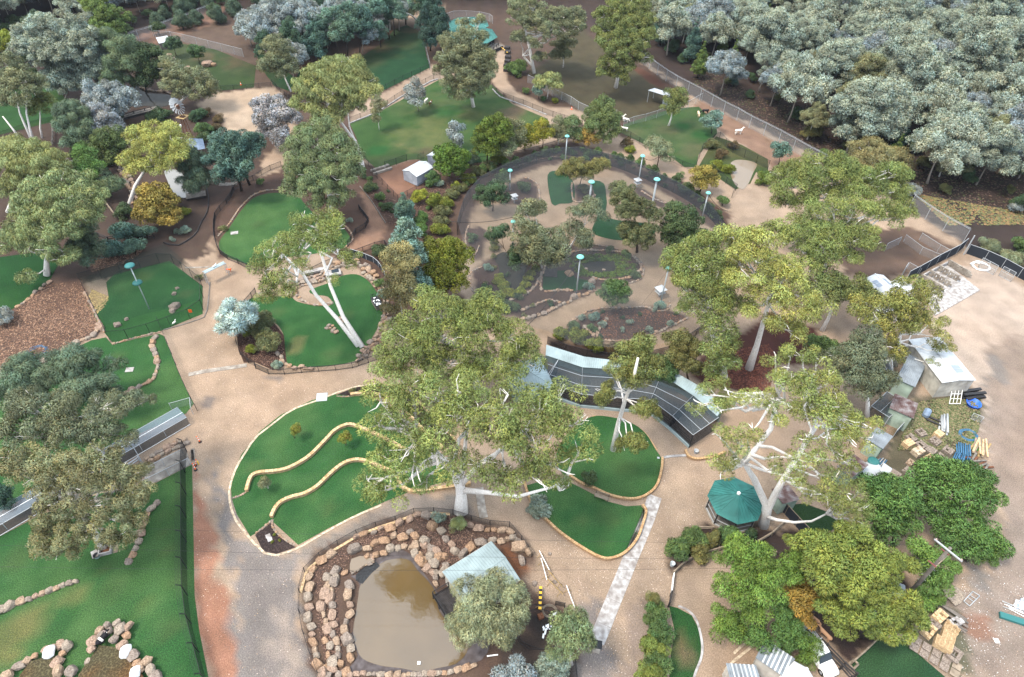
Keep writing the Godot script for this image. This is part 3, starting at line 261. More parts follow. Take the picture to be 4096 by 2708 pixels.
	tree("lime_cypress","conifer",38.01,-31.69,.35,[[-23,75,-24]],[-43,52,-24,4,-37,58,-22,4,-24,60,-25,4,-19,64,-22,4,-33,60,-19,4,-39,56,-16,4,-24,57,-18,5,-14,58,-19,4,-9,58,-13,4,-1,56,-13,4,8,50,-13,4,-34,59,-11,5,-22,56,-12,5,-14,57,-8,5,-4,51,-8,4,-38,52,-11,4,-31,54,-5,5,-22,54,-3,5,-9,47,-5,4,-36,49,-3,4,-27,47,0,5,-17,45,1,4,-1,45,-3,3,-8,43,0,4,3,38,0,4,7,40,1,4,-32,38,1,4,-23,36,3,4,-16,38,5,4,-5,35,4,4,5,34,3,4,17,25,1,4,20,24,3,3,-26,29,6,4,-20,31,8,4,-8,27,7,4,1,25,7,4,13,19,5,4],"wide lime green conifer left of the power pole over the pen shelter")
	tree("pine_green","conifer",27.72,-32.93,.26,[[-16,70,-12]],[-22,52,-15,4,-19,54,-11,4,-15,53,-8,5,-24,48,-9,4,-19,49,-5,5,-12,48,-3,4,-23,43,-2,4,-16,42,0,5,-29,40,-2,3,-28,36,1,4,-22,35,3,5,-15,39,6,5,-19,31,8,4,-12,29,10,4,1,47,-7,4,8,47,-10,4,-5,46,-1,4,4,42,-3,4,-4,39,3,4],"green conifer with ragged crown at the edge of the pen courtyard")
	tree("pine_green","conifer",24.85,-30.53,.15,[[-10,18,-7]],[-12,16,-6,4,-7,17,-4,4,-2,15,-3,4,-10,12,-1,4,-4,10,1,4],"low rounded green conifer at the left, over the courtyard gravel")
	tree("pine_green","conifer",29.29,-29.62,.2,[[-14,30,-12]],[-18,19,-4,4,-17,14,0,4,-6,28,-11,4,-9,24,-6,4,-3,24,-5,4,-8,20,0,4,2,16,-2,4,-7,10,3,4,-3,15,2,3],"green conifer spreading over the striped metal roof at the bottom")
	tree("amber","conifer",31.81,-31.81,.16,[[-14,45,-12]],[-8,32,-11,4,-12,29,-8,4,-5,29,-7,4,-10,26,-3,4,-5,24,-4,3,-8,21,0,4,-10,17,2,3,-4,19,1,3],"conifer with yellow brown dying foliage between two green conifers")
	tree("pine_green","conifer",30.92,-29.23,.1,[[1,15,1]],[-1,14,-2,3,-4,10,1,3,1,9,3,3,-1,6,5,3,3,12,0,3],"small green conifer branches beside the white utility vehicle")
	tree("willow","willow",-.24,-30.83,.2,[[-12,52,0]],[-1,40,-7,5,-7,43,-2,4,4,41,-4,4,-11,39,1,5,-3,38,0,6,-17,33,3,4,-9,33,5,6,-1,35,6,6,-21,28,7,4,-14,30,9,5,-6,29,10,5,2,29,9,5,-18,21,11,4,-11,23,12,4,1,21,13,4,7,37,-3,4,9,36,2,4,8,28,5,4],"pale feathery willow over the pond deck and roof")
	tree("gum_lime","gum_tree",7.15,-27.81,.14,[[-8,62,-1]],[-8,40,-3,4,-2,41,-3,4,3,38,-2,3,-6,38,2,4,1,36,3,4,-10,35,3,3,-4,31,6,3,-11,28,5,3],"bushy gum beside the black corner fence near the yellow barriers")
	tree("shrub_grey","shrub",5.18,-26.75,.1,[[0,15,0]],[-3,12,0,4,2,11,0,4,-2,9,3,4],"grey leaved bush at the bottom edge below the bushy gum")
	tree("gum_silver","shrub",1.15,-26.11,.1,[[0,18,0]],[1,14,0,4,4,11,2,4,-3,10,2,4],"pale silver bush at the bottom edge beside the pond stones")
	bush("shrub_olive","hedge_shrub",16.16,-34.15,.86,2.4,"top shrub of the hedge left of the crescent lawn, olive and thin")
	bush("shrub_green","hedge_shrub",16.09,-32.52,1.3,2.6,"second shrub from the top of the hedge left of the crescent lawn")
	bush("shrub_green","hedge_shrub",16.32,-30.84,1.28,2.6,"middle shrub of the hedge left of the crescent lawn")
	bush("lime_cypress","hedge_shrub",15.5,-29.18,1.34,2.6,"yellow green shrub in the hedge left of the crescent lawn")
	bush("shrub_green","hedge_shrub",15.46,-27.74,1.32,2.6,"second lowest shrub of the hedge left of the crescent lawn")
	bush("lime_cypress","hedge_shrub",14.99,-26.34,1.3,2.6,"lowest shrub of the hedge left of the crescent lawn at the picture edge")
	bush("shrub_green","shrub",19.54,-40.42,1.33,2.4,"round shrub at the corner of the log fenced bed")
	bush("shrub_green","shrub",21.52,-41.91,1.34,2.6,"tallest shrub in the log fenced bed below the gazebo")
	bush("shrub_olive","shrub",22.13,-40.37,1.08,2.2,"lower shrub beside the log rail below the gazebo")
	bush("shrub_olive","shrub",24.11,-41.96,.93,2,"small olive shrub in the middle of the log fenced bed")
	bush("shrub_green","shrub",25.99,-42.3,1.18,2.4,"shrub in front of the gazebo steps")
	bush("shrub_dark","shrub",28.9,-43.04,.68,1.4,"small dark shrub right of the gazebo in the mulch")
	bush("shrub_olive","shrub",-38.09,-75.82,1.96,2.6,"tall olive bush in the bed at the left of the heart shaped lawn")
	bush("shrub_olive","shrub",-35.93,-71.92,2.02,2.4,"broad olive bush in the corner bed of the heart shaped lawn")
	bush("shrub_grey","shrub",-33.94,-68.31,.83,.7,"grey green ground shrub beside the black fence gate")
	bush("shrub_gold","shrub",-38.46,-71.15,.85,1.2,"small yellow bush in the dark bed behind the black fence")
	bush("shrub_gold","shrub",-39.81,-75.17,1.31,1.8,"yellow green bush below the silver blue cedar")
	bush("shrub_dark","shrub",-28.63,-117.13,1.27,1.5,"dome shaped dark shrub, upper one beside the shed yard fence")
	bush("shrub_green","shrub",-26.39,-113.6,1.16,1,"flat bright green shrub beside the shed yard fence")
	bush("shrub_dark","shrub",-24.35,-110.29,1.14,1.2,"dome shaped dark shrub, lower one beside the red path")
	bush("shrub_dark","shrub",-30.87,-121.53,.64,.8,"small dark shrub at the top of the bed beside the concrete troughs")
	bush("shrub_gold","shrub",-18.68,-113.16,1.51,2.2,"golden green shrub left of its twin below the white shed")
	bush("shrub_gold","shrub",-15.63,-111.67,1.5,2.4,"golden green shrub right of its twin below the white shed")
	bush("shrub_green","shrub",-16.58,-119.57,1.28,3,"slender green shrub at the corner of the front white shed")
	bush("shrub_grey","shrub",-15.3,-119.11,.86,1.2,"small grey shrub right of the front white shed")
	bush("shrub_gold","shrub",-11.92,-118.04,.91,1.8,"yellow shrub at the start of the aviary hedge")
	bush("she_oak","shrub",-9.65,-129.1,1.65,2.4,"grey green bush right of the glossy bush tree")
	bush("shrub_green","shrub",-50.65,-118.01,.85,1,"small shrub in the bed above the upper kidney shaped lawn")
	bush("shrub_grey","shrub",-30.56,-105.71,.53,.7,"small grey shrub in the mulch behind the twin trunk gum")
	bush("shrub_dark","shrub",-23.17,-95.43,1.49,1.6,"dark bush inside the fence corner above the rock bank")
	bush("blue_conifer","shrub",-21.2,-84.51,.93,1.2,"blue green shrub on the rock bank beside the feeding table")
	bush("shrub_green","shrub",-22.17,-87.53,.83,1,"green shrub on the rock bank right of the heart shaped lawn")
	bush("grass_tuft","shrub",-6.42,-66.05,.82,1.4,"spiky grass tree below the domed gum")
	bush("grass_tuft","shrub",-22.19,-63.94,.4,.6,"small strappy plant in the bed above the amphitheatre lawn")
	bush("grass_tuft","shrub",-51.73,-87.66,.66,.9,"strappy plant beside the metal arch gate")
	bush("grass_tuft","shrub",-52.82,-101.77,.67,.8,"strappy plant in the bed left of the upper kidney shaped lawn")
	bush("shrub_grey","ground_cover",3.86,-45.94,1.4,.9,"patch of grey leaved ground cover beside the curved brick wall")
	bush("shrub_dark","shrub",10.12,-49.81,.99,1.6,"dark shrub beside the garden bench wall")
	bush("gum_lime","shrub",-5.75,-42.86,1.1,1.9,"round bright green shrub on the rock bank below the white trunk")
	bush("shrub_grey","shrub",-7.9,-43.85,.77,1.2,"grey green shrub on the rock bank inside the pond fence")
	bush("shrub_gold","shrub",7.23,-76.46,1.32,1.5,"yellow spotted shrub at the left end of the hedge behind the cages")
	bush("shrub_gold","shrub",10.06,-75.95,1.42,1.5,"yellow spotted shrub second from the left behind the cages")
	bush("shrub_gold","shrub",12.57,-74.17,1.41,1.5,"yellow spotted shrub third from the left behind the cages")
	bush("shrub_dark","shrub",9.52,-78.29,1.11,1.3,"dark shrub at the stone edge of the bed behind the cages")
	bush("shrub_rust","shrub",15.15,-73.75,1.08,1.3,"rusty red leaved shrub behind the cages")
	bush("blue_conifer","shrub",12.81,-80.6,.79,1,"blue green shrub in the bed left of the dark mulch")
	bush("shrub_green","shrub",12.43,-78.29,.78,.9,"green shrub beside the inner stone ring")
	bush("blue_conifer","shrub",12.38,-88.5,.84,.9,"blue green tuft beside the grey boulder by the turf")
	bush("shrub_dark","shrub",20.64,-91.98,.85,.9,"dark green shrub at the right edge of the lily pond")
	bush("shrub_green","shrub",19.63,-97.69,.76,.8,"green shrub at the upper right edge of the lily pond")
	bush("shrub_dark","shrub",17.05,-98.61,.76,.8,"dark shrub at the top edge of the lily pond")
	bush("shrub_grey","shrub",18.44,-80.04,.56,.6,"grey green tuft in the middle of the dark mulch bed")
	bush("shrub_dark","shrub",.3,-82.57,.92,1.4,"dark shrub at the left end of the stone edged strip")
	bush("blue_conifer","shrub",23.69,-84.12,.93,1.2,"blue green shrub at the foot of the pole by the white feeder")
	bush("grass_tuft","shrub",-4.73,-85.09,1.05,.9,"spiky tuft beside the hedge of the dark pond")
	bush("shrub_green","shrub",-4.37,-87.37,.83,.8,"green shrub at the left bank of the dark pond")
	bush("shrub_dark","shrub",-7.61,-101.22,1.03,1.2,"dark shrub in the left bed of the aviary")
	bush("shrub_olive","shrub",-3.65,-98.86,1.14,1.8,"olive shrub above the dark pond")
	bush("blue_conifer","shrub",-4.38,-92.72,.86,.9,"blue green shrub beside the gravel bend of the dark pond")
	bush("shrub_dark","shrub",-1.63,-82.83,1.38,1.4,"dark shrub below the dark pond behind the domed gum")
	bush("shrub_dark","shrub",1.22,-118.26,1.42,1.8,"round dark shrub in the left bed near the white feeder table")
	bush("shrub_olive","shrub",13.29,-118.57,1.28,1.6,"olive shrub in the stone ring beside the thick middle pole")
	bush("shrub_green","shrub",40.15,-115.24,1.25,1.8,"round green shrub outside the right corner of the aviary")
	bush("shrub_green","shrub",33.42,-125.18,.74,1,"small green shrub on the path edge right of the aviary")
	bush("shrub_rust","shrub",23.76,-137.97,1.25,1.8,"rusty brown shrub on the path behind the aviary")
	bush("shrub_gold","shrub",24.17,-135.52,1.09,1.3,"yellow green shrub below the rusty brown shrub")
	bush("shrub_green","shrub",1.5,-163.48,.99,1.2,"small green shrub in the bed beside the bending path")
	bush("shrub_gold","shrub",8.63,-158.92,.86,1,"yellow green shrub below the small flat topped tree")
	bush("shrub_green","shrub",5.7,-160.01,.76,.9,"low green shrub at the foot of the small flat topped tree")
	bush("shrub_green","shrub",-1.01,-175.33,2.59,3,"large round green shrub right of the bending path")
	bush("shrub_dark","shrub",-80.47,-144.82,1.94,1.8,"dark hedge bush left of the windmill")
	bush("shrub_dark","shrub",-82.22,-143.46,1.61,1.6,"dark hedge bush on the bank left of the windmill")
	bush("shrub_dark","shrub",-72.13,-144.29,1.94,2.2,"dark leafy bush right of the windmill wheel")
	bush("shrub_green","shrub",-68.73,-138.27,1.88,2.2,"green bush below right of the windmill wheel")
	bush("shrub_dark","shrub",-67.33,-134.1,1.54,1.8,"dark bush right of the blue grey hip roof")
	bush("shrub_rust","shrub",-71.26,-146.93,1.31,1,"upper rust brown bush along the sandy clearing")
	bush("shrub_rust","shrub",-67.75,-144.28,1.29,1,"middle rust brown bush along the sandy clearing")
	bush("shrub_rust","shrub",-66.65,-140.08,1.27,1.1,"lower rust brown bush along the sandy clearing")
	bush("shrub_dark","shrub",-71.81,-105.4,1.45,2,"dark bush beside the log fence below the left pond")
	bush("shrub_rust","shrub",-64.11,-108.74,1.61,2,"bare brownish bush right of the yellow autumn tree")
	bush("shrub_gold","shrub",-61.18,-106.4,1.06,1.4,"yellow green bush between the autumn tree and the path")
	bush("cypress_teal","juniper",-68.17,-98.05,2.01,3.2,"layered dark green juniper above the pentagon net, upper mass")
	bush("cypress_teal","juniper",-65.22,-98.6,1.52,2.6,"layered dark green juniper above the pentagon net, right mass")
	bush("cypress_teal","juniper",-68.44,-93.33,1.96,2.6,"layered dark green juniper above the pentagon net, left mass")
	bush("cypress_teal","juniper",-65.43,-94.31,1.72,2.6,"layered dark green juniper above the pentagon net, lower mass")
	bush("shrub_grey","shrub",-59.26,-100.97,1.03,.8,"silver grey clump in the bed left of the curving path")
	bush("shrub_grey","shrub",-60.39,-100.82,.64,.6,"small silver grey clump at the bed tip by the curving path")
	bush("shrub_grey","shrub",-60.66,-98.44,.51,.5,"smallest silver grey clump near the log edge")
	bush("gum_silver","tree",-77.55,-75.98,1.53,2.6,"pale silver tree at the left edge beside the leaf litter","tree")
	bush("shrub_green","shrub",66.33,-137.12,.94,1.4,"green shrub behind the boundary fence above the yellow gums")
	bush("shrub_olive","shrub",66.06,-144.31,1.93,3,"olive bush behind the boundary fence")
	bush("gum_silver","shrub",79.21,-121.38,1.44,2.2,"small silvery shrub at the edge of the yellow gums")
	bush("gum_silver","shrub",97.35,-116.25,1.26,2,"silvery shrub in the scrub at the right edge")
	bush("willow","shrub",86.1,-102.94,1.82,2,"pale weeping shrub behind the dark screen fence")
	bush("willow","shrub",88.19,-99.3,2.04,1.8,"pale feathery shrub right of the white hose behind the dark screen")
	bush("shrub_green","shrub",91.6,-103.1,1.56,2.2,"green shrub at the right edge behind the dark screen")
	bush("shrub_gold","shrub",41.63,-129.6,1.35,1.2,"yellow green clump beside the muddy pool")
	bush("shrub_rust","shrub",43.79,-134.45,1.54,1.4,"rusty clump behind the muddy pool")
	bush("shrub_olive","shrub",42.47,-138.84,1.58,1.4,"olive clump in the corner of the wetland fence")
	bush("shrub_rust","shrub",47.18,-138.66,1.26,1.2,"rust brown rushes along the wetland fence")
	bush("shrub_gold","shrub",43.82,-128.55,1.35,1.2,"golden rushes at the left edge of the muddy pool")
	bush("shrub_gold","shrub",50.46,-124.28,1.75,2,"golden bush right of the muddy pool")
	bush("pepper","shrub",-16.99,-102.31,1.42,2.2,"bright green bush right of the blue green cypress")
	bush("pepper","shrub",-17.44,-106.01,1.32,2,"fresh green fern bush below the white shed")
	cone_tree("cypress_teal","conifer",-20.39,-105.79,1.96,6.7,"feathery blue green conifer below the shed yard fence")
	bush("shrub_gold","hedge_shrub",-13.44,-102.89,1.43,1.6,"clipped olive hedge shrub along the outside of the aviary net","shrub","hedge shrubs along the aviary")
	bush("shrub_olive","hedge_shrub",-13.44,-105.66,1.32,1.6,"clipped olive hedge shrub along the outside of the aviary net","shrub","hedge shrubs along the aviary")
	bush("shrub_olive","hedge_shrub",-13.48,-108.9,1.48,1.6,"clipped olive hedge shrub along the outside of the aviary net","shrub","hedge shrubs along the aviary")
	bush("shrub_gold","hedge_shrub",-13.21,-111.88,1.37,1.6,"clipped olive hedge shrub along the outside of the aviary net","shrub","hedge shrubs along the aviary")
	bush("shrub_olive","hedge_shrub",-12.37,-114.99,1.39,1.6,"clipped olive hedge shrub along the outside of the aviary net","shrub","hedge shrubs along the aviary")
	bush("shrub_olive","hedge_shrub",-11.19,-117.69,1.41,1.6,"clipped olive hedge shrub along the outside of the aviary net","shrub","hedge shrubs along the aviary")
	bush("shrub_gold","hedge_shrub",-9.72,-121.05,1.29,1.6,"clipped olive hedge shrub along the outside of the aviary net","shrub","hedge shrubs along the aviary")
	bush("shrub_olive","hedge_shrub",-7.87,-123.97,1.32,1.6,"clipped olive hedge shrub along the outside of the aviary net","shrub","hedge shrubs along the aviary")
	bush("shrub_olive","hedge_shrub",-5.93,-126.4,1.33,1.6,"clipped olive hedge shrub along the outside of the aviary net","shrub","hedge shrubs along the aviary")
	bush("shrub_gold","hedge_shrub",-3.65,-128.92,1.35,1.6,"clipped olive hedge shrub along the outside of the aviary net","shrub","hedge shrubs along the aviary")
	bush("shrub_gold","hedge_shrub",-2.32,-89.75,.96,.8,"low yellow green hedge plant around the dark pond","shrub","hedge plants around the dark pond")
	bush("shrub_gold","hedge_shrub",-1.79,-88.25,.95,.8,"low yellow green hedge plant around the dark pond","shrub","hedge plants around the dark pond")
	bush("shrub_gold","hedge_shrub",-1.28,-86.78,.94,.8,"low yellow green hedge plant around the dark pond","shrub","hedge plants around the dark pond")
	bush("shrub_gold","hedge_shrub",-.78,-85.7,.94,.8,"low yellow green hedge plant around the dark pond","shrub","hedge plants around the dark pond")
	bush("shrub_gold","hedge_shrub",.25,-86.11,.82,.8,"low yellow green hedge plant around the dark pond","shrub","hedge plants around the dark pond")
	bush("shrub_gold","hedge_shrub",1.18,-86.9,.83,.8,"low yellow green hedge plant around the dark pond","shrub","hedge plants around the dark pond")
	bush("shrub_gold","hedge_shrub",1.88,-88.43,.83,.8,"low yellow green hedge plant around the dark pond","shrub","hedge plants around the dark pond")
	bush("shrub_gold","hedge_shrub",2.35,-89.97,.84,.8,"low yellow green hedge plant around the dark pond","shrub","hedge plants around the dark pond")
	bush("shrub_gold","hedge_shrub",2.83,-91.55,.85,.8,"low yellow green hedge plant around the dark pond","shrub","hedge plants around the dark pond")
	bush("shrub_gold","hedge_shrub",3.56,-92.78,.74,.8,"low yellow green hedge plant around the dark pond","shrub","hedge plants around the dark pond")
	woods([bush("shrub_dark","shrub",0,0,1.5,2.2,"dark green undergrowth shrub in the gardens between the left ponds"),bush("she_oak","shrub",0,0,1.20,1.65,"dark green undergrowth shrub in the gardens between the left ponds")],[.5,.5],[-105.3,-147.8,-99.6,-151.2,-90,-145.9,-85.9,-135.1,-82.1,-123.7,-77.3,-110.4,-82.1,-113.7,-89.8,-120.3,-98,-134.4],3.6,41,"undergrowth of the left gardens")
	woods([bush("shrub_dark","shrub",0,0,1.6,2.4,"dark scrub bush on the forest floor along the boundary fence"),bush("shrub_olive","shrub",0,0,1.28,1.80,"dark scrub bush on the forest floor along the boundary fence")],[.5,.5],[37.9,-196.7,46.8,-178.6,60.2,-159.1,67,-147,75.6,-134.5,84.3,-122.2,99.1,-115.2,109.6,-135.3,85.3,-143.4,69.9,-156.7,63.5,-172.6,46.1,-197.4],6.5,42,"scrub along the boundary fence")
	woods([bush("shrub_grey","shrub",0,0,.55,.8,"small planted shrub in the stone edged beds of the aviary"),bush("shrub_dark","shrub",0,0,.44,.60,"small planted shrub in the stone edged beds of the aviary")],[.5,.5],[8.5,-78.5,12.7,-82.5,17,-83.4,23,-83.7,27.4,-82.1,24.2,-79.3,18.3,-76.4,13.7,-76.2],2.6,43,"small shrubs in the aviary beds")
	woods([bush("shrub_dark","shrub",0,0,.6,.8,"small planted shrub on the banks of the aviary ponds"),bush("shrub_olive","shrub",0,0,.48,.60,"small planted shrub on the banks of the aviary ponds")],[.5,.5],[-5,-95.3,-.5,-98.4,1.2,-82.6,5.4,-85.3,7.5,-84.7,8,-84,4.2,-81,2.2,-79.9,-.1,-80.8,-2.5,-82.1,-5.5,-86.3],2.8,44,"small shrubs on the aviary pond banks")
	woods([bush("shrub_green","shrub",0,0,.6,.9,"small shrub in the mulch strip behind the far aviary net"),bush("shrub_olive","shrub",0,0,.48,.68,"small shrub in the mulch strip behind the far aviary net")],[.5,.5],[-1.1,-128.6,6.5,-134.6,14.3,-135,20.3,-132.9,28.9,-128,36.1,-118.4,34.4,-116.7,27,-125,20,-129.9,12.6,-131.8,4.9,-130.7,-1.1,-126.2],2.6,45,"small shrubs behind the far aviary net")
	woods([bush("shrub_green","shrub",0,0,.5,.7,"small shrub in the mulch between the weeping gum and the red path"),bush("shrub_dark","shrub",0,0,.40,.52,"small shrub in the mulch between the weeping gum and the red path")],[.5,.5],[-32.3,-121,-29.2,-116.8,-24.5,-108.4,-18.8,-105.5,-15.1,-108.9,-15,-119.2,-18.8,-117.4,-22.5,-113.5,-27.5,-120.1,-31.2,-125],3.4,46,"small shrubs beside the red path")
	woods([bush("shrub_dark","shrub",0,0,1.1,1.8,"dark shrub inside the far rim of the great aviary net"),bush("shrub_green","shrub",0,0,.88,1.35,"dark shrub inside the far rim of the great aviary net")],[.5,.5],[-1.1,-130.4,3.4,-133.7,10.6,-136.1,16.2,-135.5,21,-133.9,26.1,-130.2,31.5,-125.3,37,-116.9,38.7,-109.9,37.3,-109.9,35.3,-116.8,30.6,-123.5,24.7,-128.3,19.6,-131.6,14.2,-133.2,8,-133.4,3.4,-130.7,-1.1,-127.4,-6.4,-123.6,-10.4,-117.9,-11.9,-119.4,-6.5,-126.5],2.1,47,"shrubs inside the far rim of the aviary")
	woods([bush("she_oak","tree",0,0,2.0,4.2,"dark scrubby tree on the bare slope behind the red track"),bush("shrub_dark","tree",0,0,1.60,3.15,"dark scrubby tree on the bare slope behind the red track")],[.5,.5],[-152.1,-197.4,-112.6,-199.1,-111.4,-208,-94.8,-223,-75.5,-220.8,-72.5,-209.6,-88.1,-202.9,-100.4,-190.2,-106,-186.6,-108.7,-167.7,-128,-156.1],5.2,48,"scrubby trees behind the red track")
	var k1:=random_tree("gum_silver","gum_tree",4.6,13.0,3.0,61,"bluish grey gum in the grove between red track and dark lawn",14)
	var k2:=random_tree("pine_dark","cypress",2.6,12.0,3.0,62,"dark cypress in the grove between red track and dark lawn",10)
	woods([k1,k2],[.65,.35],[-77.3,-192.1,-71,-204.4,-60.4,-212.5,-44.5,-210.2,-27,-213.6,-24.4,-201.4,-40.5,-193.5,-56,-183,-54.3,-166.5,-59.9,-163.5],6.0,49,"grove above the sandy clearing")
	edging("garden_kerb","cream concrete edging round the terraced amphitheatre lawn",[-18.7,-65.7,-20.3,-65.4,-21.8,-65,-24.4,-63.7,-26.5,-62.3,-29.8,-60.3,-31.9,-57.5,-33.3,-55.5,-33.8,-53.4,-34.3,-50.9,-34.3,-48.5,-34,-46.8,-33,-44.6,-31.8,-42.9,-28.7,-40,-29.1,-40.6,-27.9,-39.3,-26.2,-38.8,-24,-39.7,-21.6,-41.6,-19.1,-43.5,-16.9,-44.9,-15.2,-45.8],.28,.06,"edging",1.5)
	block_wall("sandstone_wall","upper serpentine sandstone seating wall on the terraced lawn",[-31.9,-47.1,-32,-48.3,-31.9,-49.3,-31.2,-49.8,-29.1,-50.1,-27.5,-50.7,-25.6,-52.4,-24.2,-54.8,-23.2,-56.7,-22.2,-57.6,-21.1,-57.9,-19,-57.1,-16,-55.6,-13.4,-54],.5,.42,.55,"sandstone","cap")
	block_wall("sandstone_wall","lower serpentine sandstone seating wall on the terraced lawn",[-27.9,-43.6,-27.8,-44.6,-27.4,-45.6,-26.2,-46.4,-24.8,-46.9,-23.5,-48,-22.2,-50,-21,-51.5,-19.5,-52.2,-17.6,-51.9,-15.7,-51,-14.2,-50.3,-13.2,-48.6,-12,-47.8,-10.4,-47.9,-8.9,-48.2,-6.4,-48.7,-4.6,-49.2],.5,.42,.55,"sandstone","cap")
	block_wall("sandstone_wall","straight topped sandstone wall along the mulch bed at the top of the terraced lawn",[-22.3,-63.2,-21.5,-63.4,-19.1,-63.5,-16.8,-62.8,-14.8,-61.2,-12.9,-59,-10.7,-56.6,-8.6,-54.5],.5,.42,.55,"sandstone","cap")
	edging("garden_kerb","outer cream edging of the mulch bed under the giant gum",[-18.7,-65.7,-15.7,-65.1,-13.7,-63.6,-11.6,-61.3,-9.6,-58.8,-6.9,-56],.25,.1,"cap")
	rock_row("short row of small stones joining the upper seating wall to the lawn edging","rock border",[-33.4,-46.1,-32.6,-46.5,-32,-47.1],.32,1,.1)
	rock_row("small stones edging the dark bed at the bottom tip of the terraced lawn","rock border",[-29.2,-41.5,-28.4,-42.4,-27.7,-43.4,-27.6,-42.6,-26.6,-41.5,-25.4,-40.7,-24.1,-40],.26,1,.05)
	rock_row("small stones edging the mulch bed above the upper seating wall","rock border",[-24.3,-63.1,-23.2,-63,-22.3,-63.1],.26,1,.05)
	lawn("mulch_bed",[-29.2,-41.3,-28.4,-42.3,-27.7,-43.2,-27.2,-42.2,-26.4,-41.3,-24.1,-39.9,-26.3,-38.9,-27.7,-39.3],C(.075,.055,.052),C(.105,.075,.066),.045,.8,false,"mulch")
	lawn("mulch_bed",[-24.2,-63.4,-21.8,-64.9,-18.7,-65.6,-15.7,-65,-13.8,-63.4,-11.7,-61,-9.2,-58.4,-6.8,-55.5,-8.4,-54.5,-10.8,-56.9,-13,-59.3,-14.8,-61.5,-16.9,-63.1,-19,-63.7,-21.6,-63.6,-22.4,-63.2],C(.055,.040,.038),C(.085,.06,.05),.045,.8,false,"mulch")
	block_mass("stepping_slab","upper pale square slab in the dark bed at the lawn tip","paving slab",-27.65,-41.2,.5,V(.55,.06,.55),"concrete",.03)
	block_mass("stepping_slab","lower pale square slab in the dark bed at the lawn tip","paving slab",-27.33,-40.78,.5,V(.55,.06,.55),"concrete",.03)
	bush("shrub_gold","shrub",-26.92,-41.32,.15,.35,"tiny yellow green plant in the dark bed, upper one")
	bush("shrub_gold","shrub",-26.95,-40.44,.15,.35,"tiny yellow green plant in the dark bed, lower left one")
	bush("shrub_gold","shrub",-26.14,-40.6,.15,.35,"tiny yellow green plant in the dark bed, right one")
	block_mass("drain_cover","square concrete drain lid at the top of the terraced lawn edge","drain lid",-26.22,-62.81,.15,V(1.5,.08,1.5),"galv")
	tree("autumn","sapling",-28.19,-55.55,.05,[[3,18,-2]],[2,11,-1,2,3,9,1,2,1,9,1,2],"left sapling on the upper terrace")
	tree("autumn","sapling",-21.3,-54.64,.05,[[2,18,-1]],[1,11,0,2,2,9,1,2,0,9,2,2],"sapling on the middle terrace")
	tree("gum_olive","sapling",-29.47,-47.7,.05,[[0,15,2]],[0,9,1,2,1,8,2,2,-1,7,2,2],"thin sapling with wire ring on the left of the middle terrace")
	block_wall("brick_wall","tan brick wall with coping round the upper right lawn",[20,-54.1,19.6,-52.2,18.7,-49.8,17.4,-48.4,15.9,-47.7,14.2,-47.7,12.4,-48.2,10.7,-49.1,9.3,-49.7,7.7,-50.9],.42,.3,.3,"brick","brick_pale")
	block_wall("brick_wall","long curved brick wall with tan coping round the lower right lawn",[16.5,-46.8,16.9,-46.1,16.4,-44.5,15.3,-42.1,13.8,-40.4,12.2,-39.6,10.8,-39.7,8.6,-41,6.5,-42.6,5.1,-44,3.6,-45.8,2.6,-47.7,2.1,-49.6],.45,.3,.3,"brick","brick_pale")
	edging("garden_kerb","thin brick edging along the upper right lawn and gravel loop",[19.5,-55.4,18.3,-58.2,16.6,-59.7,14.1,-60.6,11.4,-60.9],.15,.05,"brick_pale",.8)
	edging("garden_kerb","grey block edging at the end of the gravel loop",[19.9,-54.2,21.4,-54.5,23.2,-54.7],.35,.08,"concrete",.7)
	block_wall("brick_wall","small tan wall round the bed below the yellow gum",[23.2,-55.4,23.4,-54.4,24.4,-54,25.6,-54.2,26.9,-54.5,28.4,-55.3],.4,.3,.3,"brick","brick_pale")
	bench("brown slatted garden bench against the brick wall",11.63,-47.7,-.33)
	block_mass("ground_light","round pale in ground light by the brick wall curve","light",16.61,-47.94,0,V(.3,.05,.3),"galv",.1)
	block_mass("ground_light","round pale in ground light at the lawn corner","light",19.49,-54.09,0,V(.3,.05,.3),"galv",.1)
	slabs("concrete_path","pale concrete strip running diagonally down the road",[18.3,-48.3,17.6,-46.6,16.6,-44.1,15.3,-41.8,14,-39,12.8,-36.4,11.6,-34,10.5,-31.6,9.8,-30.2],1.7,3.0,"concrete",.03)
	block_mass("drain_grate","dark steel drain grate at the end of the concrete strip","drain grate",9.92,-29.89,-.16,V(.9,.05,.9),"black_steel",.02)
	slabs("concrete_path","",[9.8,-29.6,9.6,-29],.8,1.0,"old_concrete",.03)
	slabs("concrete_path","",[-3.5,-48.8,-3.2,-46.5,-2.7,-44.5],1.0,2.6,"old_concrete",.03)
	slabs("concrete_path","",[-46.1,-66.3,-44.2,-67,-41.5,-67.7,-38.4,-68.5],.75,2.2,"old_concrete",.03)
	slabs("concrete_path","",[-55.6,-90.8,-53,-91,-51.4,-91.2],.35,2.0,"old_concrete",.03)
	pool("pond_liner",[-17.2,-36.6,-15.9,-35.5,-15.7,-31.3,-15.8,-29.8,-14.8,-28,-15.4,-26.3,-11.6,-26.1,-7.9,-26.1,-4.4,-27.2,-2.1,-28,-1.3,-29.7,-2.5,-30.3,-4.1,-29.8,-5.5,-31.6,-7.4,-35.1,-9.2,-37.4,-10.4,-39.1,-12.1,-40.1,-13,-39.9,-13.6,-39.2,-14.9,-38.8,-15.4,-38.1,-16.5,-36.8],"liner",.03)
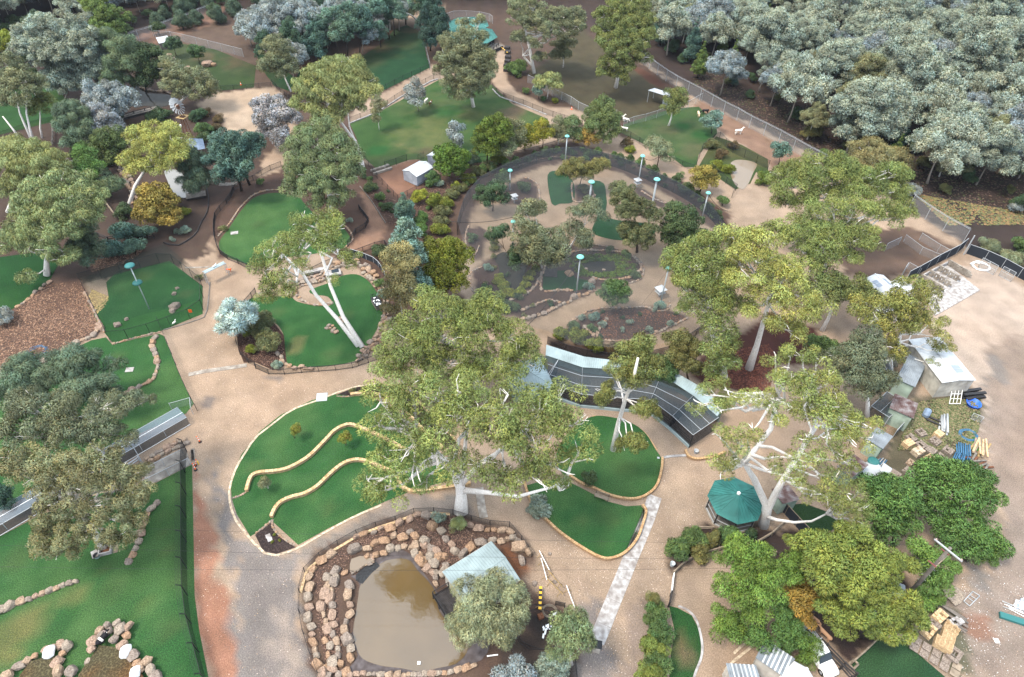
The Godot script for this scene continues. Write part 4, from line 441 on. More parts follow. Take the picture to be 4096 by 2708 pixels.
	pool("pond_water",[-15.9,-35.5,-15.1,-37.2,-14.2,-38.1,-13.5,-38.6,-11.9,-38.9,-10.7,-38.6,-9.8,-37.5,-8.6,-36.4,-7.6,-35.1,-7,-33.1,-5.8,-31.6,-4.6,-30.2,-3.6,-29.7,-3.7,-28.6,-4.7,-27.5,-6.6,-27,-8,-26.6,-10.2,-26.9,-12.3,-27.1,-14.2,-27.7,-15,-28.7,-15.7,-30.4,-15.8,-32.5,-15.9,-34.5],"muddy_water",.06)
	pool("cascade_pool",[-17.4,-38.5,-16.5,-38.9,-15.3,-38.7,-14.8,-38.3,-15.7,-37.9,-16.7,-37,-17.3,-37.1],"mud_water",.35)
	pool("wet_rock_shelf",[-16.6,-36.8,-15.7,-37.8,-14.6,-38.4,-14.1,-37.9,-14.9,-37,-15.7,-35.7,-16.5,-36.1],"wet_liner",.075,false)
	boulder("dark wet spout rock above the cascade pool",-17.44,-39.82,1.2,4,.9)
	rock_row("stone lip round the small cascade pool","rock border",[-17.4,-37.3,-17,-36.9,-16.6,-37.3,-15.7,-37.9,-14.9,-38.3,-15.2,-38.9],.42,1,.1,0,.8,false,"rock_border",.1)
	rock_row("outer row of boulders along the left pond fence","rock border",[-19.3,-39.5,-20.1,-38.8,-21,-38.1,-21.6,-36.8,-21.5,-35.5,-21.4,-34.3,-21.1,-33,-20.6,-31.6,-20.1,-30.2,-19.5,-29,-19,-27.9,-18,-26.4],1.0,1,.2,0,.7)
	rock_row("inner row of boulders on the left pond bank","rock border",[-18.3,-37.8,-19.1,-36.9,-19.6,-36.4,-19.7,-35.3,-19.7,-34.3,-19.6,-33.2,-19.2,-32.3,-18.8,-31.2,-18.3,-29.8,-17.9,-28.7,-17.5,-27.4],.95,2,.25,0,.7)
	rock_row("row of boulders at the left water edge of the pond","rock border",[-17.4,-36.4,-17,-35.4,-17,-34.4,-16.6,-33.5,-16.4,-32.4,-16.7,-31.6,-16.5,-30.6,-16.1,-29.7,-15.7,-28.9,-15.5,-28],1.0,1,.12,0,.8)
	rock_row("top terrace of boulders along the pond fence","rock border",[-18,-40.7,-16.4,-41.7,-14.9,-42.2,-13.3,-42.9,-11.9,-43.7,-10.8,-44.4,-9.5,-44.4,-8.4,-43.9],1.05,1,.3,0,.7)
	rock_row("middle terrace of boulders above the pond","rock border",[-17,-39.8,-15.8,-40.2,-14.2,-41,-12.6,-41.6,-11.3,-41.8,-10.7,-42.2,-10.1,-41.5,-9.3,-40.8,-8.2,-39.9,-7.2,-39.3],.95,1,.3)
	rock_row("lower terrace of boulders round the pond head","rock border",[-16.5,-38.6,-15.2,-39,-14,-39.5,-12.7,-40.1,-11.6,-40.3,-10.7,-40.2,-10.1,-39.1,-9.4,-38.3,-8.6,-37.6,-7.9,-37.1,-7.5,-36.1],1.0,1,.15,0,.8)
	rock_row("upper right line of boulders falling from the white trunk","rock border",[-9.6,-43.6,-8.3,-42.7,-7.4,-42,-6.6,-41.1,-5.9,-40,-5,-39.5,-4.6,-40.2,-3.8,-40.6,-2.6,-41,-1.4,-41.5,-.1,-41.7],1.1,1,.2)
	rock_row("boulders along the right pond fence behind the green roof","rock border",[-6.9,-44.4,-5.7,-43.8,-4.3,-43.2,-2.9,-43,-1.3,-42.8,-.1,-42.8,.7,-42.4,1.2,-41.9,1.7,-41,2.3,-40.3],1.0,1,.2)
	rock_heap("loose boulders on the right bank of the pond","rock bank",[-10.5,-40.6,-9.2,-41.4,-7,-39.2,-5.9,-38.4,-6.8,-37.1,-7.7,-36.4,-8.8,-37.8,-10,-39.5],1.0,22)
	rock_heap("big boulders in the red earth beside the green roof","rock bank",[.7,-42.1,1.7,-41.4,2.6,-39.2,1.8,-38.4,1.1,-39.9,.2,-41.1],1.3,7)
	rock_row("low wall of tan stones along the bottom of the pond","rock border",[-16.5,-26.3,-15.1,-26.2,-13.6,-26.3,-11.6,-26.2,-9.4,-26.3,-7.2,-26.5,-5.4,-26.7,-3.8,-27.1,-2.9,-27.4],.75,1,.05,0,.7)
	rock_heap("boulders at the bottom left corner of the pond","rock bank",[-18.4,-26.8,-17.3,-27.2,-15.6,-27.1,-15.4,-26.3,-17.6,-25.8],.9,9)
	fence("plain","black mesh fence with posts curving round the top of the pond",[-22.3,-34.5,-22.3,-37.3,-21,-38.8,-19.2,-40.4,-17.3,-41.8,-15.2,-42.9,-13.1,-43.7,-11.1,-44.8,-8.7,-45,-6.8,-44.9,-4.6,-44.2,-2.2,-43.5,-.3,-43.6,.7,-43.3,1.2,-42.8,2.4,-40.6,3.5,-38.9],1.15,2.35,"black_steel","fine_net",false,false)
	fence("plain","black mesh fence along the left side of the pond",[-22.3,-34.5,-21.9,-32.7,-21.1,-30.7,-20.2,-28.9,-19.3,-27.5,-18.2,-25.8,-17.4,-24.1],1.15,2.35,"black_steel","fine_net")
	edging("garden_kerb","cream kerb blocks under the curved pond fence",[-22.2,-34.5,-22.2,-37,-20.9,-38.6,-19.1,-40.1,-17.2,-41.6,-15.1,-42.7,-13,-43.6,-11,-44.6,-8.7,-44.9,-6.8,-44.8],.32,.16,"cap",1.3,false,false)
	gable("pond_house","sage green roofed shelter with deck beside the muddy pond",-2.55,-35.82,.64,6.05,5.15,2.6,3.15,"sage_roof","cream_wall",.0,.2,false,[],"shelter")
	frame_deck("dark timber viewing deck with black railing over the pond",-5.77,-33.2,.61,1.95,4,.6)
	block_mass("float","small white float on the muddy water","float",-8.44,-27.42,0,V(.3,.25,.3),"white_paint",.02)
	block_mass("white_pipe","short white pipe near the bottom left boulders, upper","pipe",-17.02,-27.56,-1.05,V(.57,.12,.12),"white_paint",.03)
	block_mass("white_pipe","short white pipe near the bottom left boulders, lower","pipe",-16.52,-27.36,.61,V(.39,.12,.12),"white_paint",.03)
	block_mass("white_pipe","short white pipe beside the green weeds of the left bank","pipe",-16.79,-28.15,-1.23,V(.41,.12,.12),"white_paint",.03)
	block_mass("white_pipe","short white pipe by the liner at bottom right","pipe",-1.01,-28.43,.16,V(1.15,.12,.12),"white_paint",.03)
	fence("pool","black bar fence along the front of the heart shaped lawn",[-36.9,-67.9,-34,-66.5,-31.9,-67.1,-29.7,-67.4,-27,-67.8,-24.9,-68.1,-23,-68.6,-22.2,-69.1,-20.6,-69.9,-19.5,-70.6],1.15,2.4,"black_steel","chain_mesh",false,false)
	fence("plain","black mesh fence behind the rock bank right of the heart shaped lawn",[-22.3,-69.1,-21.5,-71.1,-20.7,-72.2,-19.9,-73.4,-19.2,-75,-19,-77,-18.7,-79.1],1.1,2.4,"black_steel","fine_net")
	fence("plain","curved black fence round the left bed of the heart shaped lawn",[-42.2,-79.6,-42.5,-76.9,-41.6,-73.7,-39.5,-69.9,-37,-68.2],1.1,2.4,"black_steel","fine_net")
	fence("pool","black bar fence at the left tip of the heart shaped lawn",[-42.6,-81.6,-41.8,-84.7],1.15,2.0,"black_steel","chain_mesh",false,false)
	fence("pool","black bar fence behind the rock bank above the heart shaped lawn",[-33.9,-90.6,-32.3,-92.3,-30,-94,-27.7,-96,-25.6,-97.3,-23.4,-99.4,-21.7,-96.9],1.15,2.4,"black_steel","chain_mesh",false,false)
	fence("cloth","pale grey sheet screen beside the slim olive gum",[-28.5,-95.9,-26.7,-95.2,-23.7,-93.5,-22.5,-91.6,-21.5,-89.6],1.2,1.6,"galv","chain_mesh",false,false)
	rock_row("two tiered rock bank above the heart shaped lawn","rock border",[-35,-84.1,-35.6,-85.9,-34.7,-86.9,-33.2,-87.7,-31.9,-88.4,-30.8,-90,-30.3,-92,-28.4,-92.5,-27.1,-93.3],.75,3,.2,.12,.7)
	rock_row("rock border curling round the small lawn island","rock border",[-34.9,-84.1,-33.8,-83.1,-32.4,-82.5,-31.2,-82.2,-29.9,-82.6,-28.8,-82.7],.6,1,.15,0,.6)
	rock_heap("scattered rocks right of the white slab above the heart shaped lawn","rock bank",[-27.1,-93.3,-25.6,-93,-23.7,-91.9,-22.9,-90,-23.9,-89.1,-25.6,-90.6],.8,14)
	rock_row("rock border down the right side of the heart shaped lawn","rock border",[-24.2,-89.5,-23,-87.7,-21.8,-86.2,-21,-84.1,-20.4,-80.6,-20.5,-78.2],.65,2,.25,0,.6)
	rock_heap("flat rubble slope along the right fence of the heart shaped lawn","rock bank",[-20.3,-79.9,-19,-79.3,-19.4,-75.4,-20.1,-73.4,-21.2,-71.8,-22.3,-69.7,-23,-70,-22,-72.7,-21,-74.6,-20.6,-77.2],.75,34)
	rock_heap("cluster of rocks in the middle of the heart shaped lawn","rock bank",[-29.1,-77.2,-28.2,-77.7,-27.2,-76.9,-26.7,-75.7,-27.4,-76,-28.4,-76.6],.6,9)
	rock_heap("few rocks between the twin white trunks","rock bank",[-27.7,-79.2,-26.7,-79,-25.5,-78.2,-27,-78.6],.6,4)
	rock_row("pale rocks at the corner bed of the heart shaped lawn","rock border",[-34.8,-71.6,-34.1,-70.7,-33.3,-69.2,-32.3,-68.5,-31,-68.3,-29.1,-68.3],.75,1,.3,0,.7)
	block_mass("concrete_slab","white framed square slab on the rock bank above the heart shaped lawn","slab",-30.1,-90.19,.35,V(2.0,.25,1.5),"concrete",.3)
	block_mass("dark_panel","dark glass panel set in the white framed square slab","panel",-30.08,-90.47,.35,V(1.2,.04,.9),"glass",.56)
	block_mass("concrete_slab","long grey concrete beam on the rock bank","slab",-33.34,-90.43,.45,V(4.2,.4,.8),"concrete",.3)
	feeding_table(-21.77,-82.62,-1.05)
	lawn("mulch_bed",[-40.6,-80.4,-39,-79.7,-36.8,-77.5,-34.7,-75,-33.9,-72.5,-32.8,-69.3,-33.1,-68.5,-34.4,-67.7,-37.3,-69.1,-39,-69,-40.7,-71.9,-41.9,-75,-41.8,-78.3,-40.7,-79],C(.10,.055,.042),C(.14,.08,.058),.036,.8,false,"mulch")
	rock_row("low stone edging round the mulch side of the kidney shaped lawn","rock border",[-53.1,-100,-52.4,-103.9,-52,-109.6,-50.6,-114.3,-47.1,-116.1,-42.5,-114.8],.4,1,.05,0,.7)
	rock_row("low stone edging at the right end of the kidney shaped lawn","rock border",[-37.2,-108,-33.1,-106,-30.4,-103.4,-29.1,-100.6,-29.9,-97.9],.4,1,.05,0,.7)
	fence("pool","black bar fence along the bottom of the kidney shaped lawn",[-54.9,-103.6,-53.3,-99.1,-50.6,-94.4,-48.1,-92.9,-46.2,-91.8,-43.4,-90.1,-42.4,-91.8],1.15,2.4)
	fence("pool","black bar fence along the left edge of the kidney shaped lawn",[-54.9,-103.6,-55.6,-106.7,-55.2,-109.2,-54.8,-112.2,-54.9,-116.4,-52.1,-119.8,-50.8,-122.7,-47.9,-125.7],1.15,2.4)
	fence("pool","black bar fence at the lower right of the kidney shaped lawn",[-29.7,-110.1,-26.6,-105.1,-28.8,-102.2,-29.5,-98.2],1.15,2.4,"black_steel","chain_mesh",false,false)
	block_mass("floor_slab","pale slab with panel at the left of the kidney shaped lawn","slab",-50.53,-101.2,.3,V(1.3,.08,.9),"concrete",.03)
	net_pole("umbrella_pole","tall slanting pole with two green discs in the pentagon aviary",-57.29,-80.09,8.6,.09,.75,"",V(0,0,0),.62)
	net_roof("aviary_net","thin dark net tented over the pentagon lawn",[-69.3,-84.3,-59.8,-94.3,-51.1,-86.9,-48.8,-80,-60.6,-73.8],[[-57.29,-80.09,8.6]],2.2,12.0,"green_net",.9)
	fence("chain","netted fence round the pentagon aviary",[-70.6,-85.7,-58.8,-92.5,-50.6,-85.6,-48.5,-79.3,-53.7,-74.9,-59.5,-71.9],2.2,3.0,"black_steel","green_net",true,false)
	rock_row("stone footing along the lower sides of the pentagon aviary","rock border",[-53.5,-74.9,-55.7,-73.9,-57.5,-73,-59.4,-72],.4,1,.05)
	rock_row("stone footing along the left side of the pentagon aviary","rock border",[-69.2,-83.6,-66.6,-80.5,-64.3,-77.6,-61.8,-74.4],.5,1,.1)
	edging("garden_kerb","timber edging outside the right side of the pentagon aviary",[-53.2,-75.4,-50.3,-76.9,-47.8,-78.7,-48.5,-81.4,-50.1,-87.1],.15,.12,"grey_timber",2.0,false,false)
	boulder("largest grey boulder in the pentagon aviary",-53.35,-80.62,1.3,4)
	boulder("boulder leaning on the largest one in the pentagon aviary",-53.45,-79.59,.8,4)
	boulder("pointed boulder in the middle of the pentagon aviary",-54.8,-83.85,.7,4)
	boulder("small boulder near the top of the pentagon aviary",-54.83,-85.27,.55,4)
	boulder("grey boulder at the left corner of the pentagon aviary",-60.51,-76.09,.95,4)
	boulder("brownish boulder near the pole foot of the pentagon aviary",-59.75,-77.44,.6,4)
	bird("white bird standing on the lawn edge in the pentagon aviary",-51.94,-76.74,.9)
	block_mass("notice_board","small orange and white notice on the pentagon aviary fence","sign",-49.94,-78.56,.2,V(.5,.6,.05),"orange",.9)
	rock_row("curved row of boulders on the left lawn below the pentagon aviary","rock border",[-53.4,-74.3,-53.8,-73.3,-53.3,-71.7,-52.1,-69.9,-51.1,-67.9,-50.7,-66.2,-50.9,-64.8,-51.8,-63.9,-52.6,-63.1,-53.5,-62.2],.85,1,.08,0,.6)
	rock_row("line of boulders between the leaf litter and the left lawn","rock border",[-62.2,-74.9,-63.4,-76,-63.1,-73.6,-64.5,-72.4,-65.4,-71.1,-66.5,-69.6,-67.7,-68.2,-69.1,-66.5,-72.2,-64.7],.85,1,.1,0,.6)
	rock_row("rough stones along the upper edge of the leaf litter","rock border",[-78,-79,-77.3,-80.5,-77,-82.1,-76.6,-84,-76.1,-85.8],.7,1,.3,0,.5)
	block_mass("floor_slab","pale square lid on the left lawn","slab",-54.74,-66.87,.15,V(1.1,.08,.9),"concrete",.03)
	fence("plain","black mesh fence along the left side of the main road",[-54.4,-76.7,-50.4,-70.9,-46.6,-65.2,-43.4,-60.8,-42.4,-59.6],1.5,2.6,"black_steel","fine_net",false,false)
	coil("garden_hose","tangled blue hose lying on the leaf litter",-69.61,-70.04,1.2,4,"blue_pipe",.03,.5)
	boulder("pale flat boulder at the end of the leaf litter",-67.47,-68.35,1.3,2)
	boulder("whitish boulder at the left edge of the leaf litter",-72.11,-65.29,1.0,2)
	fence("tall","black boundary fence with leaning arms along the big left lawn",[-41.4,-52.9,-40.3,-49.4,-38.8,-45.7,-37.6,-42.4,-36.3,-39,-35,-35.5,-33.6,-32.1,-31.8,-29.1,-29.9,-26.2,-28.9,-24.5],2.4,3.4,"black_steel","dark_net",false,false)
	edging("garden_kerb","concrete kerb at the foot of the gate by the striped bollards",[-40.8,-53.1,-39.9,-51.1,-40.8,-53.3],.4,.12,"old_concrete",1.8,false,false)
	rock_row("upper row of boulders on the big left lawn","rock border",[-41.9,-45.5,-42.3,-44.8,-42.6,-43.9,-42.6,-42.9,-42.5,-41.9,-42.3,-40.8,-42.2,-39.9,-42.2,-39,-42.2,-38.1,-42.3,-37.2],.9,1,.05,0,.6)
	rock_row("dry stone retaining wall on the big left lawn","rock border",[-46.5,-35.1,-47.4,-34.9,-48,-34.6,-48.6,-34.2,-49.4,-33.8,-50.1,-33.4,-50.8,-32.9,-51.7,-32.5,-52.5,-32,-53.4,-31.5,-55.8,-30.4],.9,1,.02,0,.8)
	rock_heap("left arm of the stone mound at the bottom edge","rock bank",[-44.8,-28.4,-44.2,-27.9,-44.2,-26.9,-43.9,-25.7,-44,-25.1,-44.6,-25.1,-44.8,-26.4,-45.1,-27.1,-46.2,-27.4,-47.6,-26.5,-48,-25,-49.1,-24.9,-48.6,-25.9,-47.3,-26.9,-46.2,-27.7,-45.6,-28.1],.8,40,"rock_bank",.1,.25)
	rock_heap("ring of pale boulders of the goat mound at the bottom edge","rock bank",[-41.3,-30.3,-40,-30.4,-38.8,-30,-37.9,-28.2,-38.5,-28,-36.8,-27.1,-35.1,-26.6,-33.9,-25.4,-35.5,-25.3,-37.7,-27.2,-39,-28,-39.7,-28.1,-40.9,-29,-41,-28,-41.4,-26.8,-41.9,-25.5,-42.9,-25.1,-42.6,-25.6,-41.9,-26.9,-42.1,-28.4,-42,-29.7],.9,58,"rock_bank",.15,.45)
	mound("goat_mound",[-41.1,-28.1,-39.6,-28,-37.7,-27,-35.5,-25.3,-33.8,-22.9,-41.4,-22.7,-41.8,-25.2,-41.4,-26.8],.55)
	mound("stone_mound",[-46,-26.9,-44.9,-26.8,-44.2,-25.1,-43.4,-22.7,-47,-22.6,-47.6,-25.1,-47.3,-26.3],.4)
	tag(put("boulder",rock_shapes[3],M.white_paint,self,Transform3D(Basis.from_scale(V(.95,1.04,1.23)),V(-37.99,.8,-27.44))),"upper white boulder on the goat mound","boulder")
	tag(put("boulder",rock_shapes[3],M.white_paint,self,Transform3D(Basis.from_scale(V(.85,.94,1.10)),V(-36.21,.8,-25.48))),"lower white boulder on the goat mound","boulder")
	tag(put("boulder",rock_shapes[3],M.white_paint,self,Transform3D(Basis.from_scale(V(.9,.99,1.17)),V(-45.6,.8,-27.17))),"whitish boulder on the left stone mound","boulder")
	goat("black and white goat lying on the stones of the mound",-40.81,-28.62,.75,1.14)
	box_trough(-45.38,-38.72,.34)
	bucket("pale green bucket ring on the lawn beside the broken box",-46.02,-37.97)
	tunnel("long blue grey mesh tunnel with white rails running left from the road",-59.86,-38.55,-42.58,-57.3,2.6,1.4)
	pool("gravel_pad",[-44.4,-47.3,-40.1,-51,-41.9,-53.5,-43.3,-52.4,-44.5,-51.3,-45.9,-50.3],"old_concrete",.042,false)
	rock_row("stone retaining row beside the white railed pad","rock border",[-45.8,-50.7,-45.3,-51.2,-44.5,-51.9,-43.9,-52.6,-43,-53.3,-42.2,-53.7,-41.7,-54.2],.75,2,.1,.1)
	rock_heap("rubble behind the stone row in the railed pen","rock bank",[-45.9,-51.5,-45.1,-52.1,-44.2,-53.4,-42.9,-54.5,-42.2,-53.9,-43.7,-52.9,-45,-51.8],.5,18)
	fence("chain","galvanised rail and mesh along the lower side of the pad",[-44.5,-47.2,-42.3,-49,-40.1,-50.8],1.5,3.0,"galv","chain_mesh",false,false)
	fence("chain","galvanised rail and mesh along the middle of the pad",[-45.6,-48.6,-43.5,-50.4,-41.4,-52.2],1.4,3.0,"galv","chain_mesh",false,false)
	fence("chain","galvanised mesh gate panel at the left of the pad",[-47.1,-51.8,-45.9,-50.5],2.0,2.0,"galv","chain_mesh",false,false)
	fence("chain","galvanised mesh fence corner by the road",[-45.9,-59.7,-43.4,-60.9,-42.3,-59.6,-43.3,-58.5],1.4,2.6,"galv","chain_mesh",false,false)
	fence("log","low pipe rails beside the pad",[-47.5,-50.1,-46.7,-51.2],.9,2.0,"galv","chain_mesh",false,false)
	bollard("upper orange and white traffic bollard by the road edge",-40.25,-54.45,-.25)
	bollard("orange and white traffic bollard leaning right by the gate kerb",-39.53,-50.72,.35)
	bollard("orange and white traffic bollard leaning left by the gate kerb",-39.23,-50.08,-.4)
	block_mass("yellow_block","short yellow post stub beside the gate kerb","post",-39.18,-50.95,0,V(.12,.7,.12),"yellow_paint")
	gate_arch("silver metal arch gate with white bird ornament",-50.33,-86.72,-47.92,-89.51)
	bed_plant(-47.87,-90.1)
	edging("garden_kerb","dark timber edging of the bed left of the curving path",[-60.9,-116.6,-58.7,-111.5,-57.6,-107.1,-57.6,-103.4,-57.5,-103.4,-57.2,-100.7,-57.8,-98.9,-58.7,-97.1,-60.4,-97,-61.9,-97.6],.18,.25,"dark_timber",1.6)
	fence("log","log rail fence beside the small gravel spur at left",[-77.3,-109.2,-74.6,-106.2,-72.7,-103.9],1.0,1.6,"timber","chain_mesh",false,false)
	fence("log","log rails behind the yellow autumn tree bed",[-73.9,-98.9,-71.6,-97.7,-69.8,-98.7,-65.9,-98.7,-63.3,-99.1],.9,2.6,"dark_timber","chain_mesh",false,false)
	fence("log","log rails above the mulch bed at far left",[-102.5,-139.4,-99.8,-134.2,-97.8,-129.9],1.0,2.2,"grey_timber","chain_mesh",false,false)
	fence("plain","dark fence along the green strip at far left",[-111.1,-133.5,-108.4,-137,-105.5,-140.6,-101.6,-142.2],1.2,3.0,"black_steel","fine_net")
	pool("left_pond",[-71.2,-122,-68.7,-122.3,-66.2,-119.5,-62.9,-113.3,-64.4,-112.3,-66.9,-114.6,-68.9,-117.7],"sky_water",.05)
	pool("upper_pond",[-93.1,-159.6,-93,-162.9,-90,-157.8,-87,-157.2,-83.1,-156.4,-81.5,-152.8,-82.9,-150.4,-87,-150.5,-89.4,-150],"dark_water",.05)
	rock_row("stones round the upper pond","rock border",[-94.5,-164.5,-91.1,-159.7,-87.8,-158.3,-85.4,-158.5,-82.6,-156.7],.9,1,.2,0,.6)
	rock_row("rocky bank left of the pale pond","rock border",[-84.7,-135.2,-82.8,-132.1,-82.4,-129,-80.2,-122,-78.4,-119.9,-76.2,-116.2,-73.9,-112.7,-72.4,-109.7],.9,2,.3,0,.7)
	deck("grey timber deck at the end of the left pond",-61.53,-112.84,.39,3.6,2.0,.4)
	deck("narrow boardwalk with rail across the upper pond",-86.8,-146.1,.68,9,1.8,.5)
	fence("log","dark rail along the upper pond boardwalk",[-88.8,-143.8,-87.1,-145.7,-84.3,-148.1],1.1,2.4,"dark_timber","chain_mesh",false,false)
	boulder("pale boulder at the top of the curving path, left",-60.84,-117.9,1.1,2)
	boulder("pale boulder at the top of the curving path, right",-59.86,-117.96,1.2,2)
	slabs("timber_crossing","",[-58.7,-117.5,-56.7,-117.6,-55.1,-118],1.2,.5,"grey_timber",.05)
	windmill("silver wind pump with fourteen blades on a rusty lattice tower",-68.81,-131.11,9.5,-.25)
	hip_house("small shelter with blue grey pyramid roof beside the wind pump",-67.24,-128.43,3.2,2.3,3.9,.35)
	block_mass("white_tub","white tub on the ground below the wind pump","tub",-75.02,-140.9,0,V(.4,.5,.4),"white_paint")
	skillion("animal_shelter","small white roofed shelter on the upper left lawn",-95.9,-185.91,.57,2.62,2.99,2.3,1.8,"white_roof","grey_timber")
	boulder("boulder in the rusty patch by the upper left shelter",-92.46,-179.45,1.5,1)
	boulder("pale small boulder in the rusty patch by the upper left shelter",-90.64,-177.95,.9,2)
	boulder("largest boulder on the upper left lawn",-80.54,-174.48,2.4,1)
	boulder("boulder leaning on the largest one of the upper left lawn",-79.2,-174.58,1.4,3)
	boulder("orange boulder on the upper left lawn",-78.94,-168.26,1.6,3)
	boulder("reddish boulder behind the white slab of the upper left lawn",-85.04,-172.11,1.3,1)
	boulder("tan boulder at the corner of the upper left lawn",-99.09,-184.17,1.6,3)
	skillion("animal_shelter","low white roofed kennel on the upper left lawn",-81.92,-165.39,.62,3.28,2.93,1.0,.8,"white_roof","cream_wall")
	fence("chain","pale rail fence behind the upper left shelter",[-100.8,-191.8,-97.7,-192.1,-89.3,-188.6,-81.9,-185,-73.2,-180.8],2.2,4.5,"galv","chain_mesh",false,false)
	fence("tall","boundary fence with leaning arms along the red track",[-106.7,-186.1,-104.6,-189.4,-102.2,-192.3,-100.1,-195.7,-98.3,-199.8,-95.7,-202.9,-94.1,-207.8,-91.8,-212.3],2.8,4.2,"galv","chain_mesh",false,false)
	fence("plain","dark fence in front of the sandy clearing",[-72.4,-160.1,-70.3,-160.4,-67.5,-161,-64.4,-161.6,-63.2,-162.4,-60.9,-162.9],1.3,3.0,"black_steel","fine_net",false,false)
	fence("plain","dark fence from the sandy clearing to the weeping gum",[-61.1,-164.4,-57.6,-159.7,-54.5,-155.9,-51.9,-153.7],1.3,2.6,"black_steel","fine_net",false,false)
	cone_marker("orange and white cone on the sandy clearing fence",-68.68,-163.67)
	fence("plain","black fence along the upper dark lawn beside the gravel path",[-34.4,-160.5,-31.5,-165.3,-28.9,-169.3,-26.2,-173.1,-23.4,-176.5],1.6,3.2,"black_steel","green_net",false,false)
	fence("plain","fence on the white kerb along the upper side of the paddock",[-38.2,-145.1,-36.6,-146.9,-34.4,-149.3,-31,-154.8,-29.4,-158.2,-27.7,-161.4,-25.9,-164,-24.1,-166.7,-22.2,-169.7,-20.3,-171.3],1.4,3.0,"black_steel","green_net",false,false)
	edging("garden_kerb","white kerb along the upper side of the paddock",[-38.2,-144.9,-36.6,-146.7,-34.4,-149.1,-32.9,-151.2,-31,-154.6,-29.4,-158,-27.7,-161.1,-25.9,-163.7,-24,-166.4,-22.2,-169.4,-20.2,-171],.3,.25,"concrete",2.4,false,false)
	fence("plain","fence on the kerb along the bending path right of the paddock",[-6.7,-165.8,-5.1,-161.8,-2.4,-159.5,-.2,-158.1,2.3,-155.9,4.8,-153.8,7.2,-151.9,9.4,-150.4,11.7,-149.1,14.6,-147.1],1.4,3.0,"black_steel","fine_net",false,false)
	edging("garden_kerb","grey kerb along the bending path right of the paddock",[-6.7,-165.6,-5.1,-161.6,-2.4,-159.4,-.2,-157.9,2.3,-155.8,4.8,-153.7,7.2,-151.7],.3,.2,"concrete",2.4,false,false)
	fence("plain","light rail of the dark lawn going to the cypress",[-26.4,-191.6,-25,-184.5,-23.4,-176.5],1.6,3.0,"galv","fine_net",false,false)
	gable("white_shed","front white roofed garden shed in the red yard",-19.79,-121.91,.93,4.77,3.72,2.3,2.85,"white_roof","shed_wall",.12,.1)
	gable("white_shed","rear white roofed garden shed half hidden by the glossy bush tree",-15.56,-128.33,.95,4.91,3.84,2.3,2.85,"white_roof","shed_wall",.1,.1)
	block_mass("sleeper","rear of two pale timber beams beside the paddock fence","beam",-28.19,-125.29,.65,V(4.2,.45,.5),"old_concrete")
	block_mass("sleeper","front of two pale timber beams beside the paddock fence","beam",-27.42,-124.18,.65,V(4.2,.45,.5),"old_concrete")
	block_mass("sleeper","third short beam joining the two pale beams","beam",-27.13,-126.11,1.2,V(1.6,.4,.4),"old_concrete")
	fence("plain","black fence along the front of the paddock",[-27.2,-125.7,-24.9,-127.4,-22.6,-129.5],1.5,2.6,"black_steel","green_net",false,false)
	fence("plain","black fence down the left side of the paddock and shed yard",[-37.7,-136.9,-34.3,-132,-31.9,-128.5,-28,-121.2,-24.9,-116.5,-22.8,-113.5],1.4,2.6,"black_steel","fine_net",false,false)
	fence("plain","black fence in front of the white shed",[-22.8,-113.5,-20.4,-116.2,-18.7,-118.5,-17.4,-120.7],1.3,2.4,"black_steel","fine_net",false,false)
	frame_panel("farm_gate","black bar gate standing open by the white shed","gate",[-20.81,.1,-129.05,-19.71,.1,-130.45,-19.71,1.4,-130.45,-20.81,1.4,-129.05],[[0,3,.25,1,2,.25],[0,3,.5,1,2,.5],[0,3,.75,1,2,.75],[0,1,.5,3,2,.5]],"black_steel")
	edging("garden_kerb","low timber edging of the red path bed",[-31.1,-118.3,-28.5,-114.2,-26.1,-109.8,-23.7,-105.2],.12,.15,"grey_timber",1.8)
	skillion("white_shed","white roofed shed behind the dark cypress trunks",-41.19,-203.5,.56,6.35,3.09,3.0,2.5,"white_roof","cream_wall")
	gazebo("gazebo","upper green roof of the double roofed gazebo at the top",-15.15,-202.51,8,6.0,2.8,4.3,"teal_tin",.2,"")
	gazebo("gazebo","lower green roof of the double roofed gazebo, behind the brownish gum",-14.47,-194.37,8,8.0,2.6,4.4,"teal_tin",.1,"dark_net")
	deck("curved grey timber deck in front of the double roofed gazebo",-9.17,-188.58,.91,11,2.6,.9)
	fence("log","rail of the curved gazebo deck",[-9.8,-185.5,-7.6,-188,-6.9,-189.8,-6.2,-191.9],1.7,2.0,"dark_timber","chain_mesh",false,false)
	block_mass("sleeper_step","dark timber sleeper pile beside the gazebo path, number one from the top","sleeper",-3.78,-192.1,-.25,V(1.4,.7,1.3),"dark_timber")
	block_mass("sleeper_step","dark timber sleeper pile beside the gazebo path, number two from the top","sleeper",-3.57,-189.02,-.25,V(1.4,.7,1.3),"dark_timber")
	block_mass("sleeper_step","dark timber sleeper pile beside the gazebo path, number three from the top","sleeper",-3.42,-185.68,-.25,V(1.4,.7,1.3),"dark_timber")
	block_mass("sleeper_step","dark timber sleeper pile beside the gazebo path, number four from the top","sleeper",-3.47,-182.73,-.25,V(1.4,.7,1.3),"dark_timber")
	block_mass("sleeper_step","dark timber sleeper pile beside the gazebo path, number five from the top","sleeper",-3.65,-180,-.25,V(1.4,.7,1.3),"dark_timber")
	block_mass("sleeper_step","dark timber sleeper pile beside the gazebo path, number six from the top","sleeper",-3.57,-177.04,-.25,V(1.4,.7,1.3),"dark_timber")
	barrier("striped yellow plank by the sleeper piles",Vector2(-5.35,-191.62),Vector2(-3.61,-188),"yellow_paint",true)
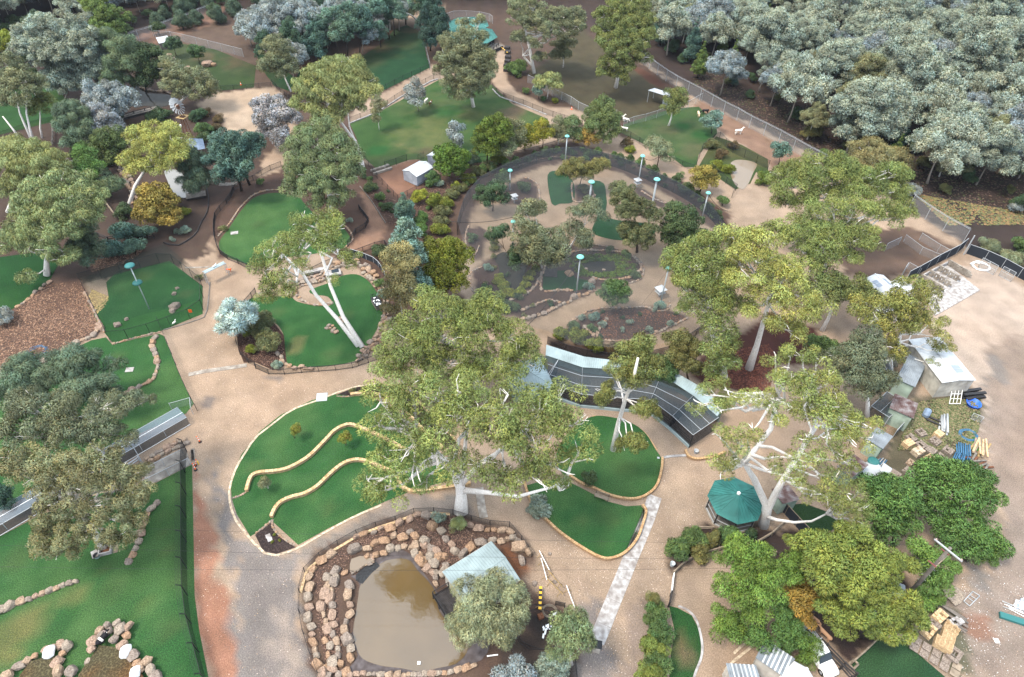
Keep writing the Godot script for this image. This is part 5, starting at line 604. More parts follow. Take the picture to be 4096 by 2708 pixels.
	fence("chain","pale mesh fence on the far side of the gazebo",[-22.8,-211.9,-21.1,-214.5,-18.9,-216,-14.9,-215.1,-10.7,-215,-8.6,-211.5],2.2,4.0,"galv","chain_mesh",false,false)
	beast("goat","white goat on the paddock lawn","goat",-22.17,-156.42,-1.9,1.15,"fur_white",Vector2(.22,-.15),true)
	beast("goat","brown and white goat beside the white one on the paddock lawn","goat",-21.04,-155.48,1.2,1.0,"fur_brown",Vector2(.2,.2),false,"fur_white")
	skillion("open_shelter","open white roofed animal shelter in the brown paddock",34.04,-160.57,2.5,5.26,3.09,3.0,2.4,"white_roof","shed_wall",false)
	block_mass("shelter_wall","white end wall of the open animal shelter","wall",35.6,-159.41,.7,V(3.2,2.2,.1),"shed_wall")
	fence("chain","pale mesh fence along the brown paddock beside the path",[2,-170.3,5.3,-166.7,8.7,-161.9,11.3,-159.7,13.6,-156.7,14.6,-154.1,17,-153.1,21.6,-148.3,23.2,-145.6],2.0,3.2,"galv","chain_mesh",false,false)
	fence("chain","pale mesh fence between the brown paddock and the alpaca lawn",[23.9,-146.7,26.5,-149,29.1,-150.3,32.1,-152.3,34.4,-154.3,39.5,-157,44.7,-162.8],1.9,3.4,"galv","chain_mesh",false,false)
	fence("plain","dark fence along the path below the alpaca lawn",[22.9,-144.2,25.5,-141.6,27.9,-137.8],1.5,3.0,"black_steel","fine_net",false,false)
	fence("plain","dark fence below the pale weeping tree",[32.5,-132.1,34.8,-129.9,37.5,-127.9],1.4,3.0,"black_steel","fine_net",false,false)
	fence("plain","dark tall fence round the muddy wetland pool",[37.9,-130.9,40,-136.6,42.5,-140,44.7,-143.2,45.8,-138.9,47.2,-135.8,49.3,-134.1,50.9,-132.3,52.9,-130],2.0,3.0,"black_steel","fine_net",false,false)
	fence("plain","dark fence in front of the muddy wetland pool",[40.6,-129.3,42,-124.8,44.1,-121,42.3,-117.7],1.5,3.0,"black_steel","fine_net",false,false)
	pool("wetland_pool",[45.7,-132.6,48.1,-133.7,50.9,-132.3,49.2,-128.1,47,-123.4,45.4,-121.6,44.4,-123.8,44.5,-128.4],"mud_water",.05)
	fence("tall","tall boundary fence with leaning arms along the woods",[32.5,-185.1,34.8,-179.5,36.5,-175.5,38.7,-171.1,40.9,-167.5,43.4,-164.4,45.4,-160.9,47.4,-157.6,49.3,-154.4,51.5,-151.7,53.3,-148.3,56.4,-144.3,58.4,-141.4,60.5,-137.9,62.5,-134.6,65.2,-130.8],2.9,4.2,"galv","chain_mesh",false,false)
	fence("tall","boundary fence with leaning arms beyond the bare pen",[77.1,-116.5,78.6,-112.6,79.9,-109.3,81,-108,82.1,-105.8,83.4,-104.5],2.9,4.2,"galv","chain_mesh",false,false)
	beast("deer","white deer looking right in the brown paddock","deer",23.79,-150.98,.0,1.1,"fur_white",Vector2(.3,.35))
	beast("deer","white deer grazing behind the other one in the brown paddock","deer",24.79,-149.92,-.5,1.0,"fur_white",Vector2(.4,-.25),true)
	beast("deer","white deer at the corner of the mesh fence","deer",24.05,-145.32,3.0,1.0,"fur_white",Vector2(.35,.2))
	beast("alpaca","fawn alpaca facing the camera on the alpaca lawn","alpaca",42.29,-153.85,-1.6,1.15,"fur_cream",Vector2(.3,-.3),true)
	beast("alpaca","black alpaca grazing beside the blue green bush","alpaca",44.13,-155.31,3.3,1.2,"fur_black",Vector2(.5,-.4),true)
	beast("alpaca","cream alpaca with raised head on the red strip","alpaca",49.87,-145.47,.2,1.25,"fur_white",Vector2(.3,.45))
	beast("deer","spotted deer standing in the dark pen, lowest one","deer",33.92,-31.39,2.2,1.05,"fur_fawn",Vector2(.35,.25))
	beast("deer","spotted deer curled up by the amber conifer","deer",33.26,-33.09,-.8,.9,"fur_fawn",Vector2(.35,-.2),true)
	beast("deer","brown deer half hidden beside the pen rail","deer",32.62,-32.05,1.2,.95,"fur_fawn",Vector2(.35,.1))
	cone_marker("orange cone on the bending path",12.51,-155.71)
	net_pole("net_pole","grey pole with teal cap holding the great aviary net, far middle one",10.08,-130.76,5.72,.12,.5)
	net_pole("net_pole","grey pole with teal cap holding the great aviary net, far right one",24.6,-122.61,6.18,.12,.5)
	net_pole("net_pole","grey pole with teal cap holding the great aviary net, thick middle one",13.79,-111.51,6.59,.2,.62)
	net_pole("net_pole","grey pole with teal cap holding the great aviary net, thick right of middle one",25.17,-109.2,8.87,.2,.62)
	net_pole("net_pole","grey pole with teal cap holding the great aviary net, right corner one",35.51,-110.98,5.33,.12,.5)
	net_pole("net_pole","grey pole with teal cap holding the great aviary net, far left one",-1.36,-118.65,4.37,.12,.5)
	net_pole("net_pole","grey pole with teal cap holding the great aviary net, front middle one",10.36,-87.1,7.52,.12,.62)
	net_pole("net_pole","grey pole with teal cap holding the great aviary net, left one",-.36,-99.29,5.55,.12,.5)
	net_pole("net_pole","grey pole with teal cap holding the great aviary net, front right one",24.06,-85.3,7.21,.12,.5)
	net_roof("great_aviary_net","huge translucent net hung over grey poles above the walk through aviary",[-8.7,-95.6,-10.5,-103.3,-9.7,-112,-7,-119.2,-1.6,-125.1,5.8,-130.9,13,-132.4,21.2,-128.9,31.4,-119.8,36.7,-111.6,38.4,-101.9,36.5,-90.6,31.2,-78.6,24.4,-73.4,16.4,-71.6,9.7,-72,5,-74.9,-3.8,-77.8,-7.3,-85.2],[[10.08,-130.76,5.72],[24.6,-122.61,6.18],[13.79,-111.51,6.59],[25.17,-109.2,8.87],[35.51,-110.98,5.33],[-1.36,-118.65,4.37],[10.36,-87.1,7.52],[-.36,-99.29,5.55],[24.06,-85.3,7.21]],2.8,15.0,"aviary_net",.8)
	fence("plain","dark net wall round the far side of the great aviary",[-10.5,-102.7,-9.7,-111.7,-7,-118.9,-1.6,-124.7,5.8,-130.5,13,-132,21.1,-128.5,31.3,-119.5,36.7,-111.3,38.4,-101.6,36.5,-90.6],2.6,4.0,"black_steel","dark_net")
	fence("plain","dark mesh fence behind the shrubs at the front of the great aviary",[5.4,-74.9,7.2,-73.7,11.2,-72.3,16.7,-71.7,21.6,-72.8,24.1,-74,30.1,-79.2],1.6,3.2,"black_steel","dark_net")
	wire("net_cable","cable seam of the great aviary net running from a pole top to the rim",V(10.08,5.5,-130.76),V(-9.47,2.8,-126),.7,.045,"cable seams of the great aviary net")
	wire("net_cable","cable seam of the great aviary net running from a pole top to the rim",V(10.08,5.5,-130.76),V(6.57,2.8,-138.43),.7,.045,"cable seams of the great aviary net")
	wire("net_cable","cable seam of the great aviary net running from a pole top to the rim",V(10.08,5.5,-130.76),V(18.73,2.8,-136.6),.7,.045,"cable seams of the great aviary net")
	wire("net_cable","cable seam of the great aviary net running from a pole top to the rim",V(24.6,6,-122.61),V(28.94,2.8,-128.6),.7,.045,"cable seams of the great aviary net")
	wire("net_cable","cable seam of the great aviary net running from a pole top to the rim",V(35.51,5.2,-110.98),V(39.35,2.8,-109.01),.7,.045,"cable seams of the great aviary net")
	wire("net_cable","cable seam of the great aviary net running from a pole top to the rim",V(35.51,5.2,-110.98),V(37.85,2.8,-115.36),.7,.045,"cable seams of the great aviary net")
	wire("net_cable","cable seam of the great aviary net running from a pole top to the rim",V(-1.36,5,-118.65),V(-11.79,2.8,-117.78),.7,.045,"cable seams of the great aviary net")
	wire("net_cable","cable seam of the great aviary net running from a pole top to the rim",V(-.36,6.5,-99.29),V(-12.45,2.8,-103.08),.7,.045,"cable seams of the great aviary net")
	wire("net_cable","cable seam of the great aviary net running from a pole top to the rim",V(10.36,7.3,-87.1),V(2.2,2.8,-75.67),.7,.045,"cable seams of the great aviary net")
	wire("net_cable","cable seam of the great aviary net running from a pole top to the rim",V(24.06,8,-85.3),V(30.15,2.8,-79.53),.7,.045,"cable seams of the great aviary net")
	wire("guy_wire","thin white cable from the far right aviary pole",V(24.6,5.7,-122.61),V(16.66,3,-124.97),.6,.014)
	wire("guy_wire","cable from the far middle pole to the far left pole",V(10.08,5.4,-130.76),V(-1.36,4.4,-118.65),1.2,.014)
	wire("guy_wire","guy cable from the front middle pole to the ground",V(10.36,7.2,-87.1),V(8.66,.1,-84.05),.2,.014)
	wire("guy_wire","guy cable from the front right pole to the gravel",V(24.06,7,-85.3),V(20.82,.1,-84.61),.2,.014)
	feeder("white roofed feeder table beside the front right aviary pole",24.05,-86.94,1.3)
	feeder("white roofed feeder table in the right bed of the aviary",24.15,-121.21,1.1)
	feeder("white roofed feeder table near the left pole of the aviary",-.38,-113.99,1.0)
	pool("dark_pond",[-3.5,-96.2,-2.1,-97.9,-.8,-97.6,1.1,-97.2,2.3,-95.6,1.9,-92.4,1.2,-89.6,.2,-86.9,-1.3,-88,-2.4,-91,-2.7,-93.7],"dark_water",.05)
	pool("lily_pond",[11.8,-95.3,13.6,-96,15.6,-96.3,17.6,-96.1,17.5,-93.5,15.4,-92.8,12.9,-92.9,11.8,-94.1],"dark_water",.06)
	lily_ring([9.6,-96.4,11.4,-97.5,14.8,-98.1,18.3,-98.1,20.5,-97,21.1,-94.9,20.3,-92.9,17.8,-92,14.3,-91.6,11.4,-92,10.2,-93.6,9.6,-94.8],[11.8,-95.3,13.6,-96,15.6,-96.3,17.6,-96.1,17.5,-93.5,15.4,-92.8,12.9,-92.9,11.8,-94.1])
	boulder("left stone standing in the lily pond",12.36,-93.68,.6,2)
	boulder("pale stone standing in the lily pond",15.44,-93.63,.5,2)
	deck("dark boardwalk between the two aviary ponds",6.36,-94.19,-1.62,6,2.2,.12)
	rock_row("stone border round the lily pond","rock border",[9.1,-96.8,10.5,-98.6,12.8,-99.1,15.9,-99.3,18.4,-99,20.4,-98.2,21.5,-96.6,22,-94.6,20.8,-92.5,19.2,-91.6,17.2,-91,15.2,-90.9,13.3,-91.4],.55,1,.1,0,.7)
	rock_row("outer stone border of the lily pond bed along the gravel","rock border",[13.4,-100.9,16,-100.6,18.5,-99.8,20.9,-98.2,22.2,-96.2,22.4,-94.2,21.6,-91.8,20.1,-90.5,18.6,-90.1],.4,1,.1,0,.6)
	rock_row("stone row from the turf along the gravel path","rock border",[14.1,-88.1,12.6,-87.5,11.4,-86.7,9.9,-85.9,8.7,-84.6,6.8,-83.3,5.6,-82.3,4,-81.2,1.9,-80.3],.75,1,.25,0,.7)
	rock_row("stones along the lower edge of the turf","rock border",[4.9,-87.3,6.7,-87.6,8.3,-87.9,9.8,-87.7],.6,1,.15,0,.6)
	rock_row("stones between the yellow hedge and the turf","rock border",[5.5,-96.6,5.3,-93.7,4.7,-91.7,4.5,-89.8,4.6,-87.9],.5,1,.1,0,.6)
	rock_row("pale stones along the left pond hedge","rock border",[4.9,-92.5,4,-89.7,3.1,-87.8,1.2,-85.9,-.2,-85.1],.6,1,.1,0,.6)
	rock_row("stone row of the thin bed by the gravel","rock border",[1.2,-82.3,2.4,-83,4,-84.2,5.4,-85,6.8,-85,7.7,-84.5],.65,1,.15,0,.7)
	rock_row("upper stone border of the dark mulch bed behind the cages","rock border",[8.5,-78.9,10.1,-81,12.3,-82.8,14.7,-83.6,17,-83.7,19.4,-84,21.7,-84.1,23.2,-83.3,25.1,-83.8,25.6,-85.6],.5,1,.15,0,.7)
	rock_row("inner stone ring of the dark mulch bed behind the cages","rock border",[15,-81.5,14.2,-79.8,13.3,-77.8,13.3,-76.8,12.4,-77.1,11.8,-78,11.2,-79.3],.65,1,.2,0,.7)
	rock_row("lower stone border of the dark mulch bed behind the cages","rock border",[12.3,-76.1,14.1,-76,16.3,-76.1,18.1,-76.2,21.3,-77.5,23.8,-79.1,25.8,-80.3,27.8,-81.8],.5,1,.2,0,.6)
	rock_row("stone border of the left bed in the aviary","rock border",[1.2,-123.5,2.8,-123,4.2,-120.9,4.5,-117.7,4.4,-115,3.4,-113.4],.45,1,.1,0,.6)
	rock_row("stone ring below the thick middle pole","rock border",[11.2,-122.4,11,-119.1,11.2,-115.4,12.3,-115,14.3,-116.1,15.6,-117.8],.45,1,.1,0,.6)
	rock_row("stone border along the right bed of the aviary","rock border",[24.9,-119.9,26.4,-117.8,28.4,-115.9,30,-115.4,28.6,-113.3],.45,1,.2,0,.6)
	rock_row("stone edge of the gravel on the left side of the aviary","rock border",[-8.7,-106,-9,-102.4,-8.5,-98.4,-8.2,-95.1,-6.9,-97.2,-6.3,-99.8],.35,1,.1,0,.6)
	rock_row("stone edge of the gravel bend by the dark wattle","rock border",[-5.4,-93.6,-7.3,-91.9,-7.4,-89.6,-6.7,-87,-6,-85.9],.4,1,.15,0,.6)
	rock_row("stones along the far wall inside the aviary","rock border",[-1.1,-127.4,1.9,-129.4,4.9,-131.4,8,-132.5,12,-132.7,15.9,-132,19.5,-131],.4,1,.2,0,.6)
	boulder("large grey boulder at the corner of the turf",9.96,-86.09,1.1,4)
	boulder("grey boulder at the right end of the turf",13.24,-90.18,1.1,4)
	boulder("flat orange boulder on the turf",9.46,-92.34,1.3,3,.4)
	cage_row("curved row of dark meshed aviary cages with pale green roof strip",[4.2,-69.7,6.8,-69,4.6,-64.8,3.2,-66.8,6.8,-69,10.1,-67.7,9.7,-62.5,4.9,-64.6,10.1,-67.7,16.1,-67.6,15.4,-62,9.7,-62.5,16.1,-67.6,20.6,-65.3,19.1,-61.9,15.4,-62,20.6,-65.3,25.1,-62.9,21.6,-59.1,19.1,-61.9,25.1,-62.9,27.7,-59,23.8,-56,21.6,-59.1],[4.9,-69.6,5,-71.3,10.1,-67.4,10.4,-69.1,14.1,-67.2,14.2,-68.6,17.9,-67.1,18,-68,20.4,-65.9,21.2,-67.3,22.7,-64.9,23.2,-66.4,25,-62.6,26.1,-63.9,27.5,-59.1,28.6,-60.5],2.6)
	hip_house2("pale green hip roofed hut at the left end of the cages",2.36,-65.76,4.2,2.6,3.6,.5)
	gable("grey_shed","grey roofed shed with two skylights beside the dark screen",60.44,-88.11,-1.25,4.75,3.56,2.8,3.4,"white_roof","cream_wall",0,.15,false,[[-.5,.55,1.6,.45],[-.5,-.5,1.6,.4]])
	skillion("white_shed","flat white roof next to the grey shed with skylights",63.74,-88.15,.55,2.98,3.21,2.9,2.6,"white_roof","cream_wall")
	skillion("white_shed","second flat white roof under the overhanging gum",58.65,-82.9,.62,2.99,2.46,2.8,2.5,"white_roof","cream_wall")
	bays([68.8,-93.1,76.5,-98.2,79,-91.2,68.4,-84.2],[76.4,-98.1,78.7,-94.5,74,-96.4,76.2,-93.2,71.8,-94.9,74,-91.6,69.8,-93.6,72.1,-90.3])
	fence("cloth","dark screen fence above the concrete bays",[67.1,-93.1,70.6,-95.4,74.9,-98.5,79.3,-101.3,82.5,-104.1],2.2,3.0,"galv","chain_mesh",false,false)
	fence("cloth","dark screen fence along the far side of the yard",[81.5,-101.8,83.4,-100.4,85.1,-99,86.6,-96.5,88.1,-94.2,89.9,-91.9],2.0,3.0,"galv","chain_mesh",false,false)
	block_mass("strainer_post","leaning white post where the two dark screens meet","post",80.9,-101.42,.3,V(.16,4.2,.16),"galv",.0)
	frame_panel("gate_frame","left steel gate frame leaning on the dark screen","gate",[81.86,.05,-97.91,83.41,.05,-95.68,83.41,2,-95.68,81.86,2,-97.91],[[0,3,.5,1,2,.5],[0,1,.5,3,2,.5],[0,1,.0,3,2,.5]],"galv","chain_mesh",.07)
	frame_panel("gate_frame","right steel gate frame leaning on the dark screen","gate",[84.32,.05,-95.55,85.54,.05,-93.88,85.54,2,-93.88,84.32,2,-95.55],[[0,3,.5,1,2,.5],[0,1,.5,3,2,.5],[0,1,.0,3,2,.5]],"galv","chain_mesh",.07)
	coil("white_hose","coiled white hose beside the steel gate frames",82.31,-97.93,1.4,2,"white_paint",.12,.2)
	fence("chain","pale rail of the bare pen, upper side",[71.4,-104.9,72.9,-101.1,75.2,-99],1.6,4.0,"galv","chain_mesh",false,false)
	fence("chain","pale rail of the bare pen, outer side",[74.6,-105.6,75.9,-102.8,77.6,-100.4],1.6,4.0,"galv","chain_mesh",false,false)
	fence("chain","pale rail of the bare pen, left side",[66.7,-101.7,71.3,-104.7],1.8,4.0,"galv","chain_mesh",false,false)
	fence("chain","short rail by the leaning silver sheet",[68.8,-96.7,70.1,-95],1.4,3.0,"galv","chain_mesh",false,false)
	block_mass("leaning_sheet","narrow silver sheet leaning beside the bare pen","sheet",67.16,-94.7,.9,V(1.6,2.4,.08),"galv",.0)
	gable("container_shed","long white roofed shed with skylight in the storage yard",62.17,-70.91,1.71,8.62,4.89,3.2,3.4,"white_roof","cream_wall",0,.1,false,[[-2.2,.45,1.5,.5]])
	skillion("grey_shed","steep grey roofed aviary shed left of the long white shed",57.3,-68.9,2.49,2.27,6.92,3.1,2.4,"grey_roof","sage_wall")
	skillion("grey_shed","rust stained grey roofed shed with sage walls",53.51,-62.13,2.54,2.8,3.64,3.0,2.4,"rusty_roof","sage_wall")
	skillion("grey_shed","grey roofed shed lowest in the row before the weeds",48.21,-56.55,2.37,1.91,3.22,2.8,2.3,"grey_roof","sage_wall")
	skillion("grey_shed","rusty corrugated shed beside the curved tank",43.26,-52.13,2.22,1.86,3.65,2.6,2.1,"rusty_roof","sage_wall")
	skillion("grey_shed","rusty corrugated shed under the spreading yellow gum",33.6,-47.57,1.96,1.95,2.39,2.6,2.1,"rusty_roof","sage_wall")
	mesh_run("mesh topped run left of the rust stained shed",51.96,-62.94,-.86,2.61,4.22,2.0)
	mesh_run("narrow mesh topped run left of the steep grey shed",54.29,-70.24,-.05,1.61,5.48,2.0)
	fence("cloth","tin sheet fence along the weeds",[55.2,-61.9,53.4,-60.3,51.5,-58.5],1.6,1.6,"galv","chain_mesh",false,false)
	block_mass("old_banner","white curved sheet standing beside the narrow run","sheet",56.09,-71.27,1.25,V(4.5,1.2,.1),"white_paint")
	litter("yard_weeds",[58.1,-65.4,67.7,-67.2,64.6,-61.2,61.3,-57,51.6,-56.6,55.2,-61.9],7000,.16,[C(.12,.12,.055),C(.16,.13,.075),C(.07,.085,.035)],3,.08,.5)
	crate_stack("paver_stack","grey pallet stack of dark pavers, uppermost left",54.05,-58.47,.5,4,4,3,V(.3,.12,.3),"rock_4",false,.2)
	crate_stack("paver_stack","pale sandstone block stack nearest the rust stained shed",53.13,-57.39,.5,4,3,4,V(.34,.17,.34),"cap",false,.1)
	crate_stack("paver_stack","pale sandstone block stack, middle of three",53.87,-56.1,.5,4,3,4,V(.36,.17,.36),"edging",false,.1)
	crate_stack("paver_stack","pale sandstone block stack, right of three",54.86,-54.92,.5,4,3,4,V(.34,.17,.34),"cap",false,.1)
	crate_stack("paver_stack","grey paver stack beside the golden block",55.78,-59.48,.4,4,4,3,V(.3,.12,.3),"rock_4",false,.2)
	crate_stack("paver_stack","grey paver stack under the golden block",57.02,-58.02,.6,4,4,4,V(.3,.12,.3),"rock_4",false,.15)
	crate_stack("paver_stack","single golden sandstone block stack",57.82,-59.04,.6,2,2,5,V(.55,.16,.5),"cap",false,.0)
	crate_stack("paver_stack","grey paver stack in the middle of the weeds",54.91,-57.38,.5,4,4,3,V(.3,.12,.3),"rock_4",false,.2)
	crate_stack("paver_stack","dark paver stack beside the middle sandstone blocks",55.92,-56.58,.6,4,4,2,V(.3,.12,.3),"rock_4",false,.25)
	crate_stack("paver_stack","dark paver stack left of the blue pipes",58.18,-56.59,.7,4,4,3,V(.3,.12,.3),"rock_4",false,.2)
	crate_stack("paver_stack","dark paver stack beside the right sandstone blocks",56.66,-55.39,.6,5,4,2,V(.3,.12,.3),"rock_4",false,.3)
	crate_stack("paver_stack","tumbled dark stone stack beside the pepper tree",49.62,-52.54,.8,4,4,2,V(.34,.16,.3),"rock_4",false,.4)
	crate_stack("paver_stack","dark paver stack next to the tumbled one",51.56,-53.08,.6,4,4,2,V(.3,.12,.3),"rock_4",false,.3)
	crate_stack("paver_stack","mixed tan brick stack at the pepper tree edge",53.58,-52.89,.6,4,4,3,V(.26,.12,.24),"brick",false,.3)
	crate_stack("paver_stack","mixed tan stone stack left of the mixed bricks",52.25,-54.42,.7,4,3,3,V(.26,.12,.24),"rock_0",false,.3)
	crate_stack("paver_stack","hollow yellow block stack, front one by the tin fence",46.1,-30.77,.95,5,4,4,V(.24,.2,.42),"cap",true,.05)
	crate_stack("paver_stack","hollow yellow block stack behind the front one",47,-31.64,.95,5,3,4,V(.24,.2,.42),"cap",true,.05)
	crate_stack("paver_stack","tumbled hollow yellow block stack",47.84,-32.57,.8,4,4,3,V(.26,.2,.36),"cap",true,.25)
	crate_stack("paver_stack","tan block stack beside the grey roof",47.03,-33.79,.6,4,3,5,V(.36,.15,.36),"cap",false,.1)
	crate_stack("paver_stack","dark tumbled stone stack between the tan stacks",46.13,-32.94,.6,4,4,3,V(.32,.15,.3),"rock_4",false,.3)
	crate_stack("paver_stack","broken tan block stack beside the lime conifer",45.23,-32.22,.7,4,3,3,V(.4,.2,.36),"cap",false,.35)
	crate_stack("paver_stack","grey paver stack at the end of the stone rows",47.01,-29.88,.75,4,3,2,V(.42,.14,.42),"rock_4",false,.1)
	crate_stack("paver_stack","pale rubble block stack above the hollow blocks",48.65,-33.29,.4,4,3,3,V(.36,.18,.3),"concrete",false,.35)
	pile("pipe_stack","upper bundle of blue pipes","pipe stack",60.3,-56.83,1.2,9,1.9,.2,.8,["blue_pipe"],"pipe",true,.04)
	pile("pipe_stack","lower bundle of blue pipes","pipe stack",59.25,-55.16,.9,9,1.9,.2,.9,["blue_pipe"],"pipe",true,.05)
	pile("timber_pile","heap of yellowish timber lengths beside the road","timber pile",62.84,-57.4,1.0,13,3.2,.16,.9,["pine_timber","timber","cap"],"beam",false,.25)
	pile("timber_pile","dark scrap timber heap below the yellow lengths","timber pile",61.09,-54.75,.5,12,2.2,.16,1.3,["dark_timber","rusty","grey_timber"],"beam",false,.6)
	pile("timber_pile","pile of grey roofing sheets and poles by the tan blocks","timber pile",47.84,-34.65,-.75,8,5.5,.2,.9,["grey_timber","rock_4"],"pole",true,.06)
	pile("timber_pile","black pallets beside the long white shed","timber pile",66.13,-66.95,.15,8,3.4,.3,.9,["black_plastic"],"beam",false,.08)
	pile("timber_pile","dark pallets left of the steel frame","timber pile",58.59,-61.69,-.6,7,2.4,.14,.8,["dark_timber"],"board",false,.05)
	pile("metal_scrap","silver metal roller scrap in the weeds","scrap metal",59.62,-61.14,1.1,7,3.4,.28,.5,["galv"],"tube",true,.1)
	pile("metal_scrap","small bundle of bluish metal lengths by the curved tank","scrap metal",48.39,-54.33,.9,6,1.8,.12,.5,["galv","blue_pipe"],"tube",true,.15)
	pile("metal_scrap","heap of bent white pipes at the right edge","scrap metal",56.59,-34.87,-.4,8,3.2,.08,.6,["galv","white_paint"],"tube",true,.25)
	coil("blue_hose","coiled dark blue hose beside the green mat",62.31,-59.5,1.1,6,"blue_pipe",.05,.12)
	block_mass("green_mat","bright green artificial mat by the timber heap","mat",62.67,-58.66,1.3,V(3.6,.05,1.1),"artificial",.04)
	tub("oval blue plastic tub at the edge of the weeds",65.52,-65.08,"blue_plastic",.95)
	block_mass("blue_drum","grey blue drum lying by the dark pallets","drum",57.95,-62.93,.9,V(1.6,.9,.9),"slate",0,"",.25)
	frame_panel("cage_frame","silver cage frame leaning by the long white shed","frame",[62.04,.3,-64.94,63.61,.3,-65,64.44,1.2,-67.04,62.94,1.2,-66.98],[[0,3,.33,1,2,.33],[0,3,.66,1,2,.66],[0,1,.33,3,2,.33],[0,1,.66,3,2,.66]],"white_paint","",.09)
	frame_panel("steel_frame","square white steel frame standing by the weeds","frame",[63.94,.1,-62.5,65,.1,-61.8,65,1.2,-61.8,63.94,1.2,-62.5],[[0,1,.5,3,2,.5]],"galv","chain_mesh",.07)
	frame_panel("steel_frame","rectangular steel frame lying on the red yard earth","frame",[50.78,.12,-35.81,52.33,.12,-37,52.88,.12,-36.51,51.19,.12,-35.28],[[0,1,.4,3,2,.4],[0,1,.65,3,2,.65]],"galv","",.1)
	tank_pieces(46.46,-53.19)
	block_mass("green_plastic_trough","dark green plastic trough at the right edge","trough",55.51,-33.83,-.35,V(3.2,.35,.7),"green_plastic")
	litter("rubbish_heap",[56,-35.5,57.2,-36.2,58.4,-36.6,57.8,-35.1,56.3,-35.2],160,.2,[C(.55,.56,.58),C(.4,.42,.46),C(.3,.35,.45)],8,.15,.5)
	boulder("flat pale concrete chunk at the foot of the power pole",50.19,-36.6,2.2,2,.15)
	stone_rows(43.06,-31.2,46.92,-28.08)
	litter("yard_pebbles",[52.6,-40.5,57.8,-41,59.2,-38.6,53.6,-27.9,46.4,-27.7,49.5,-33.3],500,.05,[C(.5,.46,.42),C(.36,.26,.2),C(.62,.6,.6)],9,.03,.5)
	block_mass("white_disc","round white lid on the red yard earth","lid",52.36,-31.56,0,V(.5,.06,.5),"white_paint",.02)
	power_pole("leaning timber power pole with white crossarm and insulators",44.89,-36.4,10.2,-.95)
	wire("power_line","thin overhead cable crossing the pond, upper of three",V(44.31,9.7,-37),V(-71.48,8,-37.65),1.4,.012,"overhead cables")
	wire("power_line","thin overhead cable crossing the pond, middle of three",V(44.71,8,-36.4),V(-69.53,8,-34.87),1.4,.012,"overhead cables")
	wire("power_line","thin overhead cable crossing the pond, lower of three",V(45.11,8,-35.8),V(-67.67,8,-32.23),1.4,.012,"overhead cables")
	gazebo("gazebo","octagonal gazebo with green tin roof and mesh sides",27.29,-46.42,8,3.35,2.5,3.9,"green_tin",.15,"fine_net")
	fence("log","log rail fence round the shrub bed below the gazebo",[19,-38,20.3,-39.3,21.8,-40.1,23.2,-40.6,25,-41.2,26.1,-41.6],.8,2.2,"timber","chain_mesh",false,false)
	fence("log","log rail fence in front of the shrub bed corner",[22.9,-43.8,23.7,-44.4,24.7,-43.7],.7,2.0,"timber","chain_mesh",false,false)
	fence("log","log rails right of the gazebo bed",[29.4,-42.1,31,-43.1,31.4,-43.3,33.4,-45],.9,2.4,"timber","chain_mesh",false,false)
	fence("log","log rails going into the dark pen",[29.5,-41.8,30.5,-41,31.1,-40.7],.9,2.4,"timber","chain_mesh",false,false)
	fence("cloth","weathered board fence behind the spreading yellow gum",[32.7,-47.7,33.8,-46.3,34.6,-44.8,35.4,-43.4],1.8,1.8,"timber","chain_mesh",false,false)
	tub("round metal bin at the log corner",19.05,-39.1,"pole_grey",.28)
	tub("dark metal bin in the small walled bed",24.55,-55.18,"galv",.3)
	block_mass("white_rail","white angled pipe rail by the road, upper","rail",18.74,-37,1.3,V(1.6,.9,.1),"white_paint")
	block_mass("white_rail","white angled pipe rail by the road, lower","rail",18.36,-35.55,1.3,V(1.6,.9,.1),"white_paint")
	fence("log","dark board gate by the hedge top",[18.3,-35.4,17.9,-34.2],1.2,1.6,"dark_timber","chain_mesh",false,false)
	edging("garden_kerb","grey stone edging round the crescent lawn",[19,-34.3,19.8,-34,20.5,-33.3,20.8,-32.4,20.9,-31,20.8,-29.7,20.4,-28.6,19.8,-27.6,19.3,-26.6],.25,.08,"concrete",.35)
	edging("garden_kerb","double row of pale brick edging across the courtyard, upper row",[24,-29.4,25,-30.2,26,-30.8],.28,.06,"edging",.35,false,false)
	edging("garden_kerb","double row of pale brick edging across the courtyard, lower row",[22.6,-27.6,23.8,-28.6,25.1,-29.5,26.4,-30.4],.28,.06,"edging",.35,false,false)
	skillion("striped_roof","long white striped metal roof at the bottom",27.18,-27.96,2.5,2.87,2.29,2.9,2.5,"grey_roof","cream_wall")
	skillion("striped_roof","small white striped metal roof at the bottom edge",23.69,-26.62,3.11,2.68,1.28,2.8,2.4,"grey_roof","cream_wall")
	gable("white_house","white gabled roof at the bottom edge beside the parked vehicle",28.79,-25.96,.69,2.28,2.15,2.9,3.6,"white_roof","cream_wall",.0,.12,false,[],"house")
	skillion("pen_shelter","grey corrugated pen roof beside the power pole",42.53,-35.66,2.74,1.16,1.8,2.8,2.3,"grey_roof","cream_wall")
	skillion("pen_shelter","grey corrugated pen roof under the lime conifer",39.58,-32.77,2.29,1.78,1.93,2.6,2.2,"grey_roof","cream_wall")
	ute("white utility vehicle parked under the green conifer",32.54,-29.46,-1.19)
	fence("log","double timber rails between the pen and the parked vehicle",[32.4,-32,33.1,-31.1,34,-29.8,34.8,-28.6,35.8,-27.4],1.1,2.2,"dark_timber","chain_mesh",false,false)
	fence("log","second timber rails of the pen lane",[32,-31.7,32.7,-30.8,33.6,-29.5,34.5,-28.3,35.2,-27.1],1.1,2.2,"dark_timber","chain_mesh",false,false)
	fence("log","timber rail along the top of the lower right lawn",[35.8,-28.6,37.7,-29.9,40,-31.6],1.0,2.4,"timber","chain_mesh",false,false)
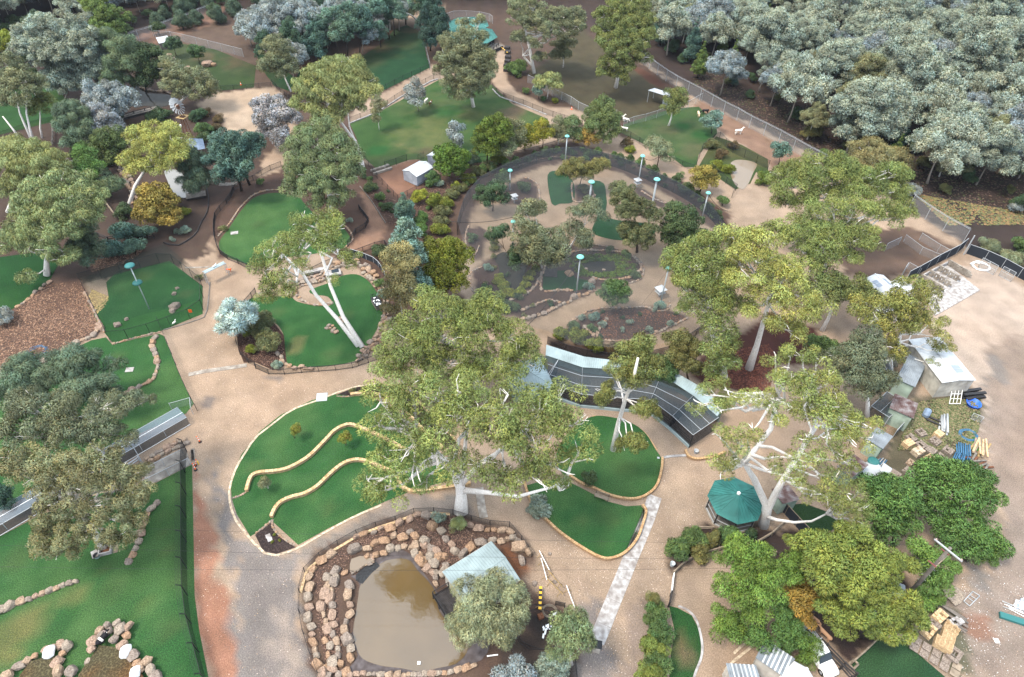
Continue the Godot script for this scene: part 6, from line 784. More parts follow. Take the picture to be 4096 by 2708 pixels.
	frame_panel("timber_trough","square timber frame at the rail corner","frame",[35.48,.5,-28.5,36.15,.5,-28.95,36.45,.5,-28.53,35.76,.5,-28],[],"timber","",.25)
	fence("plain","thin fence line left of the power pole pen",[46.1,-35.6,44.7,-34.3],1.2,3.0,"galv","chain_mesh",false,false)
	barrier("long white plank barrier, leftmost top one",Vector2(3.86,-40.09),Vector2(4.97,-37.75),"white_paint")
	barrier("white plank barrier, second one",Vector2(4.05,-39.17),Vector2(4.68,-36.57),"white_paint")
	barrier("yellow plank barrier in the middle",Vector2(4.78,-37.77),Vector2(6.39,-35.78),"pine_timber")
	barrier("yellow plank barrier below the middle one",Vector2(4.72,-36.73),Vector2(6.44,-34.93),"pine_timber")
	barrier("white plank barrier standing alone at right",Vector2(6.82,-35.99),Vector2(7.63,-33.49),"white_paint")
	barrier("yellow and black striped plank on the earth",Vector2(3.99,-35.77),Vector2(3.88,-33.19),"yellow_paint",true)
	coil("cable_coil","coil of olive cable beside the burnt patch",4.95,-33.29,.75,6,"timber",.03,.15,"cable")
	coil("black_hose","wide ring of black hose round the burnt patch",3.91,-31.54,2.6,2,"black_plastic",.03,.06)
	block_mass("white_pipe","upper white pipe at the burnt patch","pipe",5.54,-32.98,.47,V(.57,.2,.2),"white_paint",.03)
	block_mass("white_pipe","lower white pipe in the black hose ring","pipe",4.46,-31.02,1.36,V(.61,.2,.2),"white_paint",.03)
	block_mass("white_pipe","thin white pipe below the lower one","pipe",4.24,-30.55,1.39,V(.48,.2,.2),"white_paint",.03)
	litter("pipe_scraps",[4.1,-31.7,5.1,-32.1,5.1,-31.3,4.3,-31.2],22,.14,[C(.8,.8,.82)],5,.06,.4)
	fence("plain","short black fence corner beside the bushy gum",[5.6,-34,5.7,-34.3,6.6,-33.9,6.4,-32.9,6.5,-32.2],1.0,1.4,"black_steel","dark_net",false,false)
	block_mass("burnt_box","rusty box at the burnt patch","box",3.98,-32.62,.4,V(.6,.4,.6),"rusty")
	boulder("small grey stone on the road by the barriers",5.12,-40.04,.35,4)
	boulder("grey stone on the dark earth left of the barriers",3.31,-36.32,.5,4)
	boulder("grey stone between the yellow barriers",5.58,-36.66,.4,4)
	fence("plain","dark fence at the bottom beside the road",[7.4,-28.4,7.5,-26.6,7.6,-25.6],1.2,2.2,"black_steel","dark_net",false,false)
	litter("leaf_litter",[-79.1,-76.9,-78,-79,-76.2,-85.5,-71.1,-86.1,-63.4,-76,-65.3,-71.4,-67.8,-68,-72.7,-65.5],11000,.13,[C(.17,.095,.06),C(.12,.07,.05),C(.24,.15,.10),C(.07,.045,.035)],64)
	litter("leaf_litter",[-68.4,-84.4,-64.9,-82.7,-64.4,-80.6,-64.8,-78.6,-67.7,-81.9],900,.13,[C(.36,.27,.12),C(.28,.2,.1)],43)
	litter("leaf_litter",[-75.1,-95.4,-72.8,-98.1,-64.5,-95.1,-65.5,-91.8,-70.5,-88.8],2500,.13,[C(.17,.095,.06),C(.12,.07,.05),C(.24,.15,.10),C(.07,.045,.035)],44)
	litter("red_mulch",[27.7,-70.7,30.5,-74.4,37.3,-75.6,39.4,-76.4,39.9,-74.2,39.7,-72.7,36.6,-65.4,33.1,-66.6,29.1,-67.3],6000,.12,[C(.10,.034,.024),C(.14,.055,.035),C(.06,.024,.02)],92)
	litter("bark_mulch",[-21.4,-37.2,-20.5,-39.1,-17.4,-41.6,-12.6,-44.1,-6.8,-44.7,-.5,-42.8,-1.4,-40.5,-4,-39.7,-6.4,-38.2,-7.6,-37.1,-10,-39.9,-12.2,-40.7,-17,-39.6,-18.2,-37.3,-18.2,-34.4,-16.4,-28.3,-18,-27.5,-19.7,-31.2],9000,.09,[C(.08,.048,.038),C(.12,.07,.052),C(.05,.032,.028),C(.19,.12,.09)],160)
	litter("bark_mulch",[12.7,-81.4,17,-83.4,23,-83.7,27.4,-82.1,24.2,-79.3,18.3,-76.4,13.7,-76.2],3500,.1,[C(.08,.045,.036),C(.18,.08,.045),C(.055,.035,.03)],62)
	litter("bark_mulch",[-31.3,-118.8,-25.5,-114.4,-22.5,-113.5,-17.5,-118,-14.9,-120.3,-12.7,-121.5,-14.2,-110,-16.1,-105.6,-23.2,-105.3,-28,-113.2],5000,.11,[C(.08,.048,.038),C(.12,.07,.052),C(.05,.032,.028),C(.19,.12,.09)],99)
	litter("bark_mulch",[-42.1,-78.3,-40.2,-79,-38.8,-79.1,-34.8,-74.7,-33.1,-69.2,-34.7,-68,-37.3,-69.1,-39.7,-70.7],2500,.09,[C(.08,.048,.038),C(.12,.07,.052),C(.05,.032,.028),C(.19,.12,.09)],79)
	litter("woodland_litter",[43.7,-171.2,57.5,-148.5,62.9,-138.7,74.1,-130.1,82.8,-122.1,97.5,-112.1,111.3,-138.5,88.1,-150.5,61.4,-164,48,-185.3],9000,.22,[C(.08,.05,.038),C(.05,.035,.03),C(.12,.08,.06),C(.06,.065,.03)],100)
	litter("woodland_scrub",[79.9,-122,99.6,-116.2,97.3,-111.7,82.2,-110.9],3000,.25,[C(.14,.13,.05),C(.09,.1,.05),C(.2,.12,.06)],43)
	litter("road_grit",[-48.9,-75,-42.3,-75.6,-36.9,-67.9,-28.6,-68,-19.5,-69.2,-18.7,-65.8,-25.5,-63.1,-33.3,-55.7,-34.3,-51.1,-34.1,-46.8,-29,-40.3,-26.2,-38.6,-24,-39.6,-22.7,-37.6,-22.3,-34.3,-18.5,-25.8,-24.5,-25.6,-28.9,-25.5,-35.3,-39,-39.8,-50.9,-42.2,-59.6],2600,.05,[C(.2,.16,.13),C(.5,.42,.36),C(.12,.09,.08),C(.3,.2,.12)],207,.02)
	litter("road_grit",[20.2,-54,24.8,-53.3,25.1,-46.8,21,-43.5,18.8,-39,18.1,-35.5,14.9,-33,13.3,-26.7,7.9,-26.6,9.4,-29.8,10.3,-32.9,8.5,-34.4,5.8,-40.4,5,-43.6,2.7,-47.1,10.1,-39.4,14.1,-39.9,17.1,-45.5,19.3,-49.8],2600,.05,[C(.2,.16,.13),C(.5,.42,.36),C(.12,.09,.08),C(.3,.2,.12)],168,.02)

func make_styles()->void:
	style("gum_yellow",[C(.140,.164,.048),C(.118,.146,.045),C(.172,.186,.052),C(.104,.132,.045)],"bark_white",.34,.11,.5,210,1.1)
	style("gum_lime",[C(.118,.148,.066),C(.098,.130,.062),C(.142,.162,.066)],"bark_white",.40,.10,.75)
	style("gum_mid",[C(.105,.118,.036),C(.085,.104,.036),C(.13,.135,.038)],"bark_white")
	style("gum_olive",[C(.12,.125,.065),C(.10,.112,.062),C(.15,.14,.065),C(.085,.10,.06)],"bark_white",.32,.12,.5)
	style("gum_green",[C(.072,.098,.036),C(.06,.086,.036),C(.09,.108,.036)],"bark_white",.36,.12,.65)
	style("gum_grey",[C(.150,.182,.152),C(.122,.158,.136),C(.176,.202,.164)],"bark_grey",.36,.17,.4,170,1.05)
	style("gum_silver",[C(.16,.19,.20),C(.14,.17,.185),C(.185,.21,.21)],"bark_grey",.36,.17,.4,170,1.0)
	style("mauve",[C(.185,.19,.21),C(.15,.165,.18),C(.12,.14,.15)],"bark_dark",.35,.16,.35)
	style("cypress_teal",[C(.060,.110,.088),C(.05,.095,.078),C(.072,.125,.095)],"bark_dark",.35,.17,.15,190,.95,.9)
	style("pine_dark",[C(.028,.058,.042),C(.036,.07,.045),C(.024,.05,.04)],"bark_dark",.4,.15,.3)
	style("pine_green",[C(.075,.135,.03),C(.06,.115,.03),C(.09,.15,.03)],"bark_brown",.35,.14,.3,210,1.1)
	style("pepper",[C(.066,.122,.028),C(.054,.104,.027),C(.082,.138,.030)],"bark_dark",.38,.15,.35,210,1.1)
	style("lime_cypress",[C(.092,.128,.030),C(.074,.110,.029),C(.112,.142,.033)],"bark_dark",.36,.16,.2,200,.95)
	style("she_oak",[C(.060,.090,.058),C(.05,.078,.052),C(.072,.105,.06)],"bark_dark",.5,.09,.55,240)
	style("wattle_dark",[C(.038,.06,.024),C(.048,.07,.024),C(.03,.05,.022)],"bark_dark",.34,.15,.3,200,1.0)
	style("wattle_gold",[C(.085,.10,.014),C(.12,.12,.016),C(.06,.085,.014)],"bark_brown",.3,.14,.2,200,.9)
	style("bright_leaf",[C(.065,.105,.014),C(.05,.088,.014),C(.11,.13,.016)],"bark_brown",.3,.17,.3,200,.85)
	style("autumn",[C(.135,.14,.022),C(.105,.12,.022),C(.15,.12,.03)],"bark_brown",.28,.2,.4,150,.8)
	style("amber",[C(.22,.125,.03),C(.20,.14,.035),C(.16,.14,.035)],"bark_brown",.3,.13,.4,190,.8)
	style("willow",[C(.15,.165,.095),C(.125,.145,.085),C(.165,.175,.105)],"bark_brown",.5,.08,.7,260,1.1)
	style("shrub_green",[C(.052,.092,.032),C(.065,.105,.034),C(.042,.078,.03)],"bark_brown",.25,.13,.3,170,.65)
	style("shrub_dark",[C(.028,.055,.028),C(.035,.062,.03),C(.045,.07,.03)],"bark_brown",.25,.12,.3,170,.65)
	style("shrub_olive",[C(.085,.092,.038),C(.07,.08,.036),C(.10,.10,.036)],"bark_brown",.26,.1,.4,190,.7)
	style("shrub_grey",[C(.14,.185,.15),C(.12,.165,.135),C(.16,.2,.165)],"bark_brown",.2,.1,.2,170,.5)
	style("shrub_gold",[C(.15,.16,.02),C(.11,.13,.02),C(.07,.1,.02)],"bark_brown",.24,.13,.2,170,.6)
	style("shrub_rust",[C(.10,.06,.035),C(.08,.06,.03),C(.06,.055,.03)],"bark_brown",.26,.12,.4,160,.7)
	style("blue_cedar",[C(.20,.27,.27),C(.17,.24,.245),C(.23,.30,.30)],"bark_grey",.5,.1,.1,190,.8)
	style("blue_conifer",[C(.105,.165,.140),C(.09,.148,.128),C(.125,.185,.155)],"bark_dark",.3,.15,-.1,190,.8)
	style("water_leaf",[C(.075,.125,.022),C(.055,.10,.022),C(.10,.145,.025)],"bark_brown",.35,.3,.1,26,.8,.5)
	style("grass_tuft",[C(.10,.12,.05),C(.075,.10,.04),C(.13,.12,.055)],"bark_brown",.5,.05,-.5,160,.6)

func lawn_tint(a:Color,b:Color)->Callable:
	return func(p:Vector2)->Color:
		var k:=smoothstep(-.25,.35,patchy.get_noise_2d(p.x,p.y)+.4*soft.get_noise_2d(p.x*2.3,p.y*2.3))
		var c:=a.lerp(b,k)
		for s in spots:
			var d:float=p.distance_to(Vector2(s[0],s[1]))/s[2]
			if d<1.4:
				c=c.lerp(s[3],smoothstep(1.15,.45,d+.75*soft.get_noise_2d(p.x*2.0,p.y*2.0))*s[4])
		return c

func lawn(called:String,outline:Array,a:Color,b:Color,y:=.03,cell:=1.0,rounded:=true,m:="grass")->MeshInstance3D:
	var poly:=curve(flat_list(outline),true,.6) if rounded else flat_list(outline)
	var o:=put(called,patch(poly,cell,func(_p:Vector2)->float:return y,lawn_tint(a,b)),M[m],self)
	return tag(o,"","","","structure")

func ground(regions:Array)->void:
	var lists:=[]
	for g in regions:
		var poly:=flat_list(g[1])
		var lo:=poly[0]
		var hi:=poly[0]
		for p in poly:
			lo=lo.min(p)
			hi=hi.max(p)
		var edge:float=g[2]
		lists.append([g[0],poly,Rect2(lo,hi-lo).grow(edge*2.0),edge])
	var xs:=PackedFloat32Array()
	var zs:=PackedFloat32Array()
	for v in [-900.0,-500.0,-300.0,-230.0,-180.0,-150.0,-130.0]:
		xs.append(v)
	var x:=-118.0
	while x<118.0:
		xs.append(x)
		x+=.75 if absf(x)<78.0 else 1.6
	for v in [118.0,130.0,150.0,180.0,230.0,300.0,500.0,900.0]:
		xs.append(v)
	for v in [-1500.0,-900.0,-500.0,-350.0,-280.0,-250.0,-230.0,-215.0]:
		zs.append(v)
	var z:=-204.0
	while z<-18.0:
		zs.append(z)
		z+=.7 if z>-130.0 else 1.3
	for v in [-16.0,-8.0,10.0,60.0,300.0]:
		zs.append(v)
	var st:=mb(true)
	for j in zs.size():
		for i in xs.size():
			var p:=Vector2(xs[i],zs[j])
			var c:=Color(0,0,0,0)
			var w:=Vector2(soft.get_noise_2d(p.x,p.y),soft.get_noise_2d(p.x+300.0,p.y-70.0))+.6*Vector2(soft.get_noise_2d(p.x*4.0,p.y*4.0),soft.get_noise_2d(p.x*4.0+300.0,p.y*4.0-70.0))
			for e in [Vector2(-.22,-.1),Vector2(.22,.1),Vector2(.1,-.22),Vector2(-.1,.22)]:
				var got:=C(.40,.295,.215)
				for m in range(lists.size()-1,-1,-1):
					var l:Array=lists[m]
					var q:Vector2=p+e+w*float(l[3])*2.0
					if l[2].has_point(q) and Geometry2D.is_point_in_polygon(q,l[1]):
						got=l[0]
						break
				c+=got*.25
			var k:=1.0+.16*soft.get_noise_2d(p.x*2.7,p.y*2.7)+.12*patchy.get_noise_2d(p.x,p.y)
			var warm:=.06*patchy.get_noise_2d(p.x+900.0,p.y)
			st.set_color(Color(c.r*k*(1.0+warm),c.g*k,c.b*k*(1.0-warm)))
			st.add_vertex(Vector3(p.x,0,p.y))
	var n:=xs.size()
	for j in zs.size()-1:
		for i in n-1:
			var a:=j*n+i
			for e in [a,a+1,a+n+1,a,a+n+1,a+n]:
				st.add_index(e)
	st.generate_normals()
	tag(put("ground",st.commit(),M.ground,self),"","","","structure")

# naming
func numbered(called:String)->String:
	if not used.has(called):
		used[called]=0
		return called
	used[called]+=1
	return "%s_%03d" % [called,used[called]]

func tag(o:Node3D,label:="",category:="",group:="",kind:="")->Node3D:
	for pair in [["label",label],["category",category],["group",group],["kind",kind]]:
		if pair[1] != "":
			o.set_meta(pair[0],pair[1])
	return o

func thing(called:String,label:String,category:String,at:=Vector3.ZERO,turn:=.0,group:="")->Node3D:
	var o:=Node3D.new()
	o.name=numbered(called)
	add_child(o)
	o.position=at
	o.rotation.y=turn
	return tag(o,label,category,group)

func part(called:String,st:SurfaceTool,m:Material,parent:Node3D=self,flat:=true)->MeshInstance3D:
	if flat:
		st.generate_normals()
	return put(called,st.commit(),m,parent)

func put(called:String,mesh:Mesh,m:Material,parent:Node3D,xf:=Transform3D())->MeshInstance3D:
	var o:=MeshInstance3D.new()
	o.mesh=mesh
	o.material_override=m
	o.transform=xf
	o.name=numbered(called) if parent==self else called
	parent.add_child(o,true)
	return o

# shapes
func mb(smooth:=false)->SurfaceTool:
	var st:=SurfaceTool.new()
	st.begin(Mesh.PRIMITIVE_TRIANGLES)
	st.set_smooth_group(0 if smooth else -1)
	return st

func tri(st:SurfaceTool,a:Vector3,b:Vector3,c:Vector3,outward:Vector3)->void:
	if (c-a).cross(b-a).dot(outward)<.0:
		var s:=b
		b=c
		c=s
	st.add_vertex(a)
	st.add_vertex(b)
	st.add_vertex(c)

func quad(st:SurfaceTool,a:Vector3,b:Vector3,c:Vector3,d:Vector3,outward:Vector3)->void:
	tri(st,a,b,c,outward)
	tri(st,a,c,d,outward)

func box(st:SurfaceTool,c:Vector3,s:Vector3,bs:=Basis(),bevel:=.0)->void:
	var h:=s/2.0
	for axis in 3:
		var u:=(axis+1) % 3
		var w:=(axis+2) % 3
		for sg in [-1.0,1.0]:
			var n:=Vector3.ZERO
			n[axis]=sg
			var p:=[]
			for k in [[-1,-1],[1,-1],[1,1],[-1,1]]:
				var q:=Vector3.ZERO
				q[axis]=sg*h[axis]
				q[u]=k[0]*(h[u]-bevel)
				q[w]=k[1]*(h[w]-bevel)
				p.append(c+bs*q)
			quad(st,p[0],p[1],p[2],p[3],bs*n)
	if bevel>.0:
		for axis in 3:
			var u:=(axis+1) % 3
			var w:=(axis+2) % 3
			for a in [-1.0,1.0]:
				for b in [-1.0,1.0]:
					var q:=[]
					for e in [[-1.0,0],[1.0,0],[1.0,1],[-1.0,1]]:
						var v:=Vector3.ZERO
						v[axis]=e[0]*(h[axis]-bevel)
						v[u]=a*(h[u]-(.0 if e[1]==0 else bevel))
						v[w]=b*(h[w]-(bevel if e[1]==0 else .0))
						q.append(c+bs*v)
					var n:=Vector3.ZERO
					n[u]=a
					n[w]=b
					quad(st,q[0],q[1],q[2],q[3],bs*n)
		for a in [-1.0,1.0]:
			for b in [-1.0,1.0]:
				for d in [-1.0,1.0]:
					var g:=Vector3(a,b,d)
					var i:=h-Vector3.ONE*bevel
					tri(st,c+bs*(g*Vector3(h.x,i.y,i.z)),c+bs*(g*Vector3(i.x,h.y,i.z)),c+bs*(g*Vector3(i.x,i.y,h.z)),bs*g)

func bar(st:SurfaceTool,a:Vector3,b:Vector3,w:float,h:float)->void:
	var d:=(b-a).normalized()
	var side:=d.cross(Vector3.UP if absf(d.y)<.95 else Vector3.RIGHT).normalized()
	box(st,(a+b)/2.0,Vector3(w,h,a.distance_to(b)),Basis(side,d.cross(side),d))

func tube(st:SurfaceTool,pts:Array,radii:Array,sides:=8,cap:=true)->void:
	var rings:=[]
	for i in pts.size():
		var p:Vector3=pts[i]
		var d:Vector3=(pts[mini(i+1,pts.size()-1)]-pts[maxi(i-1,0)]).normalized()
		var x:=d.cross(Vector3(.13,.05,.99)).normalized()
		if x.length()<.5:
			x=Vector3.RIGHT
		var y:=d.cross(x)
		var ring:=[]
		for k in sides:
			var a:=TAU*k/sides
			ring.append(p+(x*cos(a)+y*sin(a))*float(radii[i]))
		rings.append(ring)
	for i in pts.size()-1:
		for k in sides:
			var k2:=(k+1) % sides
			var mid:Vector3=(rings[i][k]+rings[i][k2]+rings[i+1][k]+rings[i+1][k2])/4.0
			quad(st,rings[i][k],rings[i][k2],rings[i+1][k2],rings[i+1][k],mid-(pts[i]+pts[i+1])/2.0)
	if cap:
		for e in [0,pts.size()-1]:
			var out:Vector3=pts[e]-pts[1 if e==0 else e-1]
			for k in range(1,sides-1):
				tri(st,rings[e][0],rings[e][k],rings[e][k+1],out)

func lathe(st:SurfaceTool,at:Vector3,profile:Array,sides:=16)->void:
	for i in profile.size()-1:
		for k in sides:
			var q:=[]
			for e in [[i,k],[i,k+1],[i+1,k+1],[i+1,k]]:
				var a:float=TAU*e[1]/sides
				q.append(at+Vector3(cos(a)*profile[e[0]][0],profile[e[0]][1],sin(a)*profile[e[0]][0]))
			var a2:=TAU*(k+.5)/sides
			var rise:float=profile[i+1][1]-profile[i][1]
			var widen:float=profile[i+1][0]-profile[i][0]
			quad(st,q[0],q[1],q[2],q[3],Vector3(cos(a2)*rise,-widen,sin(a2)*rise))

func flat_list(a:Array)->PackedVector2Array:
	var out:=PackedVector2Array()
	for i in range(0,a.size(),2):
		out.append(Vector2(a[i],a[i+1]))
	return out

func curve(pts:PackedVector2Array,closed:=false,step:=.7)->PackedVector2Array:
	var n:=pts.size()
	var out:=PackedVector2Array()
	for i in (n if closed else n-1):
		var a:=pts[(i-1+n) % n] if closed or i>0 else pts[i]*2.0-pts[i+1]
		var b:=pts[i]
		var c:=pts[(i+1) % n]
		var d:=pts[(i+2) % n] if closed or i+2<n else c*2.0-b
		var k:=maxi(1,int(b.distance_to(c)/step))
		for j in k:
			out.append(b.cubic_interpolate(c,a,d,float(j)/k))
	if not closed:
		out.append(pts[n-1])
	return out

func every(pts:PackedVector2Array,gap:float,closed:=false)->PackedVector2Array:
	var line:=pts.duplicate()
	if closed:
		line.append(pts[0])
	var out:=PackedVector2Array([line[0]])
	var left:=gap
	for i in line.size()-1:
		var a:=line[i]
		var b:=line[i+1]
		var l:=a.distance_to(b)
		var at:=left
		while at<=l:
			out.append(a.lerp(b,at/l))
			at+=gap
		left=at-l
	if out[out.size()-1].distance_to(line[line.size()-1])>gap*.4 and not closed:
		out.append(line[line.size()-1])
	return out

func v3(p:Vector2,y:=.0)->Vector3:
	return Vector3(p.x,y,p.y)

func ribbon(st:SurfaceTool,pts:PackedVector2Array,w:float,y0:float,y1:float,closed:=false)->void:
	var n:=pts.size()
	var l:=[]
	var r:=[]
	for i in n:
		var a:=pts[(i-1+n) % n] if closed else pts[maxi(i-1,0)]
		var b:=pts[(i+1) % n] if closed else pts[mini(i+1,n-1)]
		var side:=(b-a).normalized().orthogonal()*w/2.0
		l.append(pts[i]+side)
		r.append(pts[i]-side)
	for i in (n if closed else n-1):
		var j:=(i+1) % n
		quad(st,v3(l[i],y1),v3(l[j],y1),v3(r[j],y1),v3(r[i],y1),Vector3.UP)
		var o:=v3(l[i]-r[i])
		quad(st,v3(l[i],y0),v3(l[j],y0),v3(l[j],y1),v3(l[i],y1),o)
		quad(st,v3(r[i],y0),v3(r[j],y0),v3(r[j],y1),v3(r[i],y1),-o)
	if not closed:
		quad(st,v3(l[0],y0),v3(r[0],y0),v3(r[0],y1),v3(l[0],y1),v3(pts[0]-pts[1]))
		quad(st,v3(l[n-1],y0),v3(r[n-1],y0),v3(r[n-1],y1),v3(l[n-1],y1),v3(pts[n-1]-pts[n-2]))

func slab(st:SurfaceTool,poly:PackedVector2Array,y0:float,y1:float)->void:
	var t:=Geometry2D.triangulate_polygon(poly)
	for i in range(0,t.size(),3):
		tri(st,v3(poly[t[i]],y1),v3(poly[t[i+1]],y1),v3(poly[t[i+2]],y1),Vector3.UP)
	var turn:=-1.0 if Geometry2D.is_polygon_clockwise(poly) else 1.0
	for i in poly.size():
		var a:=poly[i]
		var b:=poly[(i+1) % poly.size()]
		var o:=(b-a).orthogonal()*turn
		quad(st,v3(a,y0),v3(b,y0),v3(b,y1),v3(a,y1),v3(o))

func patch(poly:PackedVector2Array,cell:float,height:Callable,tint:Callable)->ArrayMesh:
	var st:=mb()
	st.set_smooth_group(0)
	var lo:=poly[0]
	var hi:=poly[0]
	for p in poly:
		lo=lo.min(p)
		hi=hi.max(p)
	var nx:=int(ceil((hi.x-lo.x)/cell))
	var nz:=int(ceil((hi.y-lo.y)/cell))
	var near:={}
	for i in poly.size():
		var a:=poly[i]
		var b:=poly[(i+1) % poly.size()]
		var n:=int(a.distance_to(b)/(cell*.3))+1
		for k in n+1:
			var q:=(a.lerp(b,float(k)/n)-lo)/cell
			near[Vector2i(int(floor(q.x)),int(floor(q.y)))]=true
			for e in [Vector2(.1,0),Vector2(-.1,0),Vector2(0,.1),Vector2(0,-.1)]:
				near[Vector2i(int(floor(q.x+e.x)),int(floor(q.y+e.y)))]=true
	for i in nx:
		for j in nz:
			var c0:=lo+Vector2(i,j)*cell
			var sq:=PackedVector2Array([c0,c0+Vector2(cell,0),c0+Vector2(cell,cell),c0+Vector2(0,cell)])
			var bits:=[sq]
			if near.has(Vector2i(i,j)):
				bits=Geometry2D.intersect_polygons(sq,poly)
			elif not Geometry2D.is_point_in_polygon(c0+Vector2(cell,cell)/2.0,poly):
				continue
			for bit in bits:
				var t:=Geometry2D.triangulate_polygon(bit)
				for k in range(0,t.size(),3):
					var a:Vector2=bit[t[k]]
					var b:Vector2=bit[t[k+1]]
					var c:Vector2=bit[t[k+2]]
					if (b-a).cross(c-a)<.0:
						var s:=b
						b=c
						c=s
					for p in [a,b,c]:
						st.set_color(tint.call(p))
						st.add_vertex(v3(p,height.call(p)))
	st.index()
	st.generate_normals()
	return st.commit()

# materials
func noise_tex(freq:float,lo:Color,hi:Color,octaves:=4,type:=FastNoiseLite.TYPE_SIMPLEX_SMOOTH,size:=512,sd:=1)->NoiseTexture2D:
	var n:=FastNoiseLite.new()
	n.noise_type=type
	n.frequency=freq
	n.fractal_octaves=octaves
	n.seed=sd
	var t:=NoiseTexture2D.new()
	t.width=size
	t.height=size
	t.seamless=true
	t.noise=n
	var g:=Gradient.new()
	g.set_color(0,lo)
	g.set_color(1,hi)
	t.color_ramp=g
	return t

func mat(name:String,c:Color,rough:=.9,tex:Texture2D=null,tile:=4.0,tex2:Texture2D=null,tile2:=30.0,vertex:=false)->StandardMaterial3D:
	var m:=StandardMaterial3D.new()
	m.resource_name=name
	m.albedo_color=c.linear_to_srgb()
	m.roughness=rough
	m.metallic_specular=.3
	m.vertex_color_use_as_albedo=vertex
	if tex:
		m.albedo_texture=tex
		m.uv1_triplanar=true
		m.uv1_world_triplanar=true
		m.uv1_scale=Vector3.ONE/tile
	if tex2:
		m.detail_enabled=true
		m.detail_albedo=tex2
		m.detail_blend_mode=BaseMaterial3D.BLEND_MODE_MUL
		m.detail_uv_layer=BaseMaterial3D.DETAIL_UV_2
		m.uv2_triplanar=true
		m.uv2_world_triplanar=true
		m.uv2_scale=Vector3.ONE/tile2
	M[name]=m
	return m

func net_mat(name:String,c:Color,alpha:float)->void:
	var m:=mat(name,c,.9)
	m.transparency=BaseMaterial3D.TRANSPARENCY_ALPHA
	m.albedo_color.a=alpha
	m.cull_mode=BaseMaterial3D.CULL_DISABLED
	m.metallic_specular=.0

